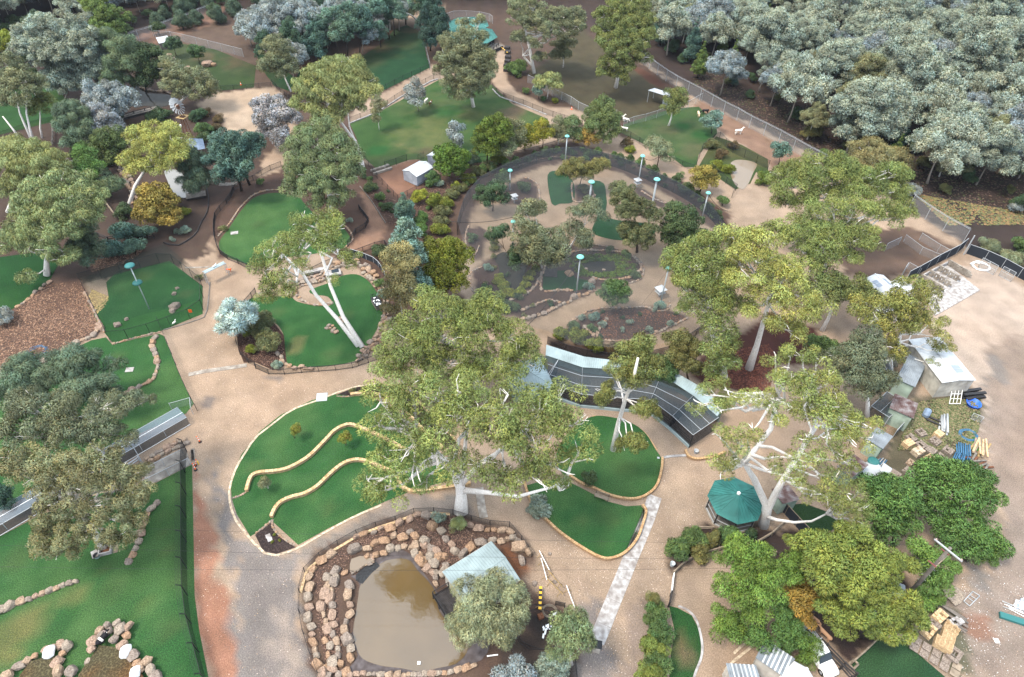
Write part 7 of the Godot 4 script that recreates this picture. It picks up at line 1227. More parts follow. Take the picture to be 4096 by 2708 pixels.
func make_materials()->void:
	var g:=func(a:float)->Color:return Color(a,a,a)
	var grit:=noise_tex(.30,g.call(.66),g.call(1.0),3,FastNoiseLite.TYPE_SIMPLEX,512,3)
	var mottle:=noise_tex(.02,g.call(.85),g.call(1.0),5,FastNoiseLite.TYPE_SIMPLEX_SMOOTH,512,5)
	var blades:=noise_tex(.22,C(.5,.52,.5),C(1.0,1.0,.95),3,FastNoiseLite.TYPE_SIMPLEX,512,7)
	var turf:=noise_tex(.014,C(.76,.84,.8),C(1,1,1),5,FastNoiseLite.TYPE_SIMPLEX_SMOOTH,512,9)
	var chips:=noise_tex(.09,C(.35,.33,.33),C(1,1,1),4,FastNoiseLite.TYPE_CELLULAR,512,11)
	var stone:=noise_tex(.02,C(.62,.58,.56),C(1,1,1),5,FastNoiseLite.TYPE_SIMPLEX_SMOOTH,256,13)
	var streak:=noise_tex(.01,g.call(.7),g.call(1.0),4,FastNoiseLite.TYPE_SIMPLEX_SMOOTH,256,17)
	var rib:=Image.create(64,8,false,Image.FORMAT_RGB8)
	for x in 64:
		var s:=.5+.5*cos(TAU*x/8.0)
		rib.fill_rect(Rect2i(x,0,1,8),Color(s,s,s))
	var ribs:=ImageTexture.create_from_image(rib)
	shared.ribs=ribs
	mat("ground",Color.WHITE,.95,grit,29.0,mottle,47.0,true)
	mat("grass",Color.WHITE,.9,blades,21.0,turf,37.0,true)
	M.grass.heightmap_enabled=true
	M.grass.heightmap_texture=blades
	M.grass.heightmap_scale=6.0
	mat("mulch",Color.WHITE,.95,chips,9.0,mottle,19.0,true)
	mat("sandstone",C(.62,.44,.24),.9,stone,2.5)
	mat("cap",C(.70,.53,.32),.9,stone,1.7)
	mat("edging",C(.62,.53,.40),.9,stone,3.0)
	mat("brick",C(.50,.32,.17),.9,stone,1.3)
	mat("brick_pale",C(.60,.41,.22),.9,stone,1.3)
	mat("concrete",C(.45,.45,.45),.9,stone,5.0)
	mat("old_concrete",C(.56,.52,.46),.95,grit,6.0,stone,7.0)
	mat("white_roof",C(.58,.61,.64),.45,streak,8.0)
	mat("sage_roof",C(.31,.39,.41),.45,streak,9.0)
	mat("grey_roof",C(.25,.28,.31),.5,streak,6.0)
	mat("rusty_roof",C(.27,.27,.28),.6,noise_tex(.02,C(.4,.2,.16),C(1,1,1),3,FastNoiseLite.TYPE_SIMPLEX_SMOOTH,256,23),7.0)
	mat("slate",C(.22,.29,.40),.55,streak,3.0)
	mat("shed_wall",C(.42,.46,.54),.6,streak,6.0)
	mat("sage_wall",C(.40,.50,.42),.7,streak,5.0)
	mat("cream_wall",C(.52,.49,.44),.7,streak,5.0)
	mat("skylight",C(.22,.26,.32),.3)
	mat("green_tin",C(.035,.17,.155),.6,streak,5.0)
	mat("teal_tin",C(.07,.22,.20),.6,streak,4.0)
	mat("black_steel",C(.018,.019,.022),.5)
	mat("galv",C(.34,.36,.38),.5)
	mat("pole_grey",C(.42,.47,.50),.5)
	mat("cap_teal",C(.16,.46,.42),.5)
	mat("timber",C(.30,.24,.18),.85,streak,2.0)
	mat("grey_timber",C(.20,.18,.16),.9,streak,2.0)
	mat("dark_timber",C(.05,.045,.045),.85,streak,2.0)
	mat("pine_timber",C(.40,.28,.13),.8,streak,2.0)
	mat("white_paint",C(.80,.80,.79),.5)
	mat("yellow_paint",C(.72,.42,.05),.5)
	mat("orange",C(.80,.12,.02),.5)
	mat("blue_plastic",C(.03,.12,.55),.4)
	mat("blue_pipe",C(.045,.13,.23),.5)
	mat("black_plastic",C(.02,.02,.022),.45)
	mat("green_plastic",C(.03,.13,.13),.5)
	mat("glass",C(.03,.04,.05),.08)
	mat("rubber",C(.02,.02,.02),.8)
	mat("rusty",C(.20,.09,.05),.9,stone,1.0)
	mat("ceramic",C(.55,.40,.36),.3)
	mat("insulator",C(.16,.05,.05),.35)
	mat("liner",C(.17,.15,.155),.8,stone,6.0,grit,5.0)
	mat("wet_liner",C(.035,.037,.04),.25,stone,2.0)
	mat("artificial",C(.03,.26,.05),.9,blades,5.0)
	var water:=mat("muddy_water",C(.105,.068,.028),.07,noise_tex(.01,g.call(.9),g.call(1.0),3,FastNoiseLite.TYPE_SIMPLEX_SMOOTH,256,31),17.0)
	water.metallic_specular=1.0
	water.heightmap_enabled=true
	water.heightmap_texture=noise_tex(.05,g.call(.0),g.call(1.0),3,FastNoiseLite.TYPE_SIMPLEX_SMOOTH,512,33)
	water.heightmap_scale=.5
	var dark:=mat("dark_water",C(.025,.024,.02),.08)
	dark.metallic_specular=.14
	dark.uv1_triplanar=true
	dark.uv1_world_triplanar=true
	dark.uv1_scale=Vector3.ONE/6.0
	dark.heightmap_enabled=true
	dark.heightmap_texture=water.heightmap_texture
	dark.heightmap_scale=.5
	var bright:=mat("sky_water",C(.16,.15,.13),.05)
	bright.metallic_specular=1.0
	var mud:=mat("mud_water",C(.15,.11,.07),.12)
	mud.metallic_specular=.6
	net_mat("aviary_net",C(.09,.10,.11),.17)
	net_mat("dark_net",C(.012,.014,.018),.62)
	net_mat("fine_net",C(.03,.034,.038),.30)
	net_mat("green_net",C(.012,.03,.026),.2)
	net_mat("chain_mesh",C(.34,.36,.38),.22)
	net_mat("roof_mesh",C(.15,.19,.23),.62)
	net_mat("cage_mesh",C(.05,.065,.075),.62)
	mat("shade_cloth",C(.022,.026,.034),.9)
	M.shade_cloth.cull_mode=BaseMaterial3D.CULL_DISABLED
	var bark:=noise_tex(.03,C(.8,.77,.74),C(1,1,1),4,FastNoiseLite.TYPE_SIMPLEX_SMOOTH,256,41)
	mat("bark_white",C(.84,.83,.82),.8,bark,2.0)
	mat("bark_grey",C(.34,.31,.28),.9,bark,2.0)
	mat("bark_dark",C(.045,.036,.03),.95,bark,2.0)
	mat("bark_brown",C(.12,.08,.06),.95,bark,2.0)
	for c in [C(.58,.44,.32),C(.54,.40,.31),C(.52,.45,.37),C(.56,.38,.25),C(.42,.36,.31)]:
		rock_mats.append(mat("rock_%d" % rock_mats.size(),c,.95,stone,1.1,streak,.7))
	mat("leaf_litter",Color.WHITE,.9,null,1.0,null,1.0,true)
	mat("fur_white",C(.72,.68,.62),.95)
	mat("fur_cream",C(.60,.46,.32),.95)
	mat("fur_black",C(.015,.014,.016),.9)
	mat("fur_brown",C(.14,.075,.04),.95)
	mat("fur_fawn",C(.34,.20,.12),.95)
	mat("feather",C(.80,.79,.76),.9)

# plants
func style(name:String,cols:Array,bark:String,leaf:=.36,wid:=.12,droop:=.55,n:=200,size:=.98,squash:=.8)->void:
	styles[name]={"cols":cols,"bark":bark,"leaf":leaf,"wid":wid,"droop":droop,"n":n,"size":size,"squash":squash}
	if not M.has("leaf"):
		var m:=mat("leaf",Color.WHITE,.55,null,1.0,null,1.0,true)
		m.cull_mode=BaseMaterial3D.CULL_DISABLED
		m.metallic_specular=.35
		m.backlight_enabled=true
		m.backlight=C(.45,.5,.28)

func rand_dir(r:RandomNumberGenerator)->Vector3:
	return Vector3(r.randfn(),r.randfn(),r.randfn()).normalized()

func clump(s:Dictionary,sd:int)->ArrayMesh:
	var r:=RandomNumberGenerator.new()
	r.seed=sd
	var v:=PackedVector3Array()
	var n:=PackedVector3Array()
	var c:=PackedColorArray()
	var base:Color=s.cols[sd % s.cols.size()]
	for i in int(s.n*1.8):
		var y:=r.randf_range(-.5,1.0)
		var a:=r.randf()*TAU
		var q:=sqrt(1.0-y*y)
		var d:=Vector3(q*cos(a),y,q*sin(a))
		var p:=d*(.35+.65*pow(r.randf(),.5))
		p.y *= s.squash
		var dir:Vector3=(d*(1.0-s.droop)+Vector3(0,-s.droop,0)+rand_dir(r)*.6).normalized()
		var side:Vector3=dir.cross(rand_dir(r)).normalized()*s.wid*r.randf_range(.28,.52)/s.size
		var l:float=s.leaf*r.randf_range(.55,1.15)/s.size
		var e0:=p-side
		var e1:=p+side
		var tip:=p+dir*l
		var nn:=(d+Vector3(0,.35,0)+rand_dir(r)*.75).normalized()
		if (tip-e0).cross(e1-e0).dot(nn)<.0:
			e0=p+side
			e1=p-side
		v.append_array([e0,e1,tip])
		n.append_array([nn,nn,nn])
		var k:=r.randf_range(.72,1.3)
		var warm:=r.randf_range(-.12,.14)
		k *= 1.65
		var col:=Color(base.r*k*(1.0+warm),base.g*k,base.b*k*(1.0-warm))
		if r.randf()<.04:
			col=Color(base.r*1.5,base.g*1.05,base.b*.9)
		c.append_array([col,col,col])
	var arr:=[]
	arr.resize(Mesh.ARRAY_MAX)
	arr[Mesh.ARRAY_VERTEX]=v
	arr[Mesh.ARRAY_NORMAL]=n
	arr[Mesh.ARRAY_COLOR]=c
	var m:=ArrayMesh.new()
	m.add_surface_from_arrays(Mesh.PRIMITIVE_TRIANGLES,arr)
	return m

func clump_of(kind:String,r:RandomNumberGenerator)->ArrayMesh:
	if not clumps.has(kind):
		var list:=[]
		for i in 6:
			list.append(clump(styles[kind],hash(kind) % 10000+i))
		clumps[kind]=list
	return clumps[kind][r.randi() % 6]

func grow(kind:String,lobes:Array,trunks:Array,girth:float,sd:int,fill:=1.0)->Array:
	var s:Dictionary=styles[kind]
	var r:=RandomNumberGenerator.new()
	r.seed=sd
	var leaves:Array[Transform3D]=[]
	var wood:=mb(true)
	for t in trunks:
		var radii:=[]
		for i in t.size():
			radii.append(girth*(1.0 if t==trunks[0] or t[0].y<.2 else .42)*lerpf(1.0,.42,float(i)/(t.size()-1))*(1.25 if i==0 else 1.0))
		tube(wood,t,radii,9)
	for lobe in lobes:
		var c:Vector3=lobe[0]
		var rad:float=lobe[1]
		if trunks.size():
			var best:=Vector3.ZERO
			var cost:=1e9
			for t in trunks:
				for i in range(1 if t.size()>2 else 0,t.size()):
					for k in 4:
						var q:Vector3=t[i-1].lerp(t[i],(k+1)/4.0) if i>0 else t[0]
						var dist:=q.distance_to(c)+(maxf(.0,q.y-c.y+1.0)*2.0)
						if dist<cost and q.y>.15*c.y:
							cost=dist
							best=q
			var l:=best.distance_to(c)
			var r0:=clampf(girth*(.2+.028*l),.05,girth*.5)
			var sway:=rand_dir(r)*l*.10
			var p1:=best.lerp(c,.35)+sway+Vector3(0,-.04*l,0)
			var p2:=best.lerp(c,.7)-sway*.5
			tube(wood,[best,p1,p2,c],[r0,r0*.75,r0*.5,r0*.3],6,false)
			for i in int(rad*2.2):
				var d:=rand_dir(r)
				d.y=absf(d.y)*.8-.1
				var e:=c+d*rad*.95
				var f:=c+d*rad*.5+rand_dir(r)*rad*.16
				tube(wood,[p2.lerp(c,r.randf()),f,e],[r0*.4,r0*.28,.02],4,false)
		var cs:float=minf(s.size,rad*.7)
		var count:=maxi(3,int(fill*(3.0 if lobe.size()<3 else 1.5)*pow(rad/cs,2.0)))
		for i in count:
			var y:=r.randf_range(-.45,1.0)
			var a:=r.randf()*TAU
			var q:=sqrt(1.0-y*y)
			var at:=c+Vector3(q*cos(a),y*.85,q*sin(a))*rad*r.randf_range(.55,.95)
			at+=rand_dir(r)*rad*.08
			if at.y<cs*.3:
				at.y=cs*.3
			var k:=cs*r.randf_range(.75,1.2)
			leaves.append(Transform3D(Basis(Vector3.UP,r.randf()*TAU).scaled(Vector3(k,k*r.randf_range(.85,1.15),k)),at))
	return [wood if trunks.size() else null,leaves]

func plant(kind:String,called:String,base:Vector3,lobes:Array,trunks:Array,girth:float,label:String,category:String,group:="",fill:=1.0)->Node3D:
	var o:=thing(called,label,category,base,.0,group)
	var g:=grow(kind,lobes,trunks,girth,hash(label) % 100000,fill)
	if g[0]:
		part("trunk",g[0],M[styles[kind].bark],o)
	var at:Array[Transform3D]=g[1]
	var r:=RandomNumberGenerator.new()
	r.seed=at.size()
	if at.size()<20:
		var st:=mb()
		for x in at:
			st.append_from(clump_of(kind,r),0,x)
		part("crown",st,M.leaf,o,false)
		return o
	var mm:=MultiMesh.new()
	mm.transform_format=MultiMesh.TRANSFORM_3D
	mm.use_colors=true
	mm.mesh=clump_of(kind,r)
	mm.instance_count=at.size()
	for i in at.size():
		mm.set_instance_transform(i,at[i])
		var k:=r.randf_range(.62,1.38)
		var w:=r.randf_range(-.08,.11)
		mm.set_instance_color(i,Color(k*(1.0+w),k,k*(1.0-w)))
	var crown:=MultiMeshInstance3D.new()
	crown.multimesh=mm
	crown.material_override=M.leaf
	crown.name="crown"
	crown.set_meta("kind","stuff")
	o.add_child(crown,true)
	return o

func f3(a:Array,scale:=1.0)->Array:
	var out:=[]
	for i in range(0,a.size(),3):
		out.append(Vector3(a[i],a[i+1],a[i+2])*scale)
	return out

func tree(kind:String,called:String,x:float,z:float,girth:float,trunk_lists:Array,lobe_list:Array,label:String,category:="tree",group:="",fill:=1.0)->Node3D:
	var lobes:=[]
	for i in range(0,lobe_list.size(),4):
		lobes.append([Vector3(lobe_list[i],lobe_list[i+1],lobe_list[i+2])*.2,lobe_list[i+3]*.256])
	if lobes.size()>6:
		var mid:=Vector3.ZERO
		for l in lobes:
			mid+=l[0]/lobes.size()
		for i in range(0,lobes.size(),2):
			var q:Vector3=lobes[i][0]
			q.z=minf(q.z,2.0*mid.z-q.z-2.0)
			q.y=mid.y+(q.y-mid.y)*.6
			if q.z<lobes[i][0].z-1.5:
				lobes.append([q,lobes[i][1]*.9,.5])
	var trunks:=[]
	for t in trunk_lists:
		var p:=f3(t,.1)
		if p.size()==1:
			var c:Vector3=p[0]
			var bend:=float(hash(label) % 40)*.01-.2
			p=[Vector3.ZERO,Vector3(c.x*.25+bend,c.y*.3,c.z*.25),Vector3(c.x*.6,c.y*.62,c.z*.6),c*Vector3(1,.98,1)]
		trunks.append(p)
	return plant(kind,called,Vector3(x,0,z),lobes,trunks,girth,label,category,group,fill)

func bush(kind:String,called:String,x:float,z:float,rad:float,tall:float,label:String,category:="shrub",group:="")->Node3D:
	var r:=RandomNumberGenerator.new()
	r.seed=hash(label) % 9999+int(x*10)
	var lobes:=[]
	var n:=1 if rad<.8 else int(3+rad*1.6)
	for i in n:
		var a:=TAU*i/n+r.randf()*.8
		var d:=rad*(.0 if n==1 else r.randf_range(.3,.6))
		var lr:=rad*(.9 if n==1 else r.randf_range(.45,.62))
		lobes.append([Vector3(cos(a)*d,clampf(tall*r.randf_range(.35,.75),lr*.5,tall),sin(a)*d),lr])
	if n>1:
		lobes.append([Vector3(0,tall-rad*.45,0),rad*.55])
	if tall>rad*2.0:
		var k:=int(tall/rad)
		for i in k:
			lobes.append([Vector3(r.randf_range(-.25,.25)*rad,lerpf(rad*.6,tall-rad*.5,float(i)/k),r.randf_range(-.25,.25)*rad),rad*lerpf(.8,.55,float(i)/k)])
	return plant(kind,called,Vector3(x,0,z),lobes,[[Vector3.ZERO,Vector3(.05,tall*.3,0),Vector3(0,tall*.6,.05)]],clampf(rad*.06,.03,.16),label,category,group,.9)

func cone_tree(kind:String,called:String,x:float,z:float,rad:float,tall:float,label:String,group:="",lift:=.08)->Node3D:
	var r:=RandomNumberGenerator.new()
	r.seed=hash(label) % 9999+int(x*10)
	var lobes:=[]
	var n:=int(tall/(rad*.42))
	for i in n:
		var k:=float(i)/(n-1)
		var w:=rad*lerpf(1.0,.22,pow(k,1.15))*(.75 if i==0 else 1.0)
		for j in (3 if w>1.1 else 1):
			var a:=r.randf()*TAU
			var d:=w*(.45 if w>1.1 else .1)
			lobes.append([Vector3(cos(a)*d,tall*lerpf(lift+.06,.96,k),sin(a)*d),w*r.randf_range(.55,.75)])
	return plant(kind,called,Vector3(x,0,z),lobes,[[Vector3.ZERO,Vector3(0,tall*.5,0),Vector3(0,tall*.9,0)]],clampf(tall*.014,.06,.25),label,"tree",group,.8)

func random_tree(kind:String,called:String,rad:float,tall:float,bare:float,sd:int,label:String,n:=9,fill:=1.0)->Node3D:
	var r:=RandomNumberGenerator.new()
	r.seed=sd
	var lobes:=[]
	for i in n:
		var a:=i*2.4+r.randf()*.7
		var d:=rad*sqrt((i+.4)/n)*.72
		var lr:=rad*r.randf_range(.32,.48)
		var y:=lerpf(tall-lr,bare+lr,pow(d/rad,1.4))-r.randf()*(tall-bare)*.25
		lobes.append([Vector3(cos(a)*d,maxf(y,bare),sin(a)*d),lr])
	var bend:=Vector3(r.randf_range(-.6,.6),0,r.randf_range(-.6,.6))
	var trunks:=[[Vector3.ZERO,Vector3(0,bare*.6,0)+bend*.5,Vector3(0,lerpf(bare,tall,.35),0)+bend]]
	return plant(kind,called,Vector3.ZERO,lobes,trunks,tall*.014,label,"tree","",fill)

func copy(o:Node3D,at:Vector3,turn:float,size:float,label:="",group:="")->Node3D:
	var c:Node3D=o.duplicate()
	var plain:=str(o.name).trim_suffix("_"+str(o.name).get_slice("_",str(o.name).get_slice_count("_")-1)) if str(o.name).right(3).is_valid_int() else str(o.name)
	c.name=numbered(plain)
	add_child(c)
	c.transform=Transform3D(Basis(Vector3.UP,turn).scaled(Vector3.ONE*size),at)
	if label != "":
		c.set_meta("label",label)
	if group != "":
		c.set_meta("group",group)
	return c

func woods(protos:Array,weights:Array,outline:Array,gap:float,sd:int,group:String,clear:Array=[])->void:
	var r:=RandomNumberGenerator.new()
	r.seed=sd
	var poly:=flat_list(outline)
	var lo:=poly[0]
	var hi:=poly[0]
	for p in poly:
		lo=lo.min(p)
		hi=hi.max(p)
	var got:Array[Vector2]=[]
	var miss:=0
	while miss<900:
		var p:=Vector2(r.randf_range(lo.x,hi.x),r.randf_range(lo.y,hi.y))
		var ok:=Geometry2D.is_point_in_polygon(p,poly)
		if ok:
			for i in range(0,clear.size(),3):
				if p.distance_to(Vector2(clear[i],clear[i+1]))<clear[i+2]:
					ok=false
			for q in got:
				if q.distance_to(p)<gap:
					ok=false
					break
		if not ok:
			miss+=1
			continue
		miss=0
		got.append(p)
	for p in got:
		var x:=r.randf()
		var k:=0
		while k<weights.size()-1 and x>weights[k]:
			x -= weights[k]
			k+=1
		var o:Node3D=protos[k]
		var size:=r.randf_range(.68,1.28)
		if not o.has_meta("group"):
			o.set_meta("group",group)
			o.position=v3(p)
			o.rotation.y=r.randf()*TAU
			o.scale=Vector3.ONE*size
		else:
			copy(o,v3(p),r.randf()*TAU,size,"",group)

# stones
func make_rocks()->void:
	var r:=RandomNumberGenerator.new()
	r.seed=77
	var phi:=(1.0+sqrt(5.0))/2.0
	var ico:=[Vector3(-1,phi,0),Vector3(1,phi,0),Vector3(-1,-phi,0),Vector3(1,-phi,0),Vector3(0,-1,phi),Vector3(0,1,phi),Vector3(0,-1,-phi),Vector3(0,1,-phi),Vector3(phi,0,-1),Vector3(phi,0,1),Vector3(-phi,0,-1),Vector3(-phi,0,1)]
	var idx:=[0,11,5,0,5,1,0,1,7,0,7,10,0,10,11,1,5,9,5,11,4,11,10,2,10,7,6,7,1,8,3,9,4,3,4,2,3,2,6,3,6,8,3,8,9,4,9,5,2,4,11,6,2,10,8,6,7,9,8,1]
	for k in 9:
		var planes:=[]
		var turn:=Basis(rand_dir(r),r.randf()*.35)
		for n in [Vector3.RIGHT,Vector3.LEFT,Vector3.UP,Vector3.DOWN,Vector3.BACK,Vector3.FORWARD]:
			planes.append([(turn*n+rand_dir(r)*.22).normalized(),r.randf_range(.38,.54)])
		for i in 4:
			planes.append([rand_dir(r),r.randf_range(.50,.66)])
		var reach:=func(d:Vector3)->Vector3:
			d=d.normalized()
			var l:=9.0
			for pl in planes:
				var c:float=d.dot(pl[0])
				if c>.05:
					l=minf(l,pl[1]/c)
			return d*l
		var st:=mb()
		for t in range(0,idx.size(),3):
			var a:Vector3=ico[idx[t]]
			var b:Vector3=ico[idx[t+1]]
			var c:Vector3=ico[idx[t+2]]
			var ab:=(a+b)/2.0
			var bc:=(b+c)/2.0
			var ca:=(c+a)/2.0
			for f in [[a,ab,ca],[b,bc,ab],[c,ca,bc],[ab,bc,ca]]:
				tri(st,reach.call(f[0]),reach.call(f[1]),reach.call(f[2]),f[0]+f[1]+f[2])
		st.generate_normals()
		rock_shapes.append(st.commit())

func stone(called:String,parent:Node3D,at:Vector3,size:Vector3,turn:float,r:RandomNumberGenerator,mt:=-1)->MeshInstance3D:
	var m:Material=rock_mats[mt if mt>=0 else r.randi() % rock_mats.size()]
	var b:=Basis(Vector3.UP,turn)*Basis(Vector3.RIGHT,r.randf_range(-.15,.15))*Basis(Vector3.FORWARD,r.randf_range(-.15,.15))
	return put(called,rock_shapes[r.randi() % rock_shapes.size()],m,parent,Transform3D(b*Basis.from_scale(size),at))

func rock_row(label:String,category:String,line:Array,size:float,rows:=1,loose:=.15,lift:=.0,tall:=.75,closed:=false,called:="rock_border",base:=.0)->Node3D:
	var o:=thing(called,label,category)
	var r:=RandomNumberGenerator.new()
	r.seed=hash(label) % 99999
	var pts:=curve(flat_list(line),closed,.5)
	for k in rows:
		var at:=r.randf()*size*.5
		var total:=.0
		for i in pts.size()-1:
			total+=pts[i].distance_to(pts[i+1])
		while at<total:
			var s:=size*r.randf_range(.6,1.15)
			var d:=at+s*.5
			var i:=0
			while i<pts.size()-2 and d>pts[i].distance_to(pts[i+1]):
				d -= pts[i].distance_to(pts[i+1])
				i+=1
			var way:=(pts[i+1]-pts[i]).normalized()
			var p:=pts[i]+way*d+way.orthogonal()*(k*size*.9+r.randf_range(-loose,loose)*size)
			stone("rock",o,v3(p,base+s*tall*.28+lift*k),Vector3(s*r.randf_range(1.05,1.3),s*tall*r.randf_range(.8,1.2),s*r.randf_range(.75,1.05)),-way.angle()+r.randf_range(-.3,.3),r)
			at+=s*(1.0+loose*r.randf_range(.1,1.2))
	return o

func rock_heap(label:String,category:String,outline:Array,size:float,count:int,called:="rock_bank",base:=.0,rise:=.0)->Node3D:
	var o:=thing(called,label,category)
	var r:=RandomNumberGenerator.new()
	r.seed=hash(label) % 99999
	var poly:=flat_list(outline)
	var lo:=poly[0]
	var hi:=poly[0]
	for p in poly:
		lo=lo.min(p)
		hi=hi.max(p)
	var got:Array[Vector2]=[]
	for t in count*30:
		if got.size()>=count:
			break
		var p:=Vector2(r.randf_range(lo.x,hi.x),r.randf_range(lo.y,hi.y))
		if not Geometry2D.is_point_in_polygon(p,poly):
			continue
		var ok:=true
		for q in got:
			if q.distance_to(p)<size*.85:
				ok=false
				break
		if ok:
			got.append(p)
			var s:=size*r.randf_range(.7,1.3)
			stone("rock",o,v3(p,base+s*.2+r.randf()*rise),Vector3(s*r.randf_range(.9,1.35),s*r.randf_range(.6,.9),s*r.randf_range(.8,1.1)),r.randf()*TAU,r)
	return o

func boulder(label:String,x:float,z:float,size:float,mt:=-1,tall:=.7,group:="")->Node3D:
	var r:=RandomNumberGenerator.new()
	r.seed=hash(label) % 99999+int(x*10+z)
	var o:=stone("boulder",self,Vector3(x,size*tall*.3,z),Vector3(size*1.15,size*tall,size),r.randf()*TAU,r,mt)
	tag(o,label,"boulder",group)
	return o

# fences
func box_mesh(s:Vector3,bevel:=.0)->ArrayMesh:
	var st:=mb()
	box(st,V(0,s.y/2.0,0),s,Basis(),bevel)
	st.generate_normals()
	return st.commit()

func fence(kind:String,label:String,line:Array,high:float,gap:float,metal:="black_steel",mesh:="chain_mesh",closed:=false,smooth:=true,group:="")->Node3D:
	var o:=thing({"pool":"bar_fence","chain":"mesh_fence","plain":"mesh_fence","tall":"perimeter_fence","cloth":"screen_fence","log":"timber_fence"}[kind],label,"fence",Vector3.ZERO,.0,group)
	var raw:=flat_list(line)
	var pts:=every(curve(raw,closed,.6) if smooth else raw,gap,closed)
	var thick:float={"pool":.09,"chain":.06,"plain":.07,"tall":.08,"cloth":.07,"log":.18}[kind]
	var key:="post %s %s" % [kind,high]
	if not shared.has(key):
		var st:=mb()
		box(st,V(0,(high+.05)/2.0,0),V(thick,high+.05,thick),Basis(),.012)
		if kind=="tall":
			bar(st,V(0,high,0),V(0,high+.45,.42),thick*.9,thick*.9)
		st.generate_normals()
		shared[key]=st.commit()
	var net:=mb()
	var n:=pts.size()
	for i in n:
		var a:=pts[i]
		var b:=pts[(i+1) % n] if closed or i<n-1 else pts[maxi(i-1,0)]
		var way:=(b-a).normalized()*(1.0 if closed or i<n-1 else -1.0)
		put("post",shared[key],M[metal],o,Transform3D(Basis(Vector3.UP,-way.angle()),v3(a)))
		if i==n-1 and not closed:
			break
		var rail:=mb()
		var bars:=mb()
		var up:=Vector3.UP
		match kind:
			"pool":
				bar(rail,v3(a,high-.06),v3(b,high-.06),.06,.06)
				bar(rail,v3(a,.12),v3(b,.12),.05,.05)
				var k:=int(a.distance_to(b)/.16)
				for j in range(1,k):
					var p:=a.lerp(b,float(j)/k)
					box(bars,v3(p,high/2.0),V(.035,high-.2,.035))
			"chain","tall":
				bar(rail,v3(a,high-.04),v3(b,high-.04),.045,.045)
				if kind=="tall":
					for w in 3:
						var lean:=v3((b-a).normalized().orthogonal())*(.14*(w+1))*-1.0
						bar(rail,v3(a,high+.15*(w+1))+lean,v3(b,high+.15*(w+1))+lean,.018,.018)
				quad(net,v3(a,.03),v3(b,.03),v3(b,high-.07),v3(a,high-.07),v3((b-a).orthogonal()))
			"plain":
				bar(rail,v3(a,high-.04),v3(b,high-.04),.035,.035)
				quad(net,v3(a,.03),v3(b,.03),v3(b,high-.07),v3(a,high-.07),v3((b-a).orthogonal()))
			"cloth":
				bar(rail,v3(a,high),v3(b,high),.06,.06)
				quad(net,v3(a,.03),v3(b,.03),v3(b,high-.04),v3(a,high-.04),v3((b-a).orthogonal()))
			"log":
				tube(rail,[v3(a,high*.92),v3(b,high*.9)],[.09,.08],7)
				var second:=mb()
				tube(second,[v3(a,high*.45),v3(b,high*.47)],[.08,.08],7)
				part("rail",second,M[metal],o)
		part("rail",rail,M[metal],o)
		if kind=="pool":
			tag(part("bars",bars,M[metal],o),"","","","stuff")
	if not kind in ["pool","log"]:
		part("mesh" if kind != "cloth" else "screen",net,M["shade_cloth" if kind=="cloth" else mesh],o)
	return o

func block_wall(called:String,label:String,line:Array,high:float,wide:float,cap_len:float,body:String,caps:String,closed:=false,category:="wall")->Node3D:
	var o:=thing(called,label,category)
	var r:=RandomNumberGenerator.new()
	r.seed=hash(label) % 99999
	var pts:=curve(flat_list(line),closed,.35)
	var st:=mb()
	ribbon(st,pts,wide*.86,-.05,high-.08,closed)
	part("courses",st,M[body],o)
	for c in 2:
		var joint:=mb()
		ribbon(joint,pts,wide*.86+.016,(high-.08)*(c+1)/3.0-.008,(high-.08)*(c+1)/3.0+.008,closed)
		part("joint",joint,M.old_concrete,o)
	var at:=every(pts,cap_len,closed)
	var shape:=box_mesh(V(cap_len-.02,.09,wide),.014)
	var last:=at.size()-(0 if closed else 1)
	for i in last:
		var a:=at[i]
		var b:=at[(i+1) % at.size()]
		put("capstone",shape,M[caps if r.randf()<.7 else body],o,Transform3D(Basis(Vector3.UP,-(b-a).angle()+r.randf_range(-.01,.01))*Basis.from_scale(V(minf(1.0,a.distance_to(b)/cap_len+.02),r.randf_range(.92,1.08),1.0)),v3((a+b)/2.0,high-.08)))
	return o

func edging(called:String,label:String,line:Array,wide:float,high:float,m:String,piece:=1.2,closed:=false,smooth:=true)->Node3D:
	var o:=thing(called,label,"kerb")
	var r:=RandomNumberGenerator.new()
	r.seed=hash(label) % 99999
	var raw:=flat_list(line)
	var at:=every(curve(raw,closed,.3) if smooth else raw,piece,closed)
	var shape:=box_mesh(V(1,high+.05,wide),.015)
	for i in at.size()-(0 if closed else 1):
		var a:=at[i]
		var b:=at[(i+1) % at.size()]
		put("kerbstone",shape,M[m],o,Transform3D(Basis(Vector3.UP,-(b-a).angle())*Basis.from_scale(V(a.distance_to(b)+.005,1,r.randf_range(.95,1.05))),v3((a+b)/2.0,-.05)))
	return o

# buildings
func corrugated(st:SurfaceTool,a:Vector3,b:Vector3,c:Vector3,d:Vector3,pitch:=.25,deep:=.03)->void:
	var n:=maxi(2,int(a.distance_to(b)/pitch))
	var up:=(b-a).cross(d-a).normalized()
	if up.y<0:
		up=-up
	for i in n:
		for h in 4:
			var t0:=(i+h/4.0)/n
			var t1:=(i+(h+1)/4.0)/n
			var z0:float=[.0,.0,deep,deep][h]
			var z1:float=[.0,deep,deep,.0][h]
			quad(st,a.lerp(b,t0)+up*z0,a.lerp(b,t1)+up*z1,d.lerp(c,t1)+up*z1,d.lerp(c,t0)+up*z0,up)
	quad(st,a-up*.03,b-up*.03,c-up*.03,d-up*.03,-up)

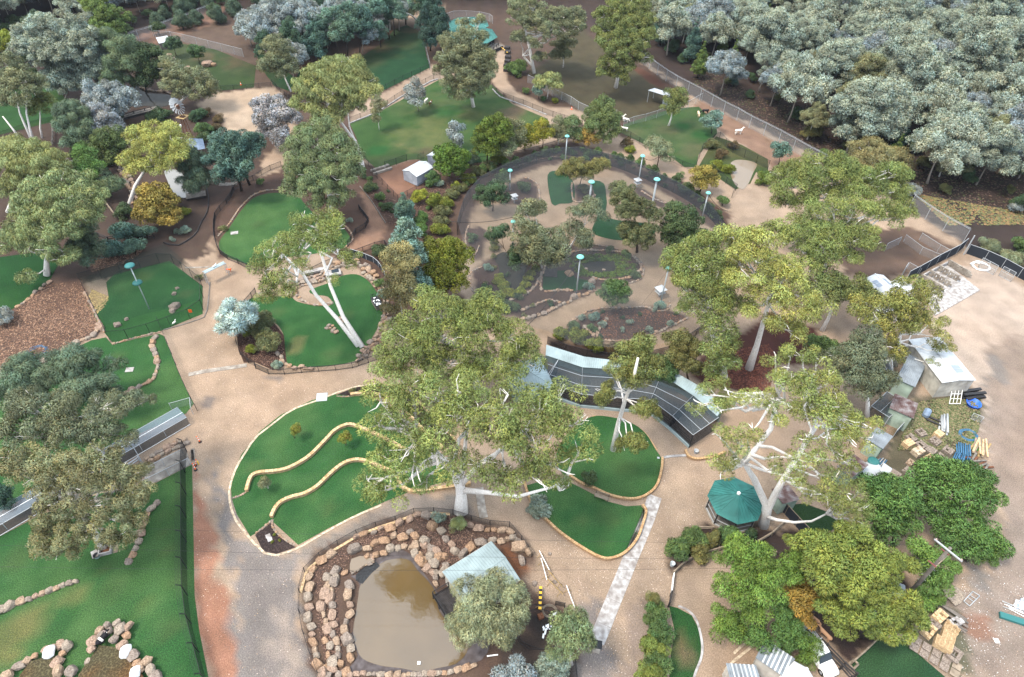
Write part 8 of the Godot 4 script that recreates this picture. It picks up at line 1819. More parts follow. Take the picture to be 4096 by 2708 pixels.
func gable(called:String,label:String,x:float,z:float,yaw:float,lx:float,lz:float,eave:float,ridge:float,roof:String,wall:String,lift:=.0,over:=.12,open:=false,lights:Array=[],category:="shed",off:=.0)->Node3D:
	var o:=thing(called,label,category,V(x,0,z),yaw)
	var hx:=lx/2.0
	var hz:=lz/2.0
	if not open:
		for s in [-1.0,1.0]:
			var st:=mb()
			box(st,V(0,(eave+lift)/2.0,s*(hz-.05)),V(lx,eave-lift,.1))
			for k in int(lx/.9):
				box(st,V(-hx+.45+k*.9,(eave+lift)/2.0,s*hz),V(.05,eave-lift-.1,.03))
			part("wall",st,M[wall],o)
			var e:=mb()
			var g0:=V(s*hx,lift,-hz+.1)
			for f in [.0,-.1]:
				var q:=[g0+V(f*s,0,0),V(s*hx+f*s,lift,hz-.1),V(s*hx+f*s,eave,hz-.1),V(s*hx+f*s,ridge-.02,off),V(s*hx+f*s,eave,-hz+.1)]
				var nn:=V(s if f==.0 else -s,0,0)
				tri(e,q[0],q[1],q[2],nn)
				tri(e,q[0],q[2],q[3],nn)
				tri(e,q[0],q[3],q[4],nn)
			for k in int(lz/.9):
				box(e,V(s*(hx+.012),(eave+lift)/2.0,-hz+.5+k*.9),V(.03,eave-lift-.1,.05))
			part("gable_wall",e,M[wall],o)
	else:
		for sx in [-1.0,1.0]:
			for sz in [-1.0,1.0]:
				put("post",box_mesh(V(.1,eave,.1),.01),M.galv,o,Transform3D(Basis(),V(sx*(hx-.1),0,sz*(hz-.1))))
	for s in [-1.0,1.0]:
		var st:=mb()
		var out:float=s*(hz+over)
		var drop:=(ridge-eave)/hz*over
		corrugated(st,V(-hx-over,ridge,off),V(hx+over,ridge,off),V(hx+over,eave-drop,out),V(-hx-over,eave-drop,out),.3,.03)
		part("roof_sheet",st,M[roof],o)
		for li in lights:
			if signf(li[1])==s:
				var t0:float=absf(li[1])-.5*li[3]
				var t1:float=absf(li[1])+.5*li[3]
				var p:=mb()
				var nrm:=V(0,hz,s*(ridge-eave)).normalized()*.045
				var at:=func(u:float,t:float)->Vector3:return V(u,lerpf(ridge,eave,t),lerpf(off,s*hz,t))+nrm
				quad(p,at.call(li[0]-li[2]/2,t0),at.call(li[0]+li[2]/2,t0),at.call(li[0]+li[2]/2,t1),at.call(li[0]-li[2]/2,t1),nrm)
				part("skylight",p,M.skylight,o)
				for e in [.0]:
					var bar_st:=mb()
					bar(bar_st,at.call(li[0],t0)+nrm*.5,at.call(li[0],t1)+nrm*.5,.05,.03)
					part("glazing_bar",bar_st,M[roof],o)
		var g:=mb()
		bar(g,V(-hx-over,eave-drop-.06,out),V(hx+over,eave-drop-.06,out),.1,.09)
		part("gutter",g,M[wall if not open else "galv"],o)
	var cap:=mb()
	bar(cap,V(-hx-over,ridge+.035,off),V(hx+over,ridge+.035,off),.22,.05)
	part("ridge_cap",cap,M[roof],o)
	return o

func skillion(called:String,label:String,x:float,z:float,yaw:float,lx:float,lz:float,high:float,low:float,roof:String,wall:String,walled:=true,category:="shed",light:=false)->Node3D:
	var o:=thing(called,label,category,V(x,0,z),yaw)
	var hx:=lx/2.0
	var hz:=lz/2.0
	var st:=mb()
	corrugated(st,V(-hx-.15,high,-hz-.15),V(hx+.15,high,-hz-.15),V(hx+.15,low,hz+.15),V(-hx-.15,low,hz+.15),.25,.035)
	part("roof_sheet",st,M[roof],o)
	if called=="striped_roof":
		for i in int(lx/.42):
			var b:=mb()
			var u:=-hx+.2+i*.42
			bar(b,V(u,high+.05,-hz-.15),V(u,low+.05,hz+.15),.17,.04)
			part("roof_batten",b,M.white_roof,o)
	if walled:
		for s in [-1.0,1.0]:
			var w:=mb()
			var q:=[V(s*hx,0,-hz),V(s*hx,0,hz),V(s*hx,low-.05,hz),V(s*hx,high-.05,-hz)]
			quad(w,q[0],q[1],q[2],q[3],V(s,0,0))
			for i in int(lz/.6):
				var zz:=-hz+.3+i*.6
				box(w,V(s*(hx+.012),(low-.1)/2.0,zz),V(.03,low-.15,.05))
			part("wall",w,M[wall],o)
			var f:=mb()
			var hh:=high if s<0 else low
			box(f,V(0,(hh-.06)/2.0,s*(hz-.04)),V(lx-.02,hh-.06,.06))
			for i in int(lx/.6):
				box(f,V(-hx+.3+i*.6,(hh-.1)/2.0,s*hz),V(.05,hh-.2,.03))
			part("wall",f,M[wall],o)
	else:
		for sx in [-1.0,1.0]:
			for sz in [-1.0,1.0]:
				put("post",box_mesh(V(.09,(high if sz<0 else low)-.02,.09),.01),M.galv,o,Transform3D(Basis(),V(sx*(hx-.1),0,sz*(hz-.1))))
	if light:
		var p:=mb()
		var up:=V(0,.06,0)
		var at:=func(u:float,t:float)->Vector3:return V(u,lerpf(high,low,t),lerpf(-hz,hz,t))+up
		quad(p,at.call(-hx*.1,.35),at.call(hx*.45,.35),at.call(hx*.45,.65),at.call(-hx*.1,.65),Vector3.UP)
		part("skylight",p,M.skylight,o)
	return o

func hip_roof(o:Node3D,called:String,sides:int,rad:float,eave:float,top:float,m:String,turn:=.0,at:=Vector3.ZERO)->void:
	for i in sides:
		var a0:=turn+TAU*i/sides
		var a1:=turn+TAU*(i+1)/sides
		var p0:=at+V(cos(a0)*rad,eave,sin(a0)*rad)
		var p1:=at+V(cos(a1)*rad,eave,sin(a1)*rad)
		var t:=at+V(0,top,0)
		var st:=mb()
		tri(st,p0,p1,t,(p0+p1)/2.0-at+V(0,rad,0))
		var n:=int(p0.distance_to(p1)/.35)
		for k in range(1,n):
			var e:=p0.lerp(p1,float(k)/n)
			var reach:=1.0-absf(float(k)/n-.5)*2.0
			bar(st,e+V(0,.02,0),e.lerp((p0+p1)/2.0+(t-(p0+p1)/2.0),.0)+(t-(p0+p1)/2.0)*reach*.98+V(0,.02,0),.04,.04)
		part(called,st,M[m],o)
		var rib:=mb()
		bar(rib,p0+V(0,.03,0),t+V(0,.03,0),.1,.06)
		part("hip_cap",rib,M[m],o)

func gazebo(called:String,label:String,x:float,z:float,sides:int,rad:float,eave:float,top:float,m:String,turn:float,walls:String)->Node3D:
	var o:=thing(called,label,"gazebo",V(x,0,z))
	hip_roof(o,"roof_panel",sides,rad,eave,top,m,turn)
	for i in sides:
		var a0:=turn+TAU*i/sides
		var a1:=turn+TAU*(i+1)/sides
		var p0:=V(cos(a0),0,sin(a0))*rad*.88
		var p1:=V(cos(a1),0,sin(a1))*rad*.88
		put("post",box_mesh(V(.14,eave+.1,.14),.01),M.dark_timber,o,Transform3D(Basis(),p0))
		if walls != "":
			var st:=mb()
			quad(st,p0+V(0,.05,0),p1+V(0,.05,0),p1+V(0,eave,0),p0+V(0,eave,0),p0+p1)
			part("mesh_side",st,M[walls],o)
			var r:=mb()
			bar(r,p0+V(0,1.0,0),p1+V(0,1.0,0),.07,.07)
			bar(r,p0+V(0,.08,0),p1+V(0,.08,0),.1,.14)
			part("rail",r,M.galv,o)
	var f:=mb()
	lathe(f,V(0,top-.1,0),[[.22,0],[.2,.25],[.1,.35],[.0,.36]],10)
	part("finial",f,M.white_paint,o)
	var fl:=mb()
	var poly:=PackedVector2Array()
	for i in sides:
		poly.append(Vector2.from_angle(turn+TAU*i/sides)*rad*.95)
	slab(fl,poly,.0,.06)
	part("floor",fl,M.old_concrete,o)
	return o

# bodies (surface nets round tapered bones)
func body(bones:Array,cell:float,blend:float)->ArrayMesh:
	var lo:=Vector3.INF
	var hi:=-Vector3.INF
	for b in bones:
		var m:float=maxf(b[2],b[3])+cell*2.0
		for p in [b[0],b[1]]:
			lo=lo.min(p-Vector3.ONE*m)
			hi=hi.max(p+Vector3.ONE*m)
	var n:=Vector3i(((hi-lo)/cell).ceil())+Vector3i.ONE
	var f:=PackedFloat32Array()
	f.resize(n.x*n.y*n.z)
	for i in n.x:
		for j in n.y:
			for k in n.z:
				var p:=lo+V(i,j,k)*cell
				var sum:=.0
				for b in bones:
					var ab:Vector3=b[1]-b[0]
					var t:=clampf((p-b[0]).dot(ab)/maxf(ab.length_squared(),1e-6),.0,1.0)
					var d:float=p.distance_to(b[0]+ab*t)-lerpf(b[2],b[3],t)
					sum+=exp(-d/blend)
				f[(i*n.y+j)*n.z+k]=-blend*log(maxf(sum,1e-30))
	var st:=mb(true)
	var at:={}
	var corner:=[]
	for c in 8:
		corner.append(Vector3i(c & 1,(c >> 1) & 1,(c >> 2) & 1))
	var idx:=func(v:Vector3i)->int:return (v.x*n.y+v.y)*n.z+v.z
	for i in n.x-1:
		for j in n.y-1:
			for k in n.z-1:
				var o:=Vector3i(i,j,k)
				var sum:=Vector3.ZERO
				var hits:=0
				for e in [[0,1],[2,3],[4,5],[6,7],[0,2],[1,3],[4,6],[5,7],[0,4],[1,5],[2,6],[3,7]]:
					var a:float=f[idx.call(o+corner[e[0]])]
					var b:float=f[idx.call(o+corner[e[1]])]
					if (a<.0) != (b<.0):
						sum+=Vector3(corner[e[0]]).lerp(Vector3(corner[e[1]]),a/(a-b))
						hits+=1
				if hits:
					at[o]=lo+(Vector3(o)+sum/hits)*cell
	for o in at:
		for axis in 3:
			var step:=Vector3i.ZERO
			step[axis]=1
			var u:=Vector3i.ZERO
			u[(axis+1) % 3]=1
			var w:=Vector3i.ZERO
			w[(axis+2) % 3]=1
			var a:float=f[idx.call(o)]
			var b:float=f[idx.call(o+step)]
			if (a<.0) != (b<.0) and at.has(o-u) and at.has(o-w) and at.has(o-u-w):
				var out:=Vector3(step)*(1.0 if a<.0 else -1.0)
				quad(st,at[o],at[o-u],at[o-u-w],at[o-w],out)
	st.generate_normals()
	return st.commit()

func beast(called:String,label:String,category:String,x:float,z:float,yaw:float,h:float,fur:String,neck:Vector2,graze:=false,spots_of:="",group:="",y:=.0)->Node3D:
	var o:=thing(called,label,category,V(x,y,z),yaw,group)
	var l:=h*.55
	var b:=[]
	b.append([V(-l,h*.80,0),V(l*.85,h*.80,0),h*.19,h*.21])
	for s in [-1.0,1.0]:
		b.append([V(l*.75,h*.72,s*h*.11),V(l*.72,h*.36,s*h*.11),h*.10,h*.055])
		b.append([V(l*.72,h*.36,s*h*.11),V(l*.76,.02,s*h*.11),h*.05,h*.04])
		b.append([V(-l*.9,h*.74,s*h*.11),V(-l*.72,h*.48,s*h*.12),h*.14,h*.08])
		b.append([V(-l*.72,h*.48,s*h*.12),V(-l*1.05,h*.32,s*h*.12),h*.075,h*.05])
		b.append([V(-l*1.05,h*.32,s*h*.12),V(-l*.98,.02,s*h*.12),h*.045,h*.04])
	var head:=V(l*.9+neck.x*h,h*.85+neck.y*h,0)
	b.append([V(l*.8,h*.86,0),head,h*.13,h*.085])
	var nose:=head+(V(.12,-.2,0) if graze else V(.24,-.05,0))*h
	b.append([head,nose,h*.095,h*.05])
	b.append([V(-l*1.05,h*.88,0),V(-l*1.3,h*.72,0),h*.05,h*.03])
	put("body",body(b,h*.055,h*.03),M[fur],o)
	for s in [-1.0,1.0]:
		var e:=mb(true)
		tube(e,[head+V(-.02,.07,s*.05)*h,head+V(-.06,.2,s*.1)*h],[h*.035,h*.008],6)
		part("ear",e,M[fur],o)
	if spots_of != "":
		var st:=mb(true)
		tube(st,[V(-l*.15,h*.805,0),V(l*.2,h*.805,0)],[h*.205,h*.215],12)
		part("saddle",st,M[spots_of],o)
	return o

# things of this park
func slabs(called:String,label:String,line:Array,wide:float,piece:float,m:String,y:=.02,kind:="structure")->Node3D:
	var o:=Node3D.new()
	o.name=numbered(called)
	add_child(o)
	tag(o,label,"","",kind)
	var at:=every(flat_list(line),piece)
	var shape:=box_mesh(V(1,.08,wide),.012)
	for i in at.size()-1:
		var a:=at[i]
		var b:=at[i+1]
		put("slab",shape,M[m],o,Transform3D(Basis(Vector3.UP,-(b-a).angle())*Basis.from_scale(V(a.distance_to(b)-.025,1,1)),v3((a+b)/2.0,y-.06)))
	return o

func tent(poles:Array,rim:float,reach:float,outline:PackedVector2Array)->Callable:
	return func(p:Vector2)->float:
		var edge:=99.0
		for i in outline.size():
			edge=minf(edge,p.distance_to(Geometry2D.get_closest_point_to_segment(p,outline[i],outline[(i+1) % outline.size()])))
		var y:=.0
		for q in poles:
			y=maxf(y,(q[2]-rim)*pow(maxf(.0,1.0-p.distance_to(Vector2(q[0],q[1]))/reach),1.5))
		return rim+y*clampf(edge/5.0,.0,1.0)+.12*soft.get_noise_2d(p.x*2.0,p.y*2.0)

func net_pole(called:String,label:String,x:float,z:float,h:float,thick:float,cap:float,group:="",lean:=Vector3.ZERO,second:=.0)->void:
	var o:=thing(called,label,"pole",V(x,0,z),.0,group)
	var st:=mb(true)
	tube(st,[Vector3.ZERO,V(0,h,0)+lean],[thick,thick*.85],10)
	part("shaft",st,M.pole_grey,o)
	for t in ([1.0] if second==.0 else [1.0,second]):
		var c:=mb(true)
		lathe(c,V(0,h*t-.05,0)+lean*t,[[cap,.0],[cap*.93,.12],[cap*.6,.28],[.02,.36]],14)
		lathe(c,V(0,h*t-.05,0)+lean*t,[[.02,-.02],[cap,.0]],14)
		part("cap",c,M["cap_teal" if second==.0 else "green_plastic"],o)

func wire(called:String,label:String,a:Vector3,b:Vector3,sag:float,r:=.012,group:="")->void:
	var pts:=[]
	var radii:=[]
	for i in 13:
		var t:=i/12.0
		pts.append(a.lerp(b,t)-V(0,sag*4.0*t*(1.0-t),0))
		radii.append(r)
	var st:=mb(true)
	tube(st,pts,radii,5)
	tag(part(called,st,M.black_steel,self),label,"cable",group)

func pool(called:String,outline:Array,m:String,y:float,rounded:=true)->void:
	var poly:=curve(flat_list(outline),true,.5) if rounded else flat_list(outline)
	var st:=mb()
	slab(st,poly,y-.02,y)
	tag(part(called,st,M[m],self),"","","","structure")

func feeder(label:String,x:float,z:float,s:=1.0)->void:
	var o:=thing("feeder_table",label,"feeder",V(x,0,z),.5)
	put("post",box_mesh(V(.1,1.5,.1),.01),M.galv,o)
	put("tray",box_mesh(V(1.0*s,.06,1.0*s),.01),M.galv,o,Transform3D(Basis(),V(0,1.0,0)))
	for i in 4:
		put("leg",box_mesh(V(.05,.7,.05)),M.galv,o,Transform3D(Basis(),V(.45*s*(1 if i & 1 else -1),1.05,.45*s*(1 if i & 2 else -1))))
	for i in 4:
		var st:=mb()
		var a:=Vector3.RIGHT.rotated(Vector3.UP,PI/4+i*PI/2)*.85*s
		var b:=Vector3.RIGHT.rotated(Vector3.UP,PI/4+(i+1)*PI/2)*.85*s
		var up:=V(0,1.75,0)
		tri(st,a+up,b+up,V(0,2.05,0),a+b+Vector3.UP)
		part("roof_panel",st,M.white_roof,o)

func bollard(label:String,x:float,z:float,lean:float,group:="")->void:
	var o:=thing("traffic_bollard",label,"bollard",V(x,0,z),lean*2.0,group)
	var b:=mb(true)
	lathe(b,Vector3.ZERO,[[.22,.0],[.22,.05],[.08,.09],[.0,.09]],12)
	part("base",b,M.rubber,o)
	for k in [[.05,.38,"orange"],[.38,.52,"white_paint"],[.52,.72,"orange"],[.72,.84,"white_paint"],[.84,1.02,"orange"]]:
		var st:=mb(true)
		tube(st,[V(lean*k[0],k[0],0),V(lean*k[1],k[1],0)],[.065,.065],10)
		part("band" if k[2]=="white_paint" else "sleeve",st,M[k[2]],o)

func bench(label:String,x:float,z:float,yaw:float)->void:
	var o:=thing("garden_bench",label,"bench",V(x,0,z),yaw)
	for s in [-.8,.8]:
		var st:=mb()
		bar(st,V(s,0,.25),V(s,.45,.22),.06,.06)
		bar(st,V(s,0,-.25),V(s,.9,-.32),.06,.06)
		bar(st,V(s,.42,.25),V(s,.42,-.28),.05,.05)
		part("leg_frame",st,M.black_steel,o)
	var slat:=box_mesh(V(1.8,.035,.085),.008)
	for i in 5:
		put("slat",slat,M.timber,o,Transform3D(Basis(),V(0,.45,.24-i*.105)))
	for i in 3:
		put("back_slat",slat,M.timber,o,Transform3D(Basis(Vector3.RIGHT,-PI/2+.15),V(0,.58+i*.13,-.27-i*.02)))

func crate_stack(called:String,label:String,x:float,z:float,yaw:float,nx:int,nz:int,layers:int,unit:Vector3,m:String,hollow:=false,rough:=.0)->void:
	var o:=thing(called,label,"pallet stack",V(x,0,z),yaw)
	var r:=RandomNumberGenerator.new()
	r.seed=hash(label) % 9999
	for i in 5:
		put("pallet_board",box_mesh(V(nx*unit.x*1.02,.03,.12)),M.grey_timber,o,Transform3D(Basis(),V(0,.11,(i-2)*nz*unit.z*.24)))
	for i in 3:
		put("pallet_bearer",box_mesh(V(.09,.11,nz*unit.z)),M.grey_timber,o,Transform3D(Basis(),Vector3((i-1)*nx*unit.x*.46,0,0)))
	var key:="unit %s %s" % [unit,hollow]
	if not shared.has(key):
		var st:=mb()
		var g:=unit-V(.015,.004,.015)
		if hollow:
			for e in [-1.0,1.0]:
				box(st,V(0,g.y/2,e*(g.z/2-.018)),V(g.x,g.y,.036))
			for e in [-1.0,.0,1.0]:
				box(st,V(e*(g.x/2-.018),g.y/2-.001,0),V(.036,g.y-.002,g.z-.072))
		else:
			box(st,V(0,g.y/2,0),g,Basis(),.008)
		st.generate_normals()
		shared[key]=st.commit()
	for l in layers:
		for i in nx:
			for k in nz:
				if l<layers-1 and i>0 and i<nx-1 and k>0 and k<nz-1:
					continue
				if l==layers-1 and rough>.0 and r.randf()<rough:
					continue
				put("block",shared[key],M[m],o,Transform3D(Basis(Vector3.UP,r.randf_range(-1,1)*(.02+rough*.3)),Vector3((i-(nx-1)/2.0)*unit.x,.14+l*unit.y,(k-(nz-1)/2.0)*unit.z)))

func pile(called:String,label:String,category:String,x:float,z:float,yaw:float,count:int,long:float,thick:float,spread:float,mats:Array,piece:String,round:=false,messy:=.25)->void:
	var o:=thing(called,label,category,V(x,0,z),yaw)
	var r:=RandomNumberGenerator.new()
	r.seed=hash(label) % 9999
	for i in count:
		var st:=mb(round)
		var l:=long*r.randf_range(.8,1.1)
		var y:=thick*(.55+(i % 3)*.95)
		var c:=V(r.randf_range(-.2,.2)*messy*4.0,y,lerpf(-spread,spread,(i+.5)/count))
		var d:=V(cos(r.randf_range(-messy,messy)),r.randf_range(-.01,.03),sin(r.randf_range(-messy,messy))).normalized()*l/2.0
		if round:
			tube(st,[c-d,c+d],[thick/2.0,thick/2.0],9)
		else:
			bar(st,c-d,c+d,thick*1.4,thick*.7)
		part(piece,st,M[mats[i % mats.size()]],o)

func coil(called:String,label:String,x:float,z:float,rad:float,turns:int,m:String,thick:=.035,messy:=.15,category:="hose",high:=.0)->void:
	var r:=RandomNumberGenerator.new()
	r.seed=hash(label) % 9999
	var pts:=[]
	var radii:=[]
	for i in turns*16:
		var a:=TAU*i/16.0
		var d:=rad*(1.0+r.randf_range(-messy,messy)*.6+.15*sin(a*.37))
		pts.append(V(x+cos(a)*d,high+thick+.02*(i/16)+r.randf()*.03,z+sin(a)*d*.85))
		radii.append(thick)
	var st:=mb(true)
	tube(st,pts,radii,6)
	tag(part(called,st,M[m],self),label,category)

func barrier(label:String,a:Vector2,b:Vector2,m:String,striped:=false)->void:
	var o:=thing("plank_barrier",label,"barrier",v3((a+b)/2.0),-(b-a).angle())
	var l:=a.distance_to(b)
	if striped:
		var n:=9
		for i in n:
			put("stripe" if i % 2 else "plank",box_mesh(V(l/n,.04,.32 if i % 2==0 else .318)),M["black_steel" if i % 2 else m],o,Transform3D(Basis(),Vector3((i+.5)*l/n-l/2,.62,0)))
	else:
		put("plank",box_mesh(V(l,.12,.07),.01),M[m],o,Transform3D(Basis(),V(0,.55,0)))
	for s in [-.32,.32]:
		for e in [-1.0,1.0]:
			var st:=mb()
			bar(st,V(s*l,.6,0),V(s*l,.0,e*.45),.05,.04)
			part("leg",st,M.pine_timber,o)

func windmill(label:String,x:float,z:float,h:float,yaw:float)->void:
	var o:=thing("windmill",label,"windmill",V(x,0,z),yaw)
	for i in 4:
		var a:=PI/4+i*PI/2
		var st:=mb()
		bar(st,V(cos(a),0,sin(a))*1.0,V(cos(a)*.2,h,sin(a)*.2),.09,.09)
		part("leg",st,M.rusty,o)
	for k in 5:
		var t:=(k+.5)/5.5
		var w:=lerpf(1.0,.2,t)
		var st:=mb()
		for i in 4:
			var a:=PI/4+i*PI/2
			var p:=V(cos(a)*w,h*t,sin(a)*w)
			var q:=V(cos(a+PI/2)*w,h*t,sin(a+PI/2)*w)
			bar(st,p,q,.05,.05)
			bar(st,p,q*V(.85,1,.85)+V(0,h*.16,0),.03,.03)
		part("brace",st,M.rusty,o)
	for s in [[-.75,.0],[.75,.0],[.0,-.75],[.0,.75]]:
		put("platform_board",box_mesh(V(.35 if s[0] != .0 else 1.85,.05,1.85 if s[0] != .0 else .35)),M.pine_timber,o,Transform3D(Basis(),V(s[0],h-2.3+absf(s[1])*.08,s[1])))
	var hub:=V(0,h+.2,.5)
	var st:=mb(true)
	tube(st,[hub-V(0,0,.7),hub+V(0,0,.15)],[.2,.16],10)
	part("gearbox",st,M.rusty,o)
	for i in 15:
		var a:=TAU*i/15.0
		var b:=mb()
		var d:=V(cos(a),sin(a),0)
		var w:=V(-sin(a),cos(a),0)*.9+V(0,0,.35)
		var p:=[hub+d*.62-w*.11,hub+d*.62+w*.11,hub+d*1.75+w*.30,hub+d*1.75-w*.30]
		quad(b,p[0],p[1],p[2],p[3],Vector3.BACK)
		quad(b,p[0]-V(0,0,.02),p[1]-V(0,0,.02),p[2]-V(0,0,.02),p[3]-V(0,0,.02),Vector3.FORWARD)
		part("blade",b,M.galv,o)
	var ring:=mb()
	for i in 20:
		for rr in [.65,1.3]:
			bar(ring,hub+V(cos(TAU*i/20)*rr,sin(TAU*i/20)*rr,-.04),hub+V(cos(TAU*(i+1)/20)*rr,sin(TAU*(i+1)/20)*rr,-.04),.03,.03)
	part("ring",ring,M.rusty,o)
	var tail:=mb()
	bar(tail,hub,hub+V(-1.4,.1,-1.0),.06,.06)
	part("tail_boom",tail,M.rusty,o)
	var vane:=mb()
	var e:=V(-1.4,.1,-1.0).normalized()
	var v0:=hub+V(-.9,.05,-.65)
	quad(vane,v0+V(0,.12,0),v0+e*1.7+V(0,.9,0),v0+e*1.5+V(0,-.1,0),v0-V(0,.12,0),V(.5,0,.8))
	part("vane",vane,M.galv,o)

func power_pole(label:String,x:float,z:float,h:float,arm_to:float)->void:
	var o:=thing("power_pole",label,"power pole",V(x,0,z),arm_to)
	var st:=mb(true)
	tube(st,[Vector3.ZERO,V(0,h*.5,0),V(0,h,0)],[.23,.2,.16],12)
	part("pole",st,M.grey_timber,o)
	put("crossarm",box_mesh(V(3.0,.16,.14),.015),M.galv,o,Transform3D(Basis(),V(0,h-.35,.2)))
	put("transformer_arm",box_mesh(V(2.6,.12,.1),.01),M.timber,o,Transform3D(Basis(Vector3.UP,PI/2),V(.2,h-2.4,0)))
	for s in [-1.0,1.0]:
		var b:=mb()
		bar(b,V(.15,h-3.2,0),V(.2,h-2.35,s*1.0),.06,.05)
		part("brace",b,M.timber,o)
		for k in 2:
			var i:=mb(true)
			var at:=V(.2-.35*k,h-2.25,s*1.2)
			for d in 5:
				lathe(i,at+V(-.1*d,0,0),[[.0,-.06],[.09,-.05],[.09,.03],[.0,.05]],10)
			part("insulator",i,M.insulator,o)
	for s in [-1.35,1.35]:
		var i:=mb(true)
		lathe(i,V(s,h-.19,.2),[[.06,.0],[.09,.06],[.05,.1],[.08,.15],[.0,.2]],10)
		part("insulator",i,M.ceramic,o)
	for k in 7:
		var s:=mb(true)
		tube(s,[V(0,h-3.6-k*.55,0),V(.38 if k % 2 else -.38,h-3.6-k*.55,.05)],[.015,.015],5)
		part("step",s,M.galv,o)

func ute(label:String,x:float,z:float,yaw:float)->void:
	var o:=thing("utility_vehicle",label,"utility vehicle",V(x,0,z),yaw)
	var hull:=func(name:String,rings:Array,m:String)->void:
		var st:=mb(true)
		var rows:=[]
		for g in rings:
			var row:=[]
			var w:float=g[1]
			for p in [[-1.0,.0],[-1.0,.75],[-.86,.96],[-.5,1.0],[.5,1.0],[.86,.96],[1.0,.75],[1.0,.0]]:
				row.append(V(g[0],lerpf(g[2],g[3],p[1]),p[0]*w))
			rows.append(row)
		for i in rows.size()-1:
			for k in 7:
				var mid:Vector3=(rows[i][k]+rows[i+1][k+1])/2.0
				quad(st,rows[i][k],rows[i][k+1],rows[i+1][k+1],rows[i+1][k],mid-V(mid.x,.6,0))
		for e in [0,rows.size()-1]:
			for k in range(1,7):
				tri(st,rows[e][0],rows[e][k],rows[e][k+1],V(-1.0 if e==0 else 1.0,0,0))
		part(name,st,M[m],o)
	hull.call("bonnet",[[.95,.84,.42,1.05],[1.3,.85,.42,1.08],[1.9,.84,.42,1.0],[2.3,.78,.42,.86],[2.45,.7,.45,.72]],"white_paint")
	hull.call("cab",[[-.75,.84,.42,1.62],[-.55,.82,.42,1.74],[.2,.82,.42,1.76],[.5,.82,.42,1.70],[.56,.84,.42,1.66]],"white_paint")
	hull.call("scuttle",[[.56,.84,.42,1.1],[.96,.845,.42,1.06]],"white_paint")
	var w:=mb()
	quad(w,V(.575,1.64,-.74),V(.575,1.64,.74),V(1.1,1.08,.8),V(1.1,1.08,-.8),V(1,1,0))
	part("windscreen",w,M.glass,o)
	for s in [-1.0,1.0]:
		var g:=mb()
		quad(g,V(-.6,1.15,s*.852),V(.85,1.15,s*.852),V(.5,1.58,s*.835),V(-.5,1.58,s*.835),V(0,0,s))
		part("side_window",g,M.glass,o)
		put("mirror",box_mesh(V(.1,.16,.2),.02),M.black_plastic,o,Transform3D(Basis(),V(.75,1.1,s*.98)))
		put("headlight",box_mesh(V(.14,.16,.32),.03),M.galv,o,Transform3D(Basis(),V(2.36,.62,s*.58)))
		for ax in [1.65,-1.75]:
			var t:=mb(true)
			tube(t,[V(ax,.36,s*.64),V(ax,.36,s*.88)],[.36,.36],18)
			part("tyre",t,M.rubber,o)
			var rm:=mb(true)
			tube(rm,[V(ax,.36,s*.8),V(ax,.36,s*.89)],[.21,.19],14)
			part("rim",rm,M.galv,o)
	put("tray",box_mesh(V(2.3,.1,1.85),.02),M.galv,o,Transform3D(Basis(),V(-2.0,.82,0)))
	for s in [-1.0,1.0]:
		put("tray_side",box_mesh(V(2.3,.28,.04),.01),M.galv,o,Transform3D(Basis(),V(-2.0,.92,s*.91)))
	put("headboard",box_mesh(V(.06,.75,1.8),.01),M.galv,o,Transform3D(Basis(),V(-.9,.9,0)))
	put("chassis",box_mesh(V(4.6,.2,.7)),M.black_steel,o,Transform3D(Basis(),V(-.5,.42,0)))

func frame_panel(called:String,label:String,category:String,pts:Array,bars:Array,m:String,net:="",thick:=.05)->Node3D:
	var o:=thing(called,label,category)
	var p:=f3(pts)
	for i in p.size():
		var st:=mb(true)
		tube(st,[p[i],p[(i+1) % p.size()]],[thick/2,thick/2],7)
		part("frame_bar",st,M[m],o)
	for b in bars:
		var st:=mb(true)
		tube(st,[p[b[0]].lerp(p[b[1]],b[2]),p[b[3]].lerp(p[b[4]],b[5])],[thick*.4,thick*.4],6)
		part("bar",st,M[m],o)
	if net != "":
		var st:=mb()
		var n:Vector3=(p[1]-p[0]).cross(p[2]-p[0])
		quad(st,p[0],p[1],p[2],p[3],n)
		part("mesh",st,M[net],o)
	return o

func block_mass(called:String,label:String,category:String,x:float,z:float,yaw:float,size:Vector3,m:String,y:=.0,group:="",bevel:=.02)->Node3D:
	var o:=put(called,box_mesh(size,bevel),M[m],self,Transform3D(Basis(Vector3.UP,yaw),V(x,y,z)))
	return tag(o,label,category,group)

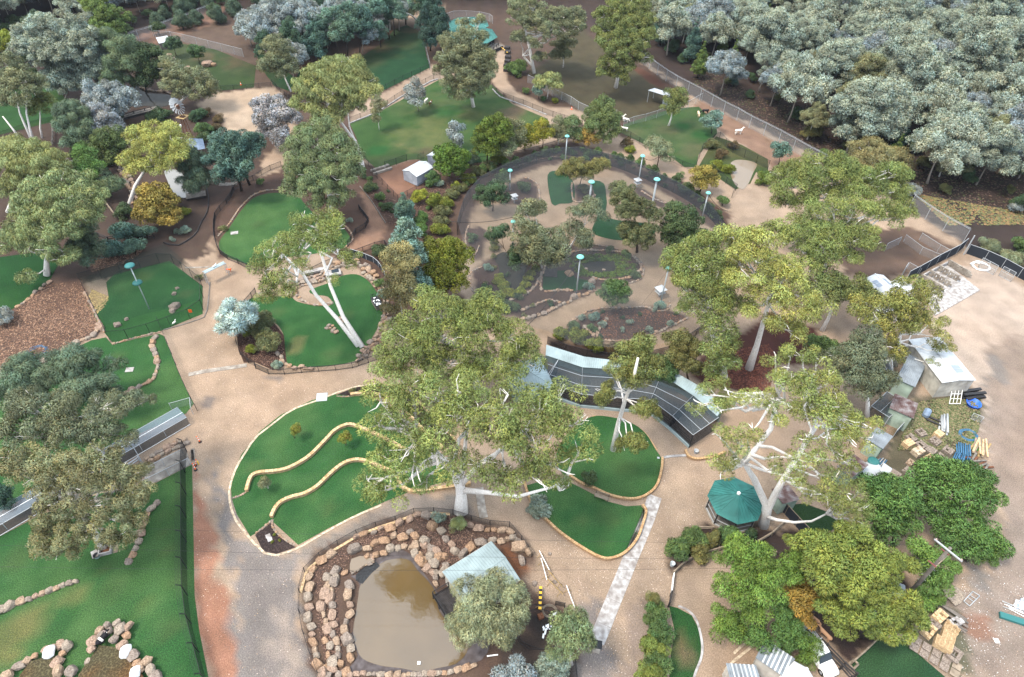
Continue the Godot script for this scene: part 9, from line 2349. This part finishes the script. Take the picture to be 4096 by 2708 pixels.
func litter(called:String,outline:Array,count:int,size:float,cols:Array,sd:int,y:=.04,thick:=.15)->void:
	var r:=RandomNumberGenerator.new()
	r.seed=sd
	var poly:=flat_list(outline)
	var lo:=poly[0]
	var hi:=poly[0]
	for p in poly:
		lo=lo.min(p)
		hi=hi.max(p)
	var st:=mb()
	for k in 3:
		box(st,V(.3*k,.02*k,.1*k),V(1.0,thick,.5),Basis(Vector3.UP,k*1.1))
	st.generate_normals()
	var mm:=MultiMesh.new()
	mm.transform_format=MultiMesh.TRANSFORM_3D
	mm.use_colors=true
	mm.mesh=st.commit()
	var xf:Array[Transform3D]=[]
	while xf.size()<count:
		var p:=Vector2(r.randf_range(lo.x,hi.x),r.randf_range(lo.y,hi.y))
		if Geometry2D.is_point_in_polygon(p,poly) and r.randf()<.65+.9*soft.get_noise_2d(p.x*1.5,p.y*1.5):
			xf.append(Transform3D(Basis(rand_dir(r),r.randf()*.35)*Basis(Vector3.UP,r.randf()*TAU)*Basis.from_scale(Vector3.ONE*size*r.randf_range(.4,1.4)),v3(p,y)))
	mm.instance_count=count
	for i in count:
		mm.set_instance_transform(i,xf[i])
		var c:Color=cols[r.randi() % cols.size()]
		mm.set_instance_color(i,c*r.randf_range(.7,1.3))
	var o:=MultiMeshInstance3D.new()
	o.multimesh=mm
	o.material_override=M.leaf_litter
	o.name=numbered(called)
	add_child(o)
	tag(o,"","","","stuff")

func net_roof(called:String,label:String,outline:Array,poles:Array,rim:float,reach:float,m:String,cell:=1.0)->void:
	var poly:=flat_list(outline)
	var high:=tent(poles,rim,reach,poly)
	var o:=put(called,patch(poly,cell,high,func(_p:Vector2)->Color:return Color.WHITE),M[m],self)
	tag(o,label,"net")

func frame_deck(label:String,x:float,z:float,yaw:float,lx:float,lz:float,y:float)->void:
	var o:=thing("viewing_deck",label,"deck",V(x,0,z),yaw)
	var n:=int(lz/.16)
	var board:=box_mesh(V(lx,.04,lz/n-.012),.006)
	for i in n:
		put("board",board,M.dark_timber,o,Transform3D(Basis(),V(0,y,-lz/2+(i+.5)*lz/n)))
	for sx in [-1.0,1.0]:
		for k in 4:
			put("post",box_mesh(V(.08,y+1.05,.08),.01),M.black_steel,o,Transform3D(Basis(),V(sx*lx/2,0,-lz/2+k*lz/3)))
	for side in [[V(-lx/2,0,-lz/2),V(-lx/2,0,lz/2)],[V(-lx/2,0,-lz/2),V(lx/2,0,-lz/2)]]:
		var r:=mb()
		bar(r,side[0]+V(0,y+1.02,0),side[1]+V(0,y+1.02,0),.07,.05)
		bar(r,side[0]+V(0,y+.12,0),side[1]+V(0,y+.12,0),.05,.05)
		part("rail",r,M.black_steel,o)
		var b:=mb()
		var k:=int(side[0].distance_to(side[1])/.13)
		for i in k:
			box(b,side[0].lerp(side[1],(i+.5)/k)+V(0,y+.57,0),V(.022,.86,.022))
		tag(part("bars",b,M.black_steel,o),"","","","stuff")

func deck(label:String,x:float,z:float,yaw:float,long:float,wide:float,y:float)->void:
	var o:=thing("timber_deck",label,"deck",V(x,0,z),yaw)
	var n:=int(long/.3)
	var r:=RandomNumberGenerator.new()
	r.seed=hash(label) % 999
	for i in n:
		put("plank",box_mesh(V(long/n-.02,.05,wide)),M["grey_timber" if y>.2 else "dark_timber"],o,Transform3D(Basis(),V(-long/2+(i+.5)*long/n,y+r.randf()*.008,r.randf_range(-.03,.03))))
	for s in [-1.0,1.0]:
		put("bearer",box_mesh(V(long,maxf(y,.08),.12)),M.dark_timber,o,Transform3D(Basis(),V(0,.0,s*wide*.42)))

func feeding_table(x:float,z:float,yaw:float)->void:
	var o:=thing("feeding_table","black topped feeding table with speckled white top on the heart shaped lawn","table",V(x,0,z),yaw)
	put("crate",box_mesh(V(2.3,.85,1.1),.02),M.grey_timber,o)
	put("top",box_mesh(V(2.4,.07,1.25),.015),M.black_plastic,o,Transform3D(Basis(),V(0,.86,0)))
	var r:=RandomNumberGenerator.new()
	r.seed=5
	for i in 16:
		put("feed",rock_shapes[i % 9],M.white_paint,o,Transform3D(Basis.from_scale(V(.22,.06,.18)*r.randf_range(.6,1.6)),V(r.randf_range(-1.0,1.0),.95,r.randf_range(-.45,.45))))
	var f:=mb()
	for s in [-1.0,1.0]:
		bar(f,V(-1.2,.8,s*.35),V(-2.0,.8,s*.35),.06,.06)
	bar(f,V(-2.0,.8,-.38),V(-2.0,.8,.38),.06,.06)
	bar(f,V(-2.0,.8,0),V(-2.0,.0,0),.06,.06)
	part("handle_frame",f,M.black_steel,o)

func mound(called:String,outline:Array,high:float)->void:
	var poly:=flat_list(outline)
	var mid:=Vector2.ZERO
	for p in poly:
		mid+=p/poly.size()
	var o:=put(called,patch(poly,.5,func(p:Vector2)->float:return high*clampf(1.2-p.distance_to(mid)/9.0,.25,1.0)+.15*soft.get_noise_2d(p.x*5.0,p.y*5.0),lawn_tint(C(.25,.13,.05),C(.17,.15,.08))),M.mulch,self)
	tag(o,"","","","structure")

func goat(label:String,x:float,z:float,y:float,yaw:float)->void:
	var o:=thing("goat",label,"goat",V(x,y,z),yaw)
	var b:=[[V(-.5,.3,0),V(.3,.33,0),.26,.27],[V(.3,.38,0),V(.62,.62,0),.16,.12],[V(.62,.62,0),V(.86,.5,.06),.12,.07],[V(-.5,.35,0),V(-.75,.4,0),.08,.04]]
	for s in [-1.0,1.0]:
		b.append([V(.25,.15,s*.18),V(.6,.06,s*.2),.09,.05])
		b.append([V(-.4,.15,s*.2),V(-.1,.06,s*.3),.12,.05])
	put("body",body(b,.05,.04),M.fur_black,o)
	var st:=mb(true)
	tube(st,[V(-.32,.31,.02),V(-.08,.33,.02)],[.285,.285],12)
	part("white_band",st,M.fur_white,o)
	for s in [-1.0,1.0]:
		var h:=mb(true)
		tube(h,[V(.6,.7,s*.05),V(.5,.86,s*.09),V(.36,.9,s*.13)],[.035,.028,.01],6)
		part("horn",h,M.ceramic,o)
		var e:=mb(true)
		tube(e,[V(.58,.64,s*.09),V(.52,.6,s*.24)],[.04,.015],6)
		part("ear",e,M.fur_white,o)

func bird(label:String,x:float,z:float,h:float)->void:
	var o:=thing("bird",label,"bird",V(x,0,z),.8)
	var b:=[[V(-.18,.4,0),V(.12,.48,0),.13,.14],[V(.12,.52,0),V(.24,.8,0),.07,.05],[V(.24,.8,0),V(.3,.84,0),.065,.05],[V(-.18,.4,0),V(-.42,.3,0),.09,.03]]
	put("body",body(b,.03,.025),M.feather,o)
	for s in [-1.0,1.0]:
		var l:=mb(true)
		tube(l,[V(0,.38,s*.06),V(.02,.2,s*.06),V(0,0,s*.06)],[.02,.015,.018],6)
		part("leg",l,M.black_steel,o)
	var k:=mb(true)
	tube(k,[V(.33,.84,0),V(.46,.78,0)],[.03,.006],6)
	part("beak",k,M.black_steel,o)

func box_trough(x:float,z:float,yaw:float)->void:
	var o:=thing("broken_box","broken white concrete box with dark inside below the olive gum","trough",V(x,0,z),yaw)
	for s in [[.0,.5,1.3,.14],[.0,-.5,1.3,.14],[.6,.0,.14,.86],[-.6,.0,.14,.86]]:
		put("side",box_mesh(V(s[2],.55,s[3]),.02),M.concrete,o,Transform3D(Basis(),V(s[0],0,s[1])))
	put("floor",box_mesh(V(1.1,.1,.9)),M.rusty,o)
	put("lid",box_mesh(V(.7,.1,1.0),.02),M.concrete,o,Transform3D(Basis(Vector3.UP,.3),V(-1.15,.05,.05)))
	put("board",box_mesh(V(.5,.06,1.1)),M.timber,o,Transform3D(Basis(),V(1.0,.02,0)))

func tub(label:String,x:float,z:float,m:String,rad:float)->void:
	var o:=thing("tub",label,"tub",V(x,0,z),.3)
	var st:=mb(true)
	lathe(st,Vector3.ZERO,[[rad*.85,.0],[rad,.45],[rad*1.05,.47],[rad*1.05,.5]],20)
	part("shell",st,M[m],o)
	var inner:=mb(true)
	lathe(inner,Vector3.ZERO,[[rad*1.05,.5],[rad*.94,.48],[rad*.8,.12],[.0,.1]],20)
	part("inside",inner,M[m],o)

func bucket(label:String,x:float,z:float)->void:
	var o:=thing("bucket",label,"bucket",V(x,0,z))
	var st:=mb(true)
	lathe(st,Vector3.ZERO,[[.28,.0],[.34,.42],[.36,.44]],16)
	part("shell",st,M.sage_roof,o)
	var inner:=mb(true)
	lathe(inner,Vector3.ZERO,[[.36,.44],[.31,.43],[.25,.06],[.0,.05]],16)
	part("inside",inner,M.black_plastic,o)

func tunnel(label:String,ax:float,az:float,bx:float,bz:float,wide:float,high:float)->void:
	var a:=Vector2(ax,az)
	var b:=Vector2(bx,bz)
	var o:=thing("mesh_tunnel",label,"mesh tunnel",v3((a+b)/2.0),-(b-a).angle())
	var l:=a.distance_to(b)
	for s in [[.0,.04],[-.12,high],[-wide*.45,high+.12],[-wide,high]]:
		var st:=mb(true)
		tube(st,[V(-l/2,s[1],s[0]),V(l/2,s[1],s[0])],[.04,.04],7)
		part("rail",st,M.white_paint if s[1] != high else M.galv,o)
	var n:=int(l/3.0)
	for k in n:
		var x0:=-l/2+k*l/n
		var x1:=x0+l/n
		for e in [[-.12,high,-wide*.45,high+.12,"roof_mesh"],[-wide*.45,high+.12,-wide,high,"roof_mesh"],[.0,.0,-.12,high,"cage_mesh"],[-wide,high,-wide,.0,"fine_net"]]:
			var r:=mb()
			quad(r,V(x0,e[1],e[0]),V(x1,e[1],e[0]),V(x1,e[3],e[2]),V(x0,e[3],e[2]),V(0,1,.2))
			part("mesh_panel",r,M[e[4]],o)
		for z in [-.06,-wide]:
			put("post",box_mesh(V(.06,high,.06)),M.galv,o,Transform3D(Basis(),V(x0,0,z)))

func gate_arch(label:String,ax:float,az:float,bx:float,bz:float)->void:
	var a:=Vector2(ax,az)
	var b:=Vector2(bx,bz)
	var o:=thing("arch_gate",label,"gate",v3((a+b)/2.0),-(b-a).angle())
	var l:=a.distance_to(b)
	for s in [-1.0,1.0]:
		for k in [-.35,.35]:
			put("post",box_mesh(V(.08,2.3,.08),.01),M.galv,o,Transform3D(Basis(),V(s*l/2,0,k)))
	for k in [-.35,.35]:
		var st:=mb()
		bar(st,V(-l/2-.1,2.35,k),V(l/2+.1,2.35,k),.09,.09)
		part("beam",st,M.galv,o)
	var sheet:=mb()
	quad(sheet,V(-l/2,2.42,-.35),V(l/2,2.42,-.35),V(l/2,2.42,.35),V(-l/2,2.42,.35),Vector3.UP)
	part("sheet",sheet,M.sage_roof,o)
	put("ornament",body([[V(-.2,0,0),V(.2,.1,0),.13,.1],[V(.2,.1,0),V(.4,.35,0),.06,.06]],.04,.03),M.feather,o,Transform3D(Basis(),V(.1,2.6,0)))

func bed_plant(x:float,z:float)->void:
	var o:=thing("red_ornament","red metal deer ornament in the small bed by the arch gate","ornament",V(x,0,z))
	put("body",body([[V(-.3,.5,0),V(.3,.5,0),.12,.12],[V(.3,.5,0),V(.5,.8,0),.07,.06],[V(-.25,.45,0),V(-.25,.0,0),.05,.04],[V(.25,.45,0),V(.25,.0,0),.05,.04]],.05,.03),M.orange,o)

func hip_house(label:String,x:float,z:float,rad:float,eave:float,top:float,turn:float)->void:
	var o:=thing("hip_shelter",label,"shelter",V(x,0,z))
	hip_roof(o,"roof_panel",4,rad,eave,top,"slate",turn)
	for i in 4:
		var a:=turn+TAU*i/4.0
		put("post",box_mesh(V(.12,eave+.05,.12),.01),M.timber,o,Transform3D(Basis(),V(cos(a),0,sin(a))*rad*.85))

func cone_marker(label:String,x:float,z:float)->void:
	var o:=thing("traffic_cone",label,"cone",V(x,0,z))
	put("base",box_mesh(V(.42,.05,.42),.01),M.orange,o)
	for k in [[.05,.16,.3,.12,"orange"],[.3,.12,.5,.08,"white_paint"],[.5,.08,.75,.035,"orange"]]:
		var st:=mb(true)
		lathe(st,Vector3.ZERO,[[k[1],k[0]],[k[3],k[2]]],14)
		part("cone",st,M[k[4]],o)

func lily_ring(outer:Array,inner:Array)->void:
	var a:=curve(flat_list(outer),true,.4)
	var b:=curve(flat_list(inner),true,.4)
	var r:=RandomNumberGenerator.new()
	r.seed=12
	var st:=mb()
	while true:
		var done:=0
		for i in 4200:
			var p:=a[r.randi() % a.size()].lerp(b[r.randi() % b.size()],r.randf())
			if not Geometry2D.is_point_in_polygon(p,a) or Geometry2D.is_point_in_polygon(p,b):
				continue
			st.append_from(clump_of("water_leaf",r),0,Transform3D(Basis(Vector3.UP,r.randf()*TAU).scaled(Vector3.ONE*.32),v3(p,.1)))
			done+=1
			if done>420:
				break
		break
	var o:=put("water_plants",st.commit(),M.leaf,self)
	tag(o,"","","","stuff")

func bays(floor_poly:Array,walls:Array)->void:
	var o:=thing("concrete_bays","concrete storage bays with four low block walls in the yard","storage bays")
	var st:=mb()
	slab(st,flat_list(floor_poly),.0,.12)
	part("floor",st,M.concrete,o)
	var p:=flat_list(walls)
	var block:=box_mesh(V(.78,.38,.22),.012)
	for i in 4:
		var a:=p[i*2]
		var b:=p[i*2+1]
		var n:=int(a.distance_to(b)/.8)
		for l in 3:
			for k in n:
				put("block",block,M.old_concrete,o,Transform3D(Basis(Vector3.UP,-(b-a).angle()),v3(a.lerp(b,(k+.5+(.2 if l % 2 else -.2))/n),.12+l*.39)))
	var f:=flat_list(floor_poly)
	for k in 14:
		put("block",block,M.concrete,o,Transform3D(Basis(Vector3.UP,-(f[1]-f[0]).angle())*Basis.from_scale(V(f[0].distance_to(f[1])/14.0/.8,2.0,1.0)),v3(f[0].lerp(f[1],(k+.5)/14.0),.1)))

func mesh_run(label:String,x:float,z:float,yaw:float,lx:float,lz:float,high:float)->void:
	var o:=thing("mesh_run",label,"animal run",V(x,0,z),yaw)
	var hx:=lx/2
	var hz:=lz/2
	var top:=mb()
	quad(top,V(-hx,high,-hz),V(hx,high,-hz),V(hx,high,hz),V(-hx,high,hz),Vector3.UP)
	part("roof_mesh",top,M.cage_mesh,o)
	for e in [[V(-hx,0,-hz),V(hx,0,-hz)],[V(hx,0,-hz),V(hx,0,hz)],[V(hx,0,hz),V(-hx,0,hz)],[V(-hx,0,hz),V(-hx,0,-hz)]]:
		var st:=mb()
		quad(st,e[0],e[1],e[1]+V(0,high,0),e[0]+V(0,high,0),e[0]+e[1])
		part("side_mesh",st,M.fine_net,o)
		var r:=mb(true)
		tube(r,[e[0]+V(0,high,0),e[1]+V(0,high,0)],[.04,.04],6)
		part("rail",r,M.galv,o)
		put("post",box_mesh(V(.08,high,.08)),M.galv,o,Transform3D(Basis(),e[0]))
	var m:=mb(true)
	tube(m,[V(0,high+.02,-hz),V(0,high+.02,hz)],[.035,.035],6)
	part("rail",m,M.galv,o)

func tank_pieces(x:float,z:float)->void:
	var o:=thing("cut_tank","curved galvanised tank sheet with a round green lid beside the rusty shed","tank",V(x,0,z),.4)
	var st:=mb(true)
	for i in 10:
		var a:=PI*(.15+.7*i/10.0)
		var b:=PI*(.15+.7*(i+1)/10.0)
		quad(st,V(-1.4,sin(a)*1.0-.3,cos(a)*1.2),V(1.4,sin(a)*1.0-.3,cos(a)*1.2),V(1.4,sin(b)*1.0-.3,cos(b)*1.2),V(-1.4,sin(b)*1.0-.3,cos(b)*1.2),V(0,sin(a),cos(a)))
	part("shell",st,M.galv,o)
	put("sheet",box_mesh(V(1.6,.05,1.2),.01),M.galv,o,Transform3D(Basis(Vector3.UP,.5)*Basis(Vector3.RIGHT,.2),V(1.9,.4,.9)))
	put("sheet",box_mesh(V(1.5,.05,1.0),.01),M.concrete,o,Transform3D(Basis(Vector3.UP,.2),V(2.3,.2,1.7)))
	var l:=mb(true)
	lathe(l,V(1.2,.5,-.6),[[.75,.0],[.75,.15],[.5,.28],[.0,.3]],18)
	part("lid",l,M.green_plastic,o)

func stone_rows(ax:float,az:float,bx:float,bz:float)->void:
	var o:=thing("tin_fence","broken tin and board fence strip above the lower right lawn","fence")
	var a:=Vector2(ax,az)
	var b:=Vector2(bx,bz)
	var n:=int(a.distance_to(b)/.9)
	var side:=(b-a).normalized().orthogonal()
	var r:=RandomNumberGenerator.new()
	r.seed=3
	for i in n:
		for k in 2:
			put("board" if (i/4) % 3 else "tin_sheet",box_mesh(V(.84,.06,.85)),M[["rock_4","timber","grey_timber"][(i/4) % 3]],o,Transform3D(Basis(Vector3.UP,-(b-a).angle())*Basis(Vector3.RIGHT,r.randf_range(-.06,.06)),v3(a.lerp(b,(i+.5)/n)+side*(k-.5)*.95,.1+r.randf()*.1)))

func cage_row(label:String,bays:Array,strip:Array,high:float)->void:
	var o:=thing("aviary_cages",label,"cages")
	var p:=flat_list(bays)
	for i in range(0,p.size(),4):
		var q:=[v3(p[i],high+.15),v3(p[i+1],high+.15),v3(p[i+2],high),v3(p[i+3],high)]
		var top:=mb()
		quad(top,q[0],q[1],q[2],q[3],Vector3.UP)
		part("roof_mesh",top,M.cage_mesh,o)
		for e in [[q[0],q[3]],[q[1],q[2]],[q[3],q[2]],[q[0].lerp(q[3],.36),q[1].lerp(q[2],.36)],[q[0].lerp(q[3],.7),q[1].lerp(q[2],.7)]]:
			var r:=mb()
			bar(r,e[0]+V(0,.05,0),e[1]+V(0,.05,0),.05,.05)
			part("roof_rail",r,M.galv,o)
		var f:=mb()
		quad(f,v3(p[i+2],.45),v3(p[i+3],.45),v3(p[i+3],high),v3(p[i+2],high),v3(p[i+2]-p[i+1]))
		part("front_mesh",f,M.dark_net,o)
		for y in [.9,1.3,1.7]:
			var r:=mb()
			bar(r,v3(p[i+3],y),v3(p[i+2],y),.05,.05)
			part("front_rail",r,M.black_steel,o)
		var b:=mb()
		ribbon(b,PackedVector2Array([p[i+3],p[i+2]]),.3,.0,.45)
		part("base_wall",b,M.sage_roof,o)
		put("post",box_mesh(V(.1,high,.1)),M.black_steel,o,Transform3D(Basis(),v3(p[i+2])))
		var side:=mb()
		quad(side,v3(p[i+1],0),v3(p[i+2],0),v3(p[i+2],high),v3(p[i+1],high),v3(p[i+1]-p[i]))
		part("divider_mesh",side,M.dark_net,o)
		var floor_st:=mb()
		slab(floor_st,PackedVector2Array([p[i],p[i+1],p[i+2],p[i+3]]),.0,.02)
		part("floor",floor_st,M.rock_4,o)
	var s:=flat_list(strip)
	for i in range(0,s.size()-2,2):
		if s[i].distance_to(s[i+2])>14.0:
			continue
		var st:=mb()
		corrugated(st,v3(s[i],high+.25),v3(s[i+2],high+.25),v3(s[i+3],high+.7),v3(s[i+1],high+.7),.3,.03)
		part("roof_sheet",st,M.sage_roof,o)
		var w:=mb()
		quad(w,v3(s[i+1],0),v3(s[i+3],0),v3(s[i+3],high+.6),v3(s[i+1],high+.6),v3(s[i+1]-s[i]))
		part("back_wall",w,M.sage_wall,o)

func hip_house2(label:String,x:float,z:float,rad:float,eave:float,top:float,turn:float)->void:
	var o:=thing("hip_roofed_hut",label,"hut",V(x,0,z))
	hip_roof(o,"roof_panel",4,rad,eave,top,"sage_roof",turn)
	for i in 4:
		var a:=turn+TAU*i/4.0
		var b:=turn+TAU*(i+1)/4.0
		var st:=mb()
		ribbon(st,PackedVector2Array([Vector2.from_angle(a)*rad*.85,Vector2.from_angle(b)*rad*.85]),.12,.0,eave+.1)
		part("wall",st,M.sage_wall,o)

func V(x:float,y:float,z:float)->Vector3:
	return Vector3(x,y,z)

func C(r:float,g:float,b:float)->Color:
	return Color(r,g,b)
